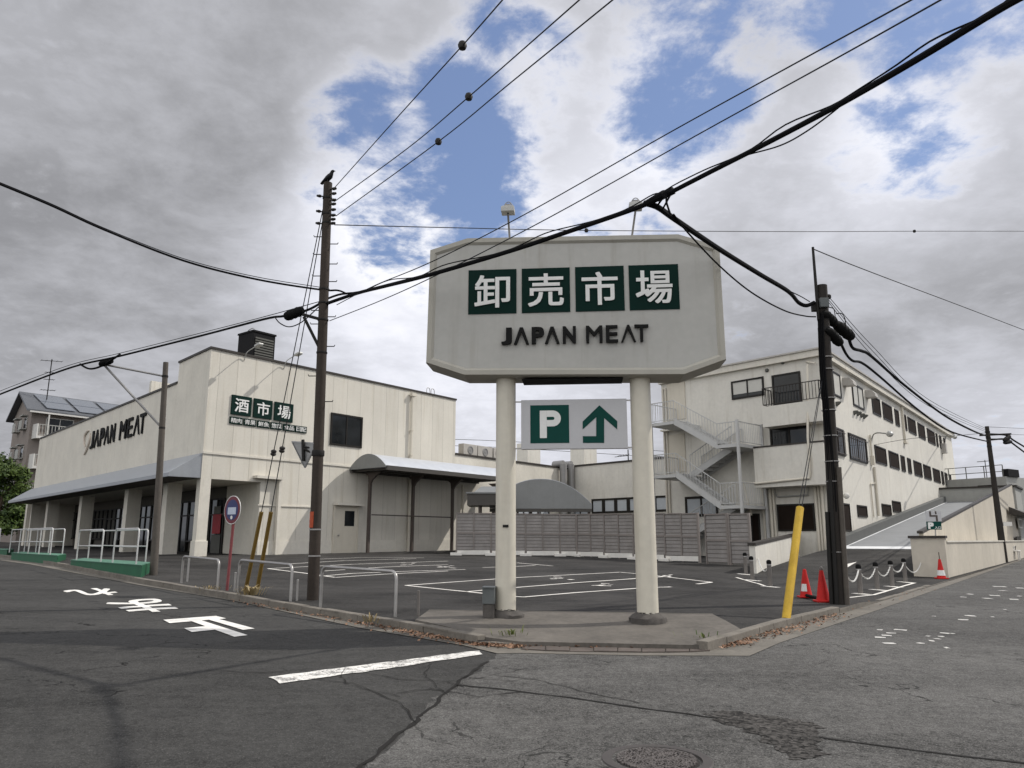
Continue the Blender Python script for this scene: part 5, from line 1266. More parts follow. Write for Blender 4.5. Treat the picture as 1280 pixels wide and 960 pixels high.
# grey building at the head of the ramp, with roof railing
Yg = 62.0
gA, gB_ = D(1180, 600, Yg), D(1262, 597, Yg - 4)
dg_ = (V2(gB_) - V2(gA)).normalized(); ng = Vector((dg_.y, -dg_.x, 0)); Wg = Wall(gA, dg_, ng)
gb = thing("deck_building", "grey flat building at the head of the ramp with a railing round its roof", "building", Wg.pt(4, .4))
zt_ = Wg.hit(1200, 599)[1]; zl_ = Wg.hit(1200, 613)[1]; sE_, _ = Wg.hit(1258.5, 605)
b = MB(); b.wbox(Wg, -6, sE_, -8, 0, 0, zt_); b.build("wall", M['far_wall'], gb)
b = MB(); b.wbox(Wg, -6, sE_ - .5, .003, .12, zl_ - .1, zl_ + .06); b.build("ledge", M['far_dark'], gb)
b = MB(); s0_, z1_ = Wg.hit(1222.5, 607); s1_, z0_ = Wg.hit(1241, 610.7); b.wbox(Wg, s0_, s1_, .003, .08, z0_, z1_); b.build("window", M['frame_k'], gb)
b = MB(); zr1 = Wg.hit(1210, 584)[1]
for k in range(8):
    s = -5 + (sE_ + 4.8) * k / 7; b.bar(Wg.pt(s, zt_, -.1), Wg.pt(s, zr1, -.1), .05, .05)
for z in (zr1, zt_ + (zr1 - zt_) * .45): b.bar(Wg.pt(-5, z, -.1), Wg.pt(sE_ - .2, z, -.1), .05, .05)
b.build("roof_railing", M['far_dark'], gb)
b = MB(); s0_, z1_ = Wg.hit(1250, 583); s1_, _ = Wg.hit(1258, 583); b.wbox(Wg, s0_, s1_, -2, -.2, zt_, z1_ - .2); b.build("roof_unit", M['unit'], gb)
s, z = Wg.hit(1231, 575, -1); b = MB(); q = Wg.pt(s, zt_, -1); b.tube([q, Wg.pt(s, z, -1)], .03, 5); b.tube([Wg.pt(s - .6, z - .1, -1), Wg.pt(s + .6, z - .1, -1)], .025, 5); b.tube([Wg.pt(s - .4, z - .5, -1), Wg.pt(s + .4, z - .5, -1)], .025, 5); tag(b.build("roof_antenna", M['iron'], loc=q), "thin television aerial above the grey building by the ramp head", "antenna")
# annex of the ramp head, right of the far pole
Wh = Wall(WD.pt(tp2, 0, .3), D2, N2)
hb = thing("corner_house", "grey rendered house with a small black awning right of the far pole", "building", Wh.pt(3, H(*Wh.pt(3, 0)[:2])))
hz = Wh.hit(1264, 606)[1]
b = MB(); b.wbox(Wh, .02, 9, -5, 0, -.3, hz); b.build("wall", M['far_wall'], hb)
b = MB(); b.wbox(Wh, -.1, 9.1, -5.1, .15, hz + .003, hz + .12); b.build("roof_edge", M['cap'], hb)
s0_, z1_ = Wh.hit(1261, 638); s1_, _ = Wh.hit(1279, 640); b = MB(); b.prism([Wh.pt(s0_, z, n_) for n_, z in ((.003, z1_ + .25), (.9, z1_ - .2), (.9, z1_ - .26), (.003, z1_ - .26))], D2 * (s1_ - s0_)); b.build("awning", M['cap'], hb)
s0_, z1_ = Wh.hit(1271.5, 648); z0_ = Wh.hit(1272, 660)[1]; window(Wh, s0_, s0_ + 2.2, z0_, z1_, hb, 2, .1, .08, 'apt_white', 'glass')
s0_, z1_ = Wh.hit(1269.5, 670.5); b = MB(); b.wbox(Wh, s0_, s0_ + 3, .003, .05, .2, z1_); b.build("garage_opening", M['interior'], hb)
# white crates and pots beside the far pole
pc = G(1268, 700, .02)
bp = thing("garden_table", "low white garden table with dark pots beside the foot of the far pole", "table", pc)
b = MB(); b.box(pc + Z * .5, D2, N2, Z, .5, .3, .03); b.build("top", M['base_w'], bp, bevel=.01)
for i in (-1, 1):
    for j in (-1, 1): b = MB(); b.tube([pc + D2 * .42 * i + N2 * .24 * j, pc + D2 * .42 * i + N2 * .24 * j + Z * .47], .03, 6); b.build("leg", M['base_w'], bp)
for i, (dx, lab) in enumerate(((-.3, "white round pot on the low garden table, nearer the pole"), (.15, "dark round pot on the low garden table, farther from the pole"))):
    b = MB(); q = pc + D2 * dx + Z * .531; b.lathe(q, [(.10, 0), (.14, .2), (.16, .22), (.14, .23), (.12, .19)], 12); tag(b.build("flower_pot", M['base_w'] if i == 0 else M['black'], loc=q), lab, "pot", "pots by the far pole")
# ---------------------------------------------------------------- the big roadside sign
PL = G(632, 767, .17); PR = G(810, 771, .17)
ux = (V2(PR) - V2(PL)).normalized(); un_ = Vector((ux.y, -ux.x, 0))        # un_ faces the camera
DEP = .62
pm = (V2(PL) + V2(PR)) / 2
WSg = Wall(pm + un_ * (DEP / 2), ux, un_)
sg = thing("roadside_sign", "large cream eight-sided sign on two posts with four dark green kanji squares", "sign", (pm.x, pm.y, PL.z))
oct_px = [(537.5, 313), (584.5, 298), (847.5, 293), (899.5, 308), (908, 450), (855, 469), (580.5, 469.7), (532.3, 454)]
oc = [WSg.hit(*p) for p in oct_px]
cs = sum(s for s, z in oc) / 8; cz = sum(z for s, z in oc) / 8
# make it symmetric like a real fabricated box
xs = [s for s, z in oc]
half_t = (oc[2][0] - oc[1][0]) / 2; half_o = ((oc[3][0] - oc[0][0]) / 2 + (oc[4][0] - oc[7][0]) / 2) / 2
b = MB()
b.prism([WSg.pt(s, z, -.02) for s, z in oc], -un_ * (DEP - .02)); body = b.build("board", M['signrim'], sg, bevel=.012)
# raised rim round the face, and the recessed face panel
def inset(poly, m):
    out = []; n = len(poly)
    for k in range(n):
        p0, p1, p2 = [Vector((poly[i % n][0], poly[i % n][1])) for i in (k - 1, k, k + 1)]
        d1 = (p1 - p0).normalized(); d2 = (p2 - p1).normalized(); n1_ = Vector((d1.y, -d1.x)); n2_ = Vector((d2.y, -d2.x))
        c = Vector((cs, cz))
        if n1_.dot(c - p1) < 0: n1_ = -n1_
        if n2_.dot(c - p1) < 0: n2_ = -n2_
        bis = (n1_ + n2_); bis /= (1 + n1_.dot(n2_)); q = p1 + bis * m; out.append((q.x, q.y))
    return out
b = MB(); inn = inset(oc, .085); inn2 = inset(oc, .125); n = 8
i = b.vs([WSg.pt(s, z, -.02) for s, z in oc] + [WSg.pt(s, z, .035) for s, z in inset(oc, .012)] + [WSg.pt(s, z, .035) for s, z in inn] + [WSg.pt(s, z, .0) for s, z in inn2])
for q in range(3):
    for k in range(n): b.face((i + q * n + k, i + q * n + (k + 1) % n, i + (q + 1) * n + (k + 1) % n, i + (q + 1) * n + k))
b.build("rim", M['signrim'], sg)
b = MB(); b.prism([WSg.pt(s, z, -.019) for s, z in inn2], un_ * .02); b.build("face", M['signboard'], sg)
fn = onwall(WSg, .0)
zsT = WSg.hit(585, 337)[1]; zsB = WSg.hit(585, 391)[1]
zq1, zq0 = (WSg.hit(585, 336.3)[1] + WSg.hit(848, 332.3)[1]) / 2, (WSg.hit(585, 391.4)[1] + WSg.hit(849, 388.3)[1]) / 2
for ch, x0, x1 in (("卸", 585.6, 645.6), ("売", 652.3, 712.5), ("市", 719.3, 780.3), ("場", 786.5, 848.8)):
    panel_text(WSg, ch, WSg.hit(x0, 364)[0], WSg.hit(x1, 364)[0], zq0, zq1, sg, M['green'], M['letter_w'], off=.0015, th=.012, bold=.014, fill=.74)
zl1_, zl0_ = (WSg.hit(627, 409.5)[1] + WSg.hit(810, 408)[1]) / 2, (WSg.hit(627, 430.5)[1] + WSg.hit(810, 429)[1]) / 2
b = MB(); add_letters(b, JAPAN, WSg, .012, WSg.hit(627, 420)[0], WSg.hit(720, 420)[0], zl0_, zl1_, .05, .036); b.build("lettering", M['letter_b'], sg); b = MB()
add_letters(b, MEAT, WSg, .012, WSg.hit(732.5, 420)[0], WSg.hit(810.5, 420)[0], zl0_, zl1_, .05, .012); b.build("lettering", M['letter_b'], sg)
zb_ = min(z for s, z in oc)
sPL, sPR = (V2(PL) - pm).dot(ux), (V2(PR) - pm).dot(ux)
b = MB(); b.prism([WSg.pt(s, zb_ - .008, n_) for s, n_ in ((sPL + .28, -.1), (sPR - .28, -.1), (sPR - .28, -DEP + .08), (sPL + .28, -DEP + .08))], Z * .012); b.build("dark_recess_sheet", M['letter_b'], sg)  # flat black sheet stands in for the shade of the open recess
for P, px0, px1, py in ((PL, 620, 645.5, 700), (PR, 797, 823.5, 700)):
    r = (D(px1, py, P.y) - D(px0, py, P.y)).length / 2
    b = MB(); b.lathe((P.x, P.y, P.z - .1), [(r, 0), (r, zb_ - P.z + .4)], 32); po_ = b.build("sign_post", M['signpole'], sg)
    b = MB(); pr = [(r * 1.75, -.06), (r * 1.7, .03), (r * 1.35, .07), (r * 1.05, .10), (r * 1.01, .11)]; b.lathe((P.x, P.y, P.z - .04), pr, 28)
    for q in range(len(b.v)): b.v[q] += Vector((R.uniform(-.02, .02), R.uniform(-.02, .02), R.uniform(-.01, .01)))
    b.build("mortar_collar", M['mortar'], po_)
    if P is PL: pL_r = r
# small metal plate on the left post
q = D(632, 657.5, PL.y - pL_r - .005); b = MB(); b.box(q, ux, un_, Z, .045, .008, .02); b.box(q - un_ * -.01 + ux * .02, ux, un_, Z, .018, .008, .012); b.build("plate", M['iron'], sg)
# parking panel between the posts
Wp = Wall(pm + un_ * .05, ux, un_)
ps0, pz1 = Wp.hit(651.5, 500.5); ps1, _ = Wp.hit(783, 500); _, pz0 = Wp.hit(652, 562); 
b = MB(); b.wbox(Wp, ps0, ps1, -.06, .03, pz0, pz1); pk_ = b.build("parking_panel", M['panel_w'], sg, bevel=.008)
b = MB(); g0_, gz1 = Wp.hit(663, 507.2); g1_, _ = Wp.hit(711, 507); gz0_ = Wp.hit(663, 554.4)[1]; b.wbox(Wp, g0_, g1_, .0305, .036, gz0_, gz1); b.build("green_square", M['green_l'], pk_)
b = MB(); p0_, q1_ = Wp.hit(674.8, 513.8); p1_, _ = Wp.hit(701, 513); q0_ = Wp.hit(675, 548)[1]
# P drawn as a heavy bowl and stem
st_w = (p1_ - p0_) * .33; hP = q1_ - q0_; rb = hP * .29
b.prism([Wp.pt(p0_, z, .0365) if k == 0 else Wp.pt(p0_ + st_w, z, .0365) for k, z in ((0, q0_), (1, q0_), (1, q1_), (0, q1_))], un_ * .004)
ring_o = []; ring_i = []
cxp = p1_ - rb; czp = q1_ - rb
for k in range(17):
    a = math.pi / 2 - math.pi * k / 16; ring_o.append((cxp + rb * math.cos(a), czp + rb * math.sin(a))); ring_i.append((cxp + (rb - st_w * .92) * math.cos(a), czp + (rb - st_w * .92) * math.sin(a)))
pl = [(p0_ + st_w + .001, czp + rb)] + ring_o + [(p0_ + st_w + .001, czp - rb), (p0_ + st_w + .001, czp - rb + st_w * .92)] + ring_i[::-1] + [(p0_ + st_w + .001, czp + rb - st_w * .92)]
b.prism([Wp.pt(s, z, .0365) for s, z in pl], un_ * .004); b.build("lettering", M['letter_w'], pk_)
ar = [(728.5, 545.2), (745.3, 545.2), (745.3, 521.5), (728.3, 536.8), (728.3, 527), (749.2, 506.6), (771.5, 526.4), (771.5, 536.8), (755.2, 522.5), (755.2, 553.6), (728.8, 553.6)]
b = MB(); b.prism([Wp.pt(*Wp.hit(*p, .031), .031) for p in ar], un_ * .005); b.build("arrow", M['green_l'], pk_)
b = MB()
for z in (pz0 + .02, pz1 - .02):
    b.bar(Wp.pt(sPL, z, -.03), Wp.pt(ps0 + .01, z, -.03), .025, .02); b.bar(Wp.pt(sPR, z, -.03), Wp.pt(ps1 - .01, z, -.03), .025, .02)
b.build("hanger", M['steel'], pk_)
# floodlights on stalks
for px, py0, pxt, pyt in ((637.5, 297, 635, 259), (789, 294, 794.5, 254)):
    a = D(px, py0, pm.y); tip = D(pxt, pyt + 8, pm.y - .35)
    b = MB(); b.tube([a - Z * .1, tip], .018, 8); fl_ = b.build("lamp_stalk", M['duct'], sg)
    b = MB(); b.box(tip + Z * .05, ux, un_, Z, .11, .10, .045); b.box(tip + Z * .105, ux, un_, Z, .09, .08, .01); b.build("lamp_head", M['lamp_w'], fl_, bevel=.012)
    b = MB(); b.box(tip + Z * .135, ux, un_, Z, .05, .05, .02); b.tube(spline([tip + Z * .15 - ux * .06, tip + Z * .20 - ux * .02, tip + Z * .20 + ux * .03, tip + Z * .14 + ux * .08], 4), .008, 5); b.build("lamp_bracket", M['duct'], fl_)
# grey cabinet at the foot of the left post
cb = G(611.5, 770, .15); b = MB(); wc = (D(619, 750, cb.y) - D(604, 750, cb.y)).length
gc = thing("meter_cabinet", "small grey metal cabinet on a dark base against the left sign post", "cabinet", cb)
b.box(cb + Z * .08, ux, un_, Z, wc * .46, .12, .10); b.build("base", M['mortar'], gc)
b = MB(); b.box(cb + Z * .30, ux, un_, Z, wc * .5, .13, .115); b.build("case", M['box_g'], gc, bevel=.008)
b = MB(); b.box(cb + Z * .428, ux, un_, Z, wc * .53, .15, .010); b.build("lid", M['box_g'], gc)

# ---------------------------------------------------------------- utility poles
def pole(base_px, top_px, w0, w1, mtl, label, off=LOT, taper_seg=20, extra=None, name="utility_pole"):
    a = G(*base_px, off); t = D(*top_px, a.y)
    r0 = (D(base_px[0] + w0 / 2, base_px[1] - 20, a.y) - D(base_px[0] - w0 / 2, base_px[1] - 20, a.y)).length / 2
    r1 = (D(top_px[0] + w1 / 2, top_px[1], a.y) - D(top_px[0] - w1 / 2, top_px[1], a.y)).length / 2
    o = thing(name, label, "utility pole", a)
    b = MB(); n = 8; b.tube([a - Z * .3] + [a.lerp(t, k / n) for k in range(1, n + 1)], [r0] + [r0 + (r1 - r0) * k / n for k in range(1, n + 1)], 20)
    b.build("shaft", mtl, o)
    return o, a, t, r0, r1
def at_pole(a, t, py):
    """point on the pole axis that shows at photo row py"""
    lo, hi = 0.0, 1.05
    for _ in range(40):
        m = (lo + hi) / 2; p = a.lerp(t, m); d = p - Vector((0, 0, EYE)); cp, sp = math.cos(PITCH), math.sin(PITCH)
        zc = d.y * cp + d.z * sp; v = (-d.y * sp + d.z * cp) / zc
        if 480 - v * FPX > py: lo = m
        else: hi = m
    return a.lerp(t, lo)
X = Vector((1, 0, 0)); Y = Vector((0, 1, 0))
def steps(o, a, t, r, rows, mtl):
    for k, py in enumerate(rows):
        p = at_pole(a, t, py); s = 1 if k % 2 else -1; b = MB(); b.tube([p + X * s * r * .8, p + X * s * (r + .16), p + X * s * (r + .17) + Z * .03], .010, 6); b.build("step_bolt", mtl, o)
def bands(o, a, t, r, rows, mtl, h=.04):
    for py in rows:
        p = at_pole(a, t, py); b = MB(); b.lathe(p - Z * h / 2, [(r * 1.04, 0), (r * 1.1, .005), (r * 1.1, h - .005), (r * 1.04, h)], 18); b.build("band", mtl, o)
# main pole with the crow
p1, a1, t1, r10, r11 = pole((391, 750), (410, 229), 14.5, 10.6, M['pole'], "tall brown stained pole left of the big sign with a crow on top")
r1m = (r10 + r11) / 2
steps(p1, a1, t1, r1m * .85, (296, 305, 318, 330, 345, 352, 388, 396, 405, 433, 470, 502), M['iron'])
bands(p1, a1, t1, r11 * 1.02, (248, 268, 279), M['iron']); bands(p1, a1, t1, r1m, (362, 379, 400, 441), M['iron']); bands(p1, a1, t1, r10 * .95, (568, 662, 695), M['steel'], .03)
for py, s in ((238, 1), (244, 1), (247, -1), (252, 1), (257, 1), (266, -1), (264, 1), (271, 1), (276, 1), (281, -1), (281, 1)):
    p = at_pole(a1, t1, py); b = MB(); b.lathe(p + X * s * r11 * .7 - Y * .05, [(.014, 0), (.014, .05), (.03, .06), (.034, .10), (.02, .125), (.03, .13), (.014, .15)], 10, (X * s - Y * .3).normalized()); b.build("insulator", M['ceramic'], p1)
p = at_pole(a1, t1, 649); b = MB(); n = 10
i = b.vs([p + Z * dz + Vector((math.cos(k) * (r10 + .006), math.sin(k) * (r10 + .006), 0)) for dz in (-.16, .14) for k in [rad(200 + 7 * j) for j in range(n)]])
for k in range(n - 1): b.face((i + k, i + k + 1, i + n + k + 1, i + n + k), True)
b.build("reflector_band", M['orange'], p1)
# bracket that carries the splice case
pa = at_pole(a1, t1, 400); pb = at_pole(a1, t1, 441); q = D(378, 393, a1.y - .15)
b = MB(); b.bar(pa, q, .05, .05); b.bar(pb, q + X * .03 - Z * .05, .05, .05); b.build("bracket", M['iron'], p1)

# right hand pole with riser pipes
p2, a2, t2, r20, r21 = pole((1050, 757.5), (1027, 357), 17.5, 13, M['pole_d'], "thick dark pole by the red cones with riser pipes and cable boxes", off=.06)
r2m = (r20 + r21) / 2
b = MB(); q0 = at_pole(a2, t2, 752) - X * (r20 + .05) - Y * .05; q1_ = at_pole(a2, t2, 372) - X * (r21 + .03) - Y * .06; q2_ = D(1016, 309, a2.y - .06)
b.tube([q1_ - Z * .5, q1_, q2_], [.035, .035, .028], 8); b.build("mast", M['iron'], p2)
for dx, dy, ytop, w in ((-1, -.03, 640, .045), (-.62, -.11, 600, .04), (.45, -.15, 585, .05)):
    u0 = at_pole(a2, t2, 755) + X * dx * (r20 + .035) + Y * dy; u1 = at_pole(a2, t2, ytop) + X * dx * (r2m + .035) + Y * dy
    b = MB(); b.tube([u0 - Z * .1, u1], w, 10); b.build("riser_pipe", M['iron'] if dx < .4 else M['pole_g'], p2)
bands(p2, a2, t2, r2m * 1.06, (447, 462, 498, 513, 545, 577, 602, 690), M['steel'], .02)
bands(p2, a2, t2, r21 * 1.04, (380, 398, 412), M['iron'], .09)
for k in range(4):
    u0 = at_pole(a2, t2, 395) - X * (r21 + .02) + Vector((.02 * k, -.03 * k - .06, 0)); u1 = at_pole(a2, t2, 640) - X * (r2m * .9) + Vector((.03 * k, -.06 - .02 * k, 0)); b = MB(); b.tube(spline([u0, u0.lerp(u1, .3) - X * .03, u0.lerp(u1, .7) + X * .01, u1], 4), .016, 6); b.build("riser_cable", M['cable'], p2)
b = MB(); q = at_pole(a2, t2, 381) - Y * (r21 + .04); b.box(q - X * .03, X, Y, Z, .09, .04, .10); b.build("junction_box", M['box_g'], p2, bevel=.01)
b = MB(); q = at_pole(a2, t2, 384) - X * (r21 + .05); b.box(q, X, Y, Z, .07, .06, .09); b.build("junction_box", M['iron'], p2, bevel=.01)
b = MB(); q = at_pole(a2, t2, 372); b.bar(q, D(1037, 371, a2.y), .04, .04); b.lathe(D(1036, 371, a2.y) - Z * .05, [(.03, 0), (.05, .03), (.05, .08), (.03, .1)], 8); b.build("insulator", M['ceramic'], p2)
# short pole by the shop front with the outrigger
p0, a0_, t0, r00, r01 = pole((192, 719), (207.3, 453), 9.6, 6.2, M['pole_g'], "slim grey pole by the green platforms with a cable outrigger")
tip = D(130, 456, a0_.y - .3)
b = MB(); b.tube([at_pole(a0_, t0, 470.5), tip + X * .05], .03, 6); b.tube([at_pole(a0_, t0, 535), tip], .035, 6); b.build("outrigger", M['duct'], p0)
bands(p0, a0_, t0, r01 * 1.1, (470.5, 535), M['iron'], .06)
# far pole on the right
p3, a3, t3, r30, r31 = pole((1255.5, 703), (1233.5, 533), 8.5, 4.6, M['pole_d'], "distant dark pole at the right edge beside the ramp wall", off=.02)
bands(p3, a3, t3, r31 * 1.1, (540, 547, 558), M['iron'], .10)
q = at_pole(a3, t3, 543); b = MB(); b.bar(q - X * .2 + Y * .4, q + X * 1.1 - Y * .2, .08, .08); q = at_pole(a3, t3, 549); b.bar(q, q + X * 1.1, .07, .07); b.build("crossarm", M['iron'], p3)
b = MB(); q0 = G(1249, 703, .02); u = at_pole(a3, t3, 702)
b.tube(spline([D(1238, 678, a3.y - .4), D(1242, 682, a3.y - .5), D(1246, 697, a3.y - .5), D(1252, 702.5, a3.y - .3)], 5), .06, 8); b.build("cable_guard", M['iron'], p3)
b = MB(); q = at_pole(a3, t3, 655) + X * .35 - Y * .1; b.box(q, X, Y, Z, .22, .02, .10); b.build("number_plate", M['base_w'], p3)

# crow on the main pole: one continuous body
cr_ = t1 + Z * .0
b = MB(); ax = (X * .8 - Y * .35).normalized(); f = ax
sp = [(-.24, -.02, .012, .05), (-.17, .03, .035, .06), (-.10, .07, .055, .07), (-.02, .115, .085, .085), (.06, .17, .085, .085), (.10, .225, .058, .06), (.115, .265, .050, .05), (.135, .295, .048, .05), (.165, .305, .040, .040), (.195, .298, .018, .018), (.245, .285, .004, .004)]
i0 = len(b.v); seg = 12; side = f.cross(Z).normalized()
for k, (u, h_, ry, rx) in enumerate(sp):
    u2, h2 = sp[min(k + 1, len(sp) - 1)][:2]; u1, h1 = sp[max(k - 1, 0)][:2]; tt = (f * (u2 - u1) + Z * (h2 - h1)).normalized(); upv = side.cross(tt).normalized()
    for j in range(seg): a = 2 * math.pi * j / seg; b.v.append(cr_ + f * u + Z * (h_ + .035) + side * rx * math.cos(a) + upv * ry * math.sin(a))
for k in range(len(sp) - 1):
    for j in range(seg): a = i0 + k * seg + j; c = i0 + k * seg + (j + 1) % seg; b.face((a, c, c + seg, a + seg), True)
b.face([i0 + j for j in range(seg)][::-1]); b.face([i0 + (len(sp) - 1) * seg + j for j in range(seg)])
for s in (-1, 1):
    b.tube([cr_ + side * .03 * s + f * .0 + Z * .10, cr_ + side * .035 * s + f * .015 + Z * .05, cr_ + side * .035 * s + f * .01 + Z * .004], [.02, .010, .008], 6)
    for da in (-.4, 0, .4): d = (f * math.cos(da) + side * math.sin(da)); b.tube([cr_ + side * .035 * s + f * .01 + Z * .006, cr_ + side * .035 * s + f * .01 + d * .05 + Z * .004], [.007, .003], 5)
b.v = [cr_ + (v - cr_) * .74 for v in b.v]
tag(b.build("crow", M['feather'], loc=cr_), "black crow perched on top of the tall brown pole", "crow")

# ---------------------------------------------------------------- cables
def cable(name, pts, r, label, cat="cable", group=None, mtl='cable', n=7, balls=(), seg=6):
    b = MB(); P = spline(pts, n); b.tube(P, r, seg); o = b.build(name, M[mtl], loc=pts[0]); tag(o, label, cat, group)
    for q in balls:
        s = MB(); s.lathe(q - Z * .0, [(.006, -.06), (.045, -.045), (.06, 0), (.045, .045), (.006, .06)], 10); s.build("spacer_ball", M['ceramic'], o)
    return o
def lash(main, r, label, rng=(0, 1), amp=.03, group=None):
    pass
YJ = 9.4
# heavy bundle coming over the junction from the right
bun = [(1330, -28, 4.2), (1262, 4, 4.7), (1150, 72, 5.6), (1050, 130, 6.6), (960, 178, 7.6), (880, 219, 8.6), (822, 249, 9.3)]
bp_ = [D(*p) for p in bun]
cable("overhead_cable_bundle", bp_, .030, "thick black cable bundle rising to the upper right corner", mtl='cable', seg=8)
b = MB()
pp_ = spline(bp_, 7)
b.tube([p + Vector((.02 * math.sin(k * .9), .0, .055 + .03 * math.sin(k * .55))) for k, p in enumerate(pp_)], .009, 5); tag(b.build("lashing_wire", M['cable'], loc=bp_[0]), "thin wire lashed along the thick bundle at upper right", "wire")
cable("slack_cable", [D(1060, 122, 6.5), D(1050, 133, 6.6), D(1010, 163, 6.9), D(975, 182, 7.4), D(930, 195, 8.0), D(900, 208, 8.3)], .008, "slack loop of thin cable hanging under the thick bundle")
# left branch in front of the sign to the main pole
lb_ = [D(826, 247, 9.3), D(790, 262, 9.5), D(700, 293, 10.0), D(640, 313, 10.4), D(560, 337, 10.95), D(520, 348, 11.5), D(480, 358, 12.9), D(445, 367, 14.3), D(404, 381, a1.y)]
cable("overhead_cable", lb_, .034, "thick black cable crossing the face of the big sign", seg=8)
b = MB(); pp_ = spline(lb_, 7)
b.tube([p + Vector((0, -.02, .05 + .035 * math.sin(k * .5))) for k, p in enumerate(pp_[:-4])], .009, 5); tag(b.build("lashing_wire", M['cable'], loc=lb_[0]), "thin wire running along the cable across the sign face", "wire")
cable("overhead_cable", [D(445, 366, 14.6), D(425, 368, 14.9), D(408, 374, a1.y), D(400, 379, a1.y)], .022, "short black cable joining the pole just under the left sag line")
# right branch to the dark pole
rb_ = [D(806, 254, 9.5), D(822, 259, 9.4), D(845, 275, 9.9), D(900, 312, 11.2), D(950, 343, 12.6), D(985, 364, 13.8), D(998, 378, a2.y - .2), D(1008, 382, a2.y - .1), D(1018, 378, a2.y - .06)]
cable("overhead_cable", rb_, .040, "thick black cable from the mid-air joint to the dark right pole", seg=8)
cable("overhead_cable", [D(842, 268, 9.7), D(860, 291, 10.2), D(900, 333, 11.5), D(940, 366, 12.8), D(980, 388, 13.8), D(1006, 395, a2.y - .1), D(1020, 396, a2.y - .05)], .014, "thinner black cable hanging below the right branch cable")
cable("slack_cable", [D(985, 363, 13.8), D(1000, 370, 14.1), D(1012, 377, a2.y - .1)], .010, "short jumper above the cable end at the dark right pole")
for i, (pts, lab) in enumerate(((((836, 238), (829, 247), (821, 258)), "leftmost short jumper bridging the mid-air joint"), (((840, 240), (834, 251), (828, 262)), "middle short jumper bridging the mid-air joint"), (((834, 243), (833, 252), (838, 268)), "rightmost looped jumper bridging the mid-air joint"))):
    cable("jumper", [D(x, y, 9.35) for x, y in pts], .014, lab, "jumper", "jumpers at the mid-air joint")
b = MB(); q = D(812, 252, 9.3); d = (bp_[-2] - bp_[-1]).normalized(); b.tube([q - d * .06, q + d * .28], [.04, .055], 8); b.tube([D(822, 248, 9.25), D(842, 238, 9.1)], .05, 8); tag(b.build("cable_clamp", M['cable'], loc=q), "black clamp sleeve at the mid-air joint above the sign", "clamp")
# two parallel service wires
cable("overhead_wire", [D(1150, -6, 5.4), D(1000, 76, 7.0), D(840, 164, 9.0), D(656, 268, 10.6), D(540, 327, 11.3), D(468, 357, 13.6), D(421, 381, a1.y)], .008, "upper of two thin parallel wires from the main pole to the upper right", "wire", "thin parallel wires", 'wire')
cable("overhead_wire", [D(1190, -8, 5.3), D(1040, 76, 6.8), D(880, 164, 8.8), D(690, 270, 10.4), D(560, 337, 11.1), D(480, 374, 13.4), D(412, 401, a1.y)], .008, "lower of two thin parallel wires from the main pole to the upper right", "wire", "thin parallel wires", 'wire')
# three high voltage wires with round spacers
def on(pts, f):
    P = spline(pts, 12); return P[int(f * (len(P) - 1))]
for pts, ball, lab in ((((635, -8, 7.0), (578, 57, 8.6), (500, 143, 11.2), (417, 236, a1.y)), (578, 57, 8.6), "leftmost of three wires with round spacers rising from the crow's pole"),
                       (((740, -14, 7.0), (586, 121, 10.0), (510, 185, 12.2), (418, 252, a1.y)), (586, 121, 10.0), "middle of three wires with round spacers rising from the crow's pole"),
                       (((778, -10, 7.0), (640, 102, 9.2), (548, 177, 11.6), (420, 270, a1.y)), (548, 177, 11.6), "rightmost of three wires with round spacers rising from the crow's pole")):
    cable("high_voltage_wire", [D(*p) for p in pts], .009, lab, "wire", "high voltage wires", 'wire', balls=[D(*ball)])
cable("high_voltage_wire", [D(418, 281, a1.y), D(560, 284.5, 17), D(733, 288, 19.5), D(1000, 289.5, 24), D(1143, 289, 27), D(1300, 289, 31)], .011, "level thin wire with two round spacers passing above the big sign", "wire", "high voltage wires", 'wire', balls=[D(733, 288, 19.5), D(1143, 289, 27)])
# sagging cable at the upper left
cable("overhead_cable", [D(-30, 218, 11.5), D(60, 255, 12.2), D(130, 287, 12.8), D(230, 326, 13.6), D(320, 349, 14.4), D(400, 362, 15.1), D(422, 363, 15.0), D(433, 367, 14.8)], .020, "sagging cable from the left edge of the sky to the crow's pole")
b = MB(); pp_ = spline([D(-30, 216, 11.5), D(60, 253, 12.2), D(130, 285, 12.8), D(230, 323.5, 13.6), D(320, 346, 14.4), D(400, 359, 15.1)], 7); b.tube(pp_, .008, 5); tag(b.build("lashing_wire", M['cable'], loc=pp_[0]), "thin wire just above the sagging cable at upper left", "wire")
# lower left cable with two splice cases
ll = [D(-30, 505, a0_.y + 3), D(20, 485, a0_.y + 1.5), D(90, 459, a0_.y), D(150, 445, a0_.y - 1), D(250, 420, 19), D(330, 399, 16.6), D(355, 395, 15.6), D(383, 388, 15.2), D(399, 380, a1.y)]
cable("overhead_cable", ll, .026, "black cable from the left edge past the outrigger to the crow's pole")
b = MB(); pp_ = spline([D(100, 455, a0_.y - .1), D(112, 461, a0_.y - .2), D(128, 457, a0_.y - .3), D(150, 443, a0_.y - 1)], 6); b.tube(pp_, .028, 6); tag(b.build("slack_cable", M['cable'], loc=pp_[0]), "slack black loop under the outrigger end", "cable")
b = MB(); pp_ = spline([D(-30, 501, a0_.y + 3), D(20, 481, a0_.y + 1.5), D(90, 455.5, a0_.y), D(150, 441.5, a0_.y - 1), D(250, 416.5, 19), D(330, 396, 16.6), D(399, 377, a1.y)], 7); b.tube(pp_, .009, 5); tag(b.build("lashing_wire", M['cable'], loc=pp_[0]), "thin wire just above the lower left cable", "wire")
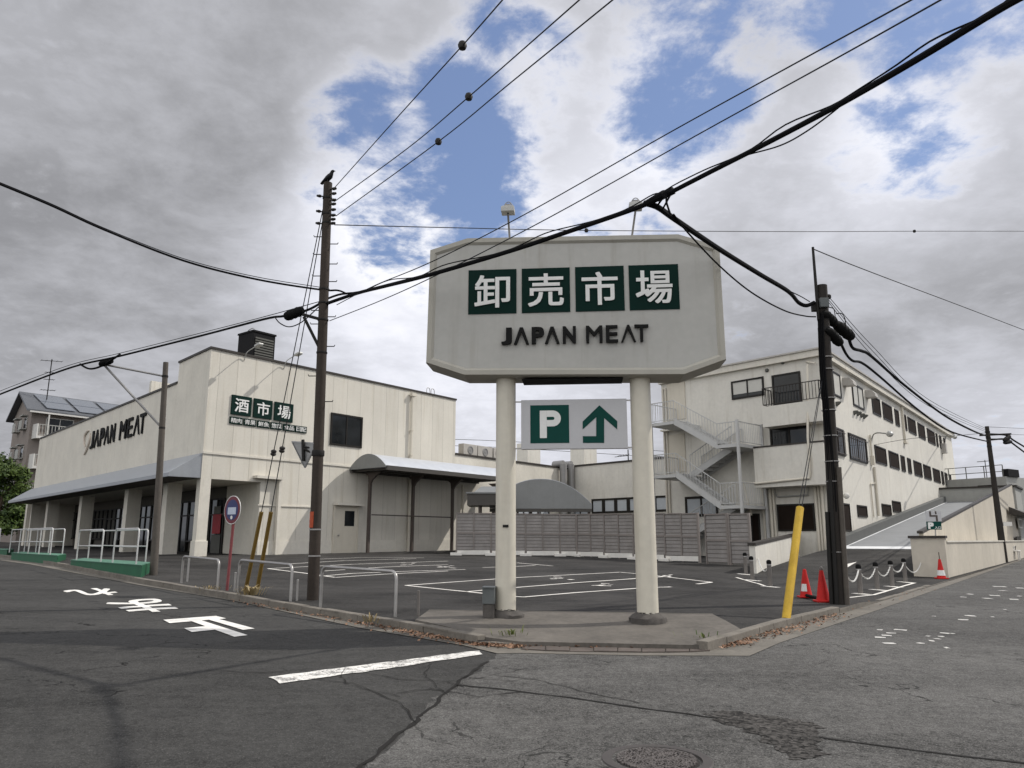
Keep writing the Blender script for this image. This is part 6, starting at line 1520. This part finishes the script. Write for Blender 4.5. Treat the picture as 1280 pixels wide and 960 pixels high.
def splice(c0, c1, r, label, group="cable splice cases"):
    b = MB(); d = (c1 - c0).normalized(); L = (c1 - c0).length
    b.lathe(c0, [(r * .35, 0), (r * .9, L * .10), (r, L * .16), (r, L * .84), (r * .9, L * .92), (r * .35, L)], 12, d)
    for k in range(3): b.lathe(c0 + d * L * (.25 + .22 * k), [(r * 1.02, 0), (r * 1.1, .01), (r * 1.1, .03), (r * 1.02, .04)], 12, d)
    tag(b.build("splice_case", M['black'], loc=c0), label, "splice case", group)
splice(D(356, 396.5, 15.4), D(379, 387.5, 15.1), .10, "black splice case hanging left of the crow's pole on its bracket")
splice(D(124, 456, a0_.y - .3), D(141, 450, a0_.y - .4), .085, "black splice case at the outrigger end above the store lettering")
splice(D(1028.5, 391, a2.y - .15), D(1044, 405, a2.y + .3), .105, "upper black splice case on the right side of the dark pole, nearer the pole")
splice(D(1044.5, 405, a2.y + .3), D(1065, 422, a2.y + .9), .115, "second black splice case farther down the upper right cable")
splice(D(1033.5, 412, a2.y - .15), D(1051, 430, a2.y + .3), .10, "lower black splice case on the right side of the dark pole")
cable("slack_cable", [D(344, 397, 15.6), D(350, 404, 15.3), D(362, 408.5, 15.1), D(378, 402, 15.1), D(399, 383, a1.y)], .012, "drooping loop of cable under the splice case left of the crow's pole")
cable("slack_cable", [D(1034, 384, a2.y), D(1042, 386, a2.y), D(1044, 396, a2.y + .2)], .010, "inner small loop of cable beside the top of the dark pole")
cable("slack_cable", [D(1045, 392, a2.y), D(1052, 392, a2.y), D(1056, 398, a2.y + .3), D(1057, 406, a2.y + .6)], .010, "outer small loop of cable beside the top of the dark pole")
# cables running to the far pole
far1 = D(1233, 545, a3.y); far2 = D(1235, 552, a3.y)
cable("overhead_cable", [D(1061, 423, a2.y + .9), D(1066, 435, a2.y + 1.1), D(1078, 439, a2.y + 1.8), D(1090, 446, a2.y + 2.6), D(1130, 481, a2.y + 6), D(1180, 519, a2.y + 11), D(1215, 538, a2.y + 15), far1], .036, "upper thick cable from the dark pole to the far right pole")
cable("overhead_cable", [D(1051, 429, a2.y + .3), D(1058, 443, a2.y + .8), D(1066, 451, a2.y + 1.3), D(1078, 454, a2.y + 2), D(1100, 471, a2.y + 3.4), D(1150, 514, a2.y + 8), D(1190, 540, a2.y + 13), far2], .030, "lower thick cable from the dark pole to the far right pole")
for i, (y0, y1, lab) in enumerate(((371, 536, "uppermost of three thin wires from the dark pole to the far pole"), (375, 538, "middle of three thin wires from the dark pole to the far pole"), (378, 540, "lowest of three thin wires from the dark pole to the far pole"))):
    cable("overhead_wire", [D(1036, y0, a2.y), D(1090, 432 + 6 * i, a2.y + 3.5), D(1160, 499 + 4 * i, a2.y + 9), D(1233, y1, a3.y)], .008, lab, "wire", "thin wires to the far pole", 'wire')
cable("overhead_wire", [D(1016, 311, a2.y), D(1060, 329, a2.y + 2), D(1120, 352, a2.y + 5), D(1200, 382, a2.y + 9), D(1310, 424, a2.y + 15)], .012, "thin wire from the mast on the dark pole to the right edge", "wire", None, 'wire')
cable("overhead_cable", [D(1236, 543, a3.y), D(1258, 544, a3.y + 2), D(1268, 551, a3.y + 5), D(1300, 570, a3.y + 14)], .05, "upper cable leaving the far pole to the right edge", "cable", "cables beyond the far pole")
cable("overhead_cable", [D(1236, 550, a3.y), D(1258, 549, a3.y + 2), D(1268, 556, a3.y + 5), D(1300, 580, a3.y + 14)], .05, "lower cable leaving the far pole to the right edge", "cable", "cables beyond the far pole")
splice(D(1255, 551, a3.y + 1.5), D(1262, 545, a3.y + 2.5), .11, "upper black splice case just right of the far pole")
splice(D(1255, 553.5, a3.y + 1.5), D(1264, 552, a3.y + 2.5), .10, "lower black splice case just right of the far pole")
for y, lab in ((535.5, "upper of two faint wires at far right"), (543.5, "lower of two faint wires at far right")): cable("overhead_wire", [D(1233, y - 2, a3.y), D(1300, y + 1, a3.y + 20)], .012, lab, "wire", "faint wires at far right", 'wire', 2)
cable("overhead_wire", [ML.pt(ML.hit(1092, 556)[0], ML.hit(1092, 556)[1], .1), D(1140, 548, 38), D(1190, 545, 39), D(1233, 541, a3.y)], .012, "thin service wire from the block's street lamp to the far pole", "wire", None, 'wire', 4)
for y, lab in ((558, "lower faint wire in the gap behind the store"), (550, "upper faint wire in the gap behind the store")): cable("overhead_wire", [D(560, y - 1, 90), D(640, y + 2, 90), D(830, y + 14, 92)], .03, lab, "wire", "faint wires behind the store", 'wire', 3)

# guy wires with guards: main pole
for (tx, ty), (mx_, my_), (cx, cy), (bx, by), lab in (((407, 262), (368, 470), (326, 640), (307, 738), "left one of two ochre guy guards beside the no parking sign"), ((408, 279), (377, 480), (339, 640), (321, 740), "right one of two ochre guy guards beside the no parking sign")):
    base = G(bx, by, LOT); top = at_pole(a1, t1, ty) - X * r11
    pc_ = base.lerp(top, .0)
    # guard follows the straight line of the wire
    def pos(py, base=base, top=top):
        return at_pole(base, top, py)
    g1_ = pos(cy)
    o = thing("guy_guard", lab, "guy wire", base, "guy guards at the crow's pole")
    d = (top - base).normalized()
    b = MB(); b.tube([base - d * .1, g1_], .042, 12); b.build("guard", M['ochre'], o)
    b = MB(); b.tube([g1_, top], .010, 6); w_ = b.build("wire", M['wire'], o)
    c = pos(566 if bx < 315 else 562); b = MB(); b.lathe(c - d * .07, [(.02, 0), (.055, .02), (.06, .05), (.045, .07), (.06, .09), (.055, .12), (.02, .14)], 10, d); b.build("insulator", M['ceramic'], w_)
# yellow guard by the dark pole
base = G(983, 771, .13); top = at_pole(a2, t2, 470) - X * r2m
gt = D(1000, 635, base.y + (top.y - base.y) * .35)
o = thing("guy_guard", "bright yellow leaning guy guard at the kerb left of the red cones", "guy wire", base)
d = (gt - base).normalized(); wr = (D(988.5, 740, base.y) - D(978, 740, base.y)).length / 2
b = MB(); b.tube([base - d * .05, gt], wr, 14); b.build("guard", M['yellow'], o)
for k, (dx, yt) in enumerate(((-.03, 482), (.03, 470))):
    b = MB(); tp = at_pole(a2, t2, yt) - X * r2m * .9; b.tube([gt - d * .05 + X * dx, tp + X * dx], .008, 6); b.build("wire", M['wire'], o)

# ---------------------------------------------------------------- small street furniture
def hoop(pts, label, r=.027, extra=()):
    """bent steel pipe guard through photo points: foot, (top corner, top corner), foot"""
    (x0, y0), (x1, y1), (x2, y2), (x3, y3) = pts
    f0, f1 = G(x0, y0, LOT), G(x3, y3, LOT); za = D(x1, y1, f0.y).z; zb = D(x2, y2, f1.y).z; zt = (za - f0.z + zb - f1.z) / 2
    q0, q1 = f0 + Z * zt, f1 + Z * zt; d = (q1 - q0).normalized(); c = .12
    path = [f0 - Z * .1, q0 - Z * c]
    for k in range(1, 5): a = math.pi / 2 * k / 5; path.append(q0 - Z * c + d * c * (1 - math.cos(a)) + Z * c * math.sin(a))
    path += [q0 + d * c, q1 - d * c]
    for k in range(1, 5): a = math.pi / 2 * k / 5; path.append(q1 - d * c + d * c * math.sin(a) - Z * c * (1 - math.cos(a)))
    path += [q1 - Z * c, f1 - Z * .1]
    o = thing("guard_hoop", label, "guard pipe", f0.lerp(f1, .5), "pipe guards along the kerb")
    b = MB(); b.tube(path, r, 10); b.build("pipe", M['steel'], o)
    for ex, ey in extra:
        e = G(ex, ey, LOT); b = MB(); b.tube([e - Z * .1, e + Z * zt * .98], r * .9, 10); b.build("leg", M['steel'], o)
    return o
hoop(((226.5, 729), (230, 697), (275, 698), (271.5, 737)), "leftmost bent pipe guard on the kerb, in front of the cream column", extra=((234, 727),))
hoop(((297, 741), (300, 700), (366.5, 706), (363, 752)), "middle bent pipe guard on the kerb, across the ochre guy guards")
hoop(((400.5, 759), (402, 708.5), (497, 714), (494, 771)), "rightmost bent pipe guard on the kerb, between crow's pole and big sign")
for x, y, yt, lab in ((293, 740, 716, "thin steel stub by the left leg of the middle pipe guard"), (371, 751, 725, "thin steel stub between the middle pipe guard and the crow's pole"), (522.5, 770, 739, "thin dark stub at the left end of the concrete island")):
    f0 = G(x, y, LOT); zt = D(x, yt, f0.y).z; b = MB(); b.tube([f0 - Z * .1, Vector((f0.x, f0.y, zt))], .022, 8); b.lathe(Vector((f0.x, f0.y, zt)), [(.024, 0), (.02, .012)], 8); tag(b.build("stub_post", M['steel'] if x < 500 else M['bollard'], loc=f0), lab, "post", "stub posts at the kerb")
# no parking sign
f0 = G(283.5, 738, LOT); topz = D(293, 624, f0.y + .0); c = D(293.4, 637.5, f0.y)
ns = thing("no_parking_sign", "round blue and red no parking sign on a faded red post", "traffic sign", f0)
b = MB(); b.tube([f0 - Z * .1, Vector((c.x, c.y, c.z + .2))], .03, 10); b.build("post", M['redwhite'], ns)
nn = (N1 * 0.86 + Vector((.62, -.5, 0)) * .18).normalized(); cc = c + nn * .05; rd_ = .305
b = MB(); b.lathe(cc, [(rd_, 0), (rd_, .008)], 32, nn); b.build("disc", M['cone_w'], ns)
b = MB(); b.lathe(cc + nn * .0085, [(rd_ * .95, 0), (rd_ * .95, .003)], 32, nn); b.build("red_ring", M['sign_red'], ns)
b = MB(); b.lathe(cc + nn * .012, [(rd_ * .72, 0), (rd_ * .72, .003)], 32, nn); b.build("blue_field", M['sign_blue'], ns)
sx_ = Z.cross(nn).normalized()
b = MB(); b.box(cc + nn * .018 - Z * .02, sx_, nn, Z, .15, .002, .075); b.build("white_plate", M['sign_wb'], ns)
b = MB(); b.lathe(cc + nn * .016 - Z * .16, [(.04, 0), (.04, .003)], 14, nn); b.build("white_dot", M['cone_w'], ns)
# back of the inverted triangular sign on the main pole
Yt = a1.y - .05; T = [D(363.5, 551, Yt + .28), D(397, 553.5, Yt - .05), D(381, 586.5, Yt + .1)]
tn = (T[1] - T[0]).cross(T[2] - T[0]).normalized(); tn = tn if tn.y < 0 else -tn
ts = thing("stop_sign", "grey back of an inverted triangular road sign clamped to the crow's pole", "traffic sign", T[2])
cen = sum(T, Vector()) / 3
def rounded(T, r=.05):
    out = []
    for k in range(3):
        p0, p1, p2 = T[k - 1], T[k], T[(k + 1) % 3]; a = (p0 - p1).normalized(); c = (p2 - p1).normalized()
        for t in (0, .25, .5, .75, 1): out.append(p1 + a * r * (1 - t) ** 2 + c * r * t ** 2)
    return out
b = MB(); b.prism([p for p in rounded(T)], -tn * .012); b.build("plate", M['sign_back'], ts)
b = MB(); rt = rounded([cen + (p - cen) * .97 for p in T]); ri = rounded([cen + (p - cen) * .86 for p in T]); n = len(rt); i = b.vs([p + tn * .003 for p in rt] + [p + tn * .012 for p in ri])
for k in range(n): b.face((i + k, i + (k + 1) % n, i + n + (k + 1) % n, i + n + k))
b.build("rim", M['sign_back'], ts)
b = MB(); u_ = cen + tn * .03; dn_ = (T[2] - (T[0] + T[1]) / 2).normalized(); b.bar(u_ - dn_ * .22, u_ + dn_ * .20, .05, .04, tn); pcl = at_pole(a1, t1, 567); b.tube([u_ - dn_ * .05, pcl - X * r1m], .025, 6); b.tube([u_ - dn_ * .05 + Z * .03, pcl - X * r1m + Z * .1], .02, 6); b.build("bracket", M['iron'], ts)
b = MB(); b.lathe(pcl - Z * .05, [(r1m * 1.18, 0), (r1m * 1.22, .01), (r1m * 1.22, .10), (r1m * 1.18, .11)], 18); b.build("clamp", M['iron'], ts)
# bollards and chains
bol = [((932.5, 717.5), 692), ((940.6, 725), 697.5), ((963, 733), 702), ((1075.8, 742), 708), ((1097, 737), 705.5), ((1115.6, 733), 704), ((1132, 727.5), 702)]
labs = ["dark bollard farthest left, touching the last slat panel", "second dark bollard from the slat panel, left of the entry wall", "dark bollard between the entry wall and the yellow guy guard",
        "dark bollard nearest the thick dark pole with a white chain", "second dark bollard right of the thick dark pole", "third dark bollard right of the thick dark pole", "rightmost dark bollard before the ramp wall"]
tops = []; proto = None
for ((x, y), yt), lab in zip(bol, labs):
    f0 = G(x, y, LOT); h = .80; zt = D(x, yt, f0.y).z
    if proto is None:
        o = thing("bollard", lab, "bollard", f0, "chain bollards at the car park entrance")
        b = MB(); b.lathe(f0, [(.058, -.1), (.058, .70)], 14); b.build("post", M['bollard'], o)
        b = MB(); b.lathe(f0 + Z * .69, [(.062, 0), (.066, .02), (.066, .07), (.05, .11), (.02, .125)], 14); b.build("cap", M['black'], o)
        b = MB(); b.lathe(f0 + Z * .64, [(.060, 0), (.062, .004), (.062, .03), (.060, .034)], 14); b.build("chain_collar", M['steel'], o)
        proto = o
    else:
        o = copy_tree(proto); o.location = f0; o['label'] = lab
    sc_ = max(min((zt - f0.z) / .82, 1.15), .85); o.scale = (1, 1, sc_)
    tops.append(f0 + Z * .66 * sc_)
def chain(a, c, sag, label):
    n = max(8, int((c - a).length / .075)); b = MB()
    for k in range(n):
        f0_, f1_ = k / n, (k + 1.25) / n; sg_ = lambda f: -4 * sag * f * (1 - f)
        p, q = a.lerp(c, f0_) + Z * sg_(f0_), a.lerp(c, min(f1_, 1)) + Z * sg_(min(f1_, 1)); d = (q - p); L = d.length; d.normalize(); u = d.cross(Z).normalized()
        if k % 2: u = d.cross(u)
        w = .014; mid = (p + q) / 2
        loop = [mid + d * (L / 2 - w) * math.copysign(1, math.cos(t)) + d * w * math.cos(t) + u * w * math.sin(t) for t in [2 * math.pi * j / 10 + .001 for j in range(11)]]
        b.tube(loop, .006, 5, False)
    tag(b.build("chain", M['chain'], loc=a), label, "chain", "white chains between the bollards")
WLp = WL.pt(.02, 0); 
chain(tops[2], WL.pt(.3, tops[2].z + .05, .02), .28, "white chain from the bollard by the yellow guard to the entry wall")
chain(tops[3], at_pole(a2, t2, 716) + X * r20, .22, "white chain from the thick dark pole to the nearest bollard")
chain(tops[4], tops[3], .25, "white chain between first and second bollards right of the dark pole")
chain(tops[5], tops[4], .25, "white chain between second and third bollards right of the dark pole")
chain(tops[6], tops[5], .22, "white chain between third and rightmost bollards")
chain(tops[6], WBk.pt(Lb * .75, tops[6].z - .08, .02), .3, "white chain from the rightmost bollard to the ramp wall")
# traffic cones
def cone(px, py, pyt, label, white=0, stick=0, lean=(0, 0), dark_tip=False):
    f0 = G(px, py, LOT); k = (D(px, pyt, f0.y).z - f0.z) / .70
    o = thing("traffic_cone", label, "traffic cone", f0, "red traffic cones")
    b = MB(); b.box(f0 + Z * .02 * k, ux, un_, Z, .19 * k, .19 * k, .02 * k); b.build("base", M['red'] if white != 2 else M['red'], o, bevel=.012)
    ax = (Z + X * lean[0] + Y * lean[1]).normalized()
    b = MB(); b.lathe(f0 + Z * .04 * k, [(.155 * k, 0), (.145 * k, .03 * k), (.045 * k, .63 * k), (.038 * k, .66 * k), (.02 * k, .665 * k)], 24, ax); b.build("body", M['red'], o)
    if white == 1:
        b = MB(); r_ = lambda h: (.145 - (.1) * (h - .03) / .6) * k + .003
        i = b.vs([f0 + Z * .04 * k + Vector((math.cos(t) * r_(h), math.sin(t) * r_(h), h * k)) for h in (.12, .30) for t in [rad(190 + 9 * j) for j in range(9)]])
        for j in range(8): b.face((i + j, i + j + 1, i + 9 + j + 1, i + 9 + j), True)
        b.build("reflective_patch", M['cone_w'], o)
    if white == 2:
        b = MB(); r_ = lambda h: (.145 - .1 * (h - .03) / .6) * k + .004
        b.lathe(f0 + Z * .04 * k, [(r_(.08), .08 * k), (r_(.27), .27 * k)], 24); b.build("reflective_band", M['cone_w'], o)
    if dark_tip: b = MB(); b.lathe(f0 + Z * .69 * k, [(.035, 0), (.04, .03), (.03, .06), (.012, .08)], 10); b.build("tip_lamp", M['bollard'], o)
    if stick: b = MB(); b.tube([f0 + Z * .6 * k, f0 + Z * (.7 * k + stick)], .012, 6); b.build("stick", M['iron'], o)
    return f0
ca = cone(1008, 747, 711.5, "red cone with a pale patch nearest the yellow guard", 1)
cb_ = cone(1029.5, 752.5, 712.5, "plain red cone with a dark tip beside the thick dark pole", 0, dark_tip=True)
cone(1177, 723.5, 699, "red cone with a white band leaning on the ramp wall front", 2, .22)
b = MB(); q = ca.lerp(cb_, .5) + Z * .05 + Y * .15; d = (cb_ - ca).normalized(); b.tube([q - d * .55 - Z * .0, q + d * .5], .035, 8); tag(b.build("cone_bar", M['black'], loc=q), "black bar lying on the ground between the two red cones", "bar")
# small plastic panels beside the third cone
f0 = G(1160, 716, LOT); b = MB(); b.box(f0 + Z * .2, dd_, nb, Z, .10, .02, .2); b.box(f0 + Z * .18 - dd_ * .06 + nb * .05, dd_, nb, Z, .10, .02, .18); tag(b.build("leaning_board", M['far_wall'], loc=f0), "small grey board leaning by the cone at the ramp wall", "board")

# ---------------------------------------------------------------- green platforms and rails at the shop front
def platform(f_right, f_left, top_right, deep, label, rightcap=True):
    a, c = G(*f_right, LOT), G(*f_left, LOT); zt = D(*top_right, a.y).z
    d = (V2(c) - V2(a)).normalized(); inw = Vector((d.y, -d.x, 0)); inw = inw if inw.y > 0 else -inw
    W = Wall(a, d, -inw); L = (V2(c) - V2(a)).length
    o = thing("platform", label, "platform", W.pt(L / 2, H(*W.pt(L / 2, 0)[:2])), "green platforms along the shop front")
    sk = (Vector((a.x, a.y, 0)).normalized() * 1.0 + Vector((.10, 0, 0))).normalized() * deep
    def pr(z0, z1, m): return MB().vprism([W.pt(-m, 0, m), W.pt(-m, 0, m) + sk, W.pt(L + m, 0, m) + sk, W.pt(L + m, 0, m)], z0, z1)
    pr(H(a.x, a.y) - .2, zt - .02, 0).build("side", M['plat'], o); pr(zt - .018, zt, .02).build("deck", M['plat_top'], o)
    W.sk = sk.normalized()
    return W, L, zt
W1, L1, z1_ = platform((176, 722.5), (88, 707.2), (176, 706), 2.6, "near green painted concrete platform beside the slim grey pole")
W2, L2, z2_ = platform((71, 703.8), (14, 696.5), (71, 694), 3.0, "middle green painted concrete platform in front of the far columns")
W3, L3, z3_ = platform((8, 694.5), (-60, 688), (8, 687), 3.0, "far green painted concrete platform at the left edge")
def rail(W, s0, s1, z, n, label, posts=2, ht=.92):
    f0, f1 = W.pt(s0, z) + W.sk * n, W.pt(s1, z) + W.sk * n
    o = thing("shop_rail", label, "rail", f0.lerp(f1, .5), "white pipe rails along the shop front")
    d = (f1 - f0).normalized(); c = .10; b = MB(); q0, q1 = f0 + Z * ht, f1 + Z * ht
    path = [f0, q0 - Z * c, q0 - Z * c * .3 + d * c * .3, q0 + d * c, q1 - d * c, q1 - Z * c * .3 - d * c * .3, q1 - Z * c, f1]; b.tube(path, .022, 8); b.build("top_pipe", M['rail_w'], o)
    b = MB(); b.tube([f0 + Z * ht * .48, f1 + Z * ht * .48], .016, 8); b.build("middle_pipe", M['rail_w'], o)
    for k in range(1, posts - 1):
        p = f0.lerp(f1, k / (posts - 1)); b = MB(); b.tube([p, p + Z * ht], .022, 8); b.build("post", M['rail_w'], o)
s = lambda W, px, py: W.hit(px, py, -.12)[0]
rail(W1, s(W1, 177, 690), s(W1, 147, 690), z1_, .12, "nearest white pipe rail on the near green platform")
rail(W1, s(W1, 132, 690), s(W1, 101, 690), z1_, .12, "second white pipe rail on the near green platform")
rail(W1, .5, L1 - .4, z1_, 2.45, "white pipe rail at the back of the near green platform")
rail(W2, s(W2, 68, 685), s(W2, 16, 685), z2_, .12, "long white pipe rail on the middle green platform", 5)
rail(W2, .5, L2 - .4, z2_, 2.8, "white pipe rail at the back of the middle green platform", 4)
rail(W3, s(W3, 2, 682), s(W3, -50, 682), z3_, .12, "white pipe rail on the far green platform", 4)

# ---------------------------------------------------------------- apartment house and tree beyond the store
A0 = D(29, 600, 74.0); A0.z = 0
WB_ = Wall(A0, D2, N2); WG = Wall(A0, D1, N1)
ze = WB_.hit(31, 509)[1]; wg_ = 9.0
zp = WG.hit(15, 491)[1]; aG_ = WG.hit(15, 491)[0]
ap = thing("apartment_house", "brown tiled apartment house with balconies and solar panels on its gabled roof", "building", (A0.x, A0.y, H(A0.x, A0.y)))
hwid = 4.2; zp = ze + 2.0; Lb_ = 30
gp_ = [WG.pt(0, 0), WG.pt(hwid * 2, 0), WG.pt(hwid * 2, ze), WG.pt(hwid, zp), WG.pt(0, ze)]
b = MB(); b.prism(gp_, D2 * Lb_); b.build("wall", M['apt'], ap)
b = MB()
sl_ = (zp - ze) / hwid
for sgn in (0, 1):
    e = (lambda a, z, off: WG.pt(a if sgn == 0 else 2 * hwid - a, z, off))
    b.prism([e(-.9, ze - .9 * sl_ + .02, .6), e(hwid, zp + .02, .6), e(hwid, zp + .22, .6), e(-.9, ze - .9 * sl_ + .22, .6)], D2 * (Lb_ + 1))
rf = b.build("roof", M['apt_roof'], ap)
b = MB()
for k in range(8):
    t0_ = 1.2 + k * 3.1
    for h0, h1 in ((.12, .46), (.50, .88)):
        p = lambda t, h: WB_.pt(t, ze - .9 * sl_ + .27 + (hwid + .9) * h * sl_, .9 - (hwid + .9) * h)
        b.prism([p(t0_, h0), p(t0_ + 2.7, h0), p(t0_ + 2.7, h1), p(t0_, h1)], Z * .06)
b.build("solar_panel", M['solar'], rf)
b = MB(); b.wbox(WB_, -.5, Lb_, .88, 1.0, ze - .9 * sl_ - .1, ze - .9 * sl_ + .05); b.build("gutter", M['apt_white'], rf)
st_h = 2.95
for fl in range(4):
    zf_ = ze - 2.75 - fl * st_h
    for k in range(4):
        s0_ = .35 + k * 6.6
        b = MB(); b.wbox(WB_, s0_, s0_ + 5.0, .01, 1.1, zf_ - .25, zf_); b.wbox(WB_, s0_ - .12, s0_ - .002, .01, 1.14, zf_ - .28, zf_ + 1.15); bb_ = b.build("balcony", M['apt_white'], ap)
        if k < 3:
            b = MB(); railing(b, [WB_.pt(s0_ + .1, zf_, 1.05), WB_.pt(s0_ + 5.0, zf_, 1.05)], 1.1, .28, .03, .05); b.build("railing", M['far_wall'], bb_)
            window(WB_, s0_ + 1.0, s0_ + 3.6, zf_ + .1, zf_ + 2.0, ap, 2, .08, .06, 'apt_white', 'glass')
    for s0_ in (1.6, 4.6):
        window(WG, s0_, s0_ + 1.3, zf_ + .9, zf_ + 2.1, ap, 1, .08, .06, 'apt_white', 'glass')
        b = MB(); b.wbox(WG, s0_ - .1, s0_ + 1.4, .06, .5, zf_ + .8, zf_ + .9); b.wbox(WG, s0_ - .1, s0_ + 1.4, .06, .5, zf_ + 2.15, zf_ + 2.25); b.wbox(WG, s0_ - .05, s0_ + 1.35, .44, .48, zf_ + .9, zf_ + 1.7); b.build("window_guard", M['far_wall'], ap)
b = MB(); q = WB_.pt(1.2, 0, 1.05); b.tube([Vector((q.x, q.y, ze - .6)), Vector((q.x, q.y, 1))], .07, 6); b.build("downpipe", M['apt_white'], ap)
q = D(59, 493, 77); tq_ = D(65, 449, 77); b = MB(); b.tube([q - Z * 1.5, tq_], .05, 6); e_ = X.lerp(D2, .4).normalized()
for hh, L in ((.95, 1.9), (.62, .9), (.42, .9), (.12, 1.3)):
    c = q.lerp(tq_, hh); b.tube([c - e_ * L * .5, c + e_ * L * .5], .03, 5)
    for k in range(5): b.tube([c + e_ * L * (k / 4 - .5) - D1 * .4, c + e_ * L * (k / 4 - .5) + D1 * .4], .018, 4)
tag(b.build("roof_antenna", M['iron'], loc=q), "tall television aerial on the brown apartment house roof", "antenna")
# tree
tb_ = G(-2, 688, 0); tb_ = Vector((D(-2, 640, 66).x, 66, 0)); tb_.z = H(tb_.x, tb_.y)
tr = thing("broadleaf_tree", "dense green broadleaf tree at the left edge below the apartment balconies", "tree", tb_)
b = MB(); b.tube([tb_ - Z * .3, tb_ + Z * 1.4, tb_ + Z * 3 + X * .1, tb_ + Z * 5 + X * .2], [.24, .19, .14, .05], 10)
for k in range(9): a = k * 2.4; b.tube([tb_ + Z * (1.2 + .35 * k), tb_ + Z * (2.2 + .45 * k) + Vector((math.cos(a), math.sin(a), 0)) * 1.5], [.08, .025], 6)
b.build("trunk", M['bark'], tr)
b = MB(); hT = D(0, 571, 66).z - tb_.z; rr_ = 3.1
cl = []
for k in range(95):
    u = R.random() ** .5; a = R.uniform(0, 6.283); hh = R.uniform(.06, 1.0); prof = math.sin(min(1, (1.04 - hh) * 1.9) * math.pi / 2) * (.75 + .25 * min(1, hh * 4))
    cl.append((tb_ + Vector((math.cos(a) * rr_ * prof * u, math.sin(a) * rr_ * prof * u, hh * (hT - .4))), R.uniform(.45, .95)))
for c, s_ in cl:
    for _ in range(190):
        v = Vector((R.gauss(0, 1), R.gauss(0, 1), R.gauss(0, .8))).normalized() * s_ * R.uniform(.5, 1.05) ; p = c + v
        if p.z < tb_.z + .25: continue
        s = R.uniform(.09, .19); nrm = (v.normalized() + Vector((R.uniform(-.8, .8), R.uniform(-.8, .8), R.uniform(-.2, .9)))).normalized(); x = nrm.orthogonal().normalized(); y = nrm.cross(x)
        t = R.uniform(0, 6.3); x, y = x * math.cos(t) + y * math.sin(t), y * math.cos(t) - x * math.sin(t)
        b.poly([p - x * s, p + y * s * .55, p + x * s * 1.1, p - y * s * .55])
b.build("crown", M['leaf'], tr)
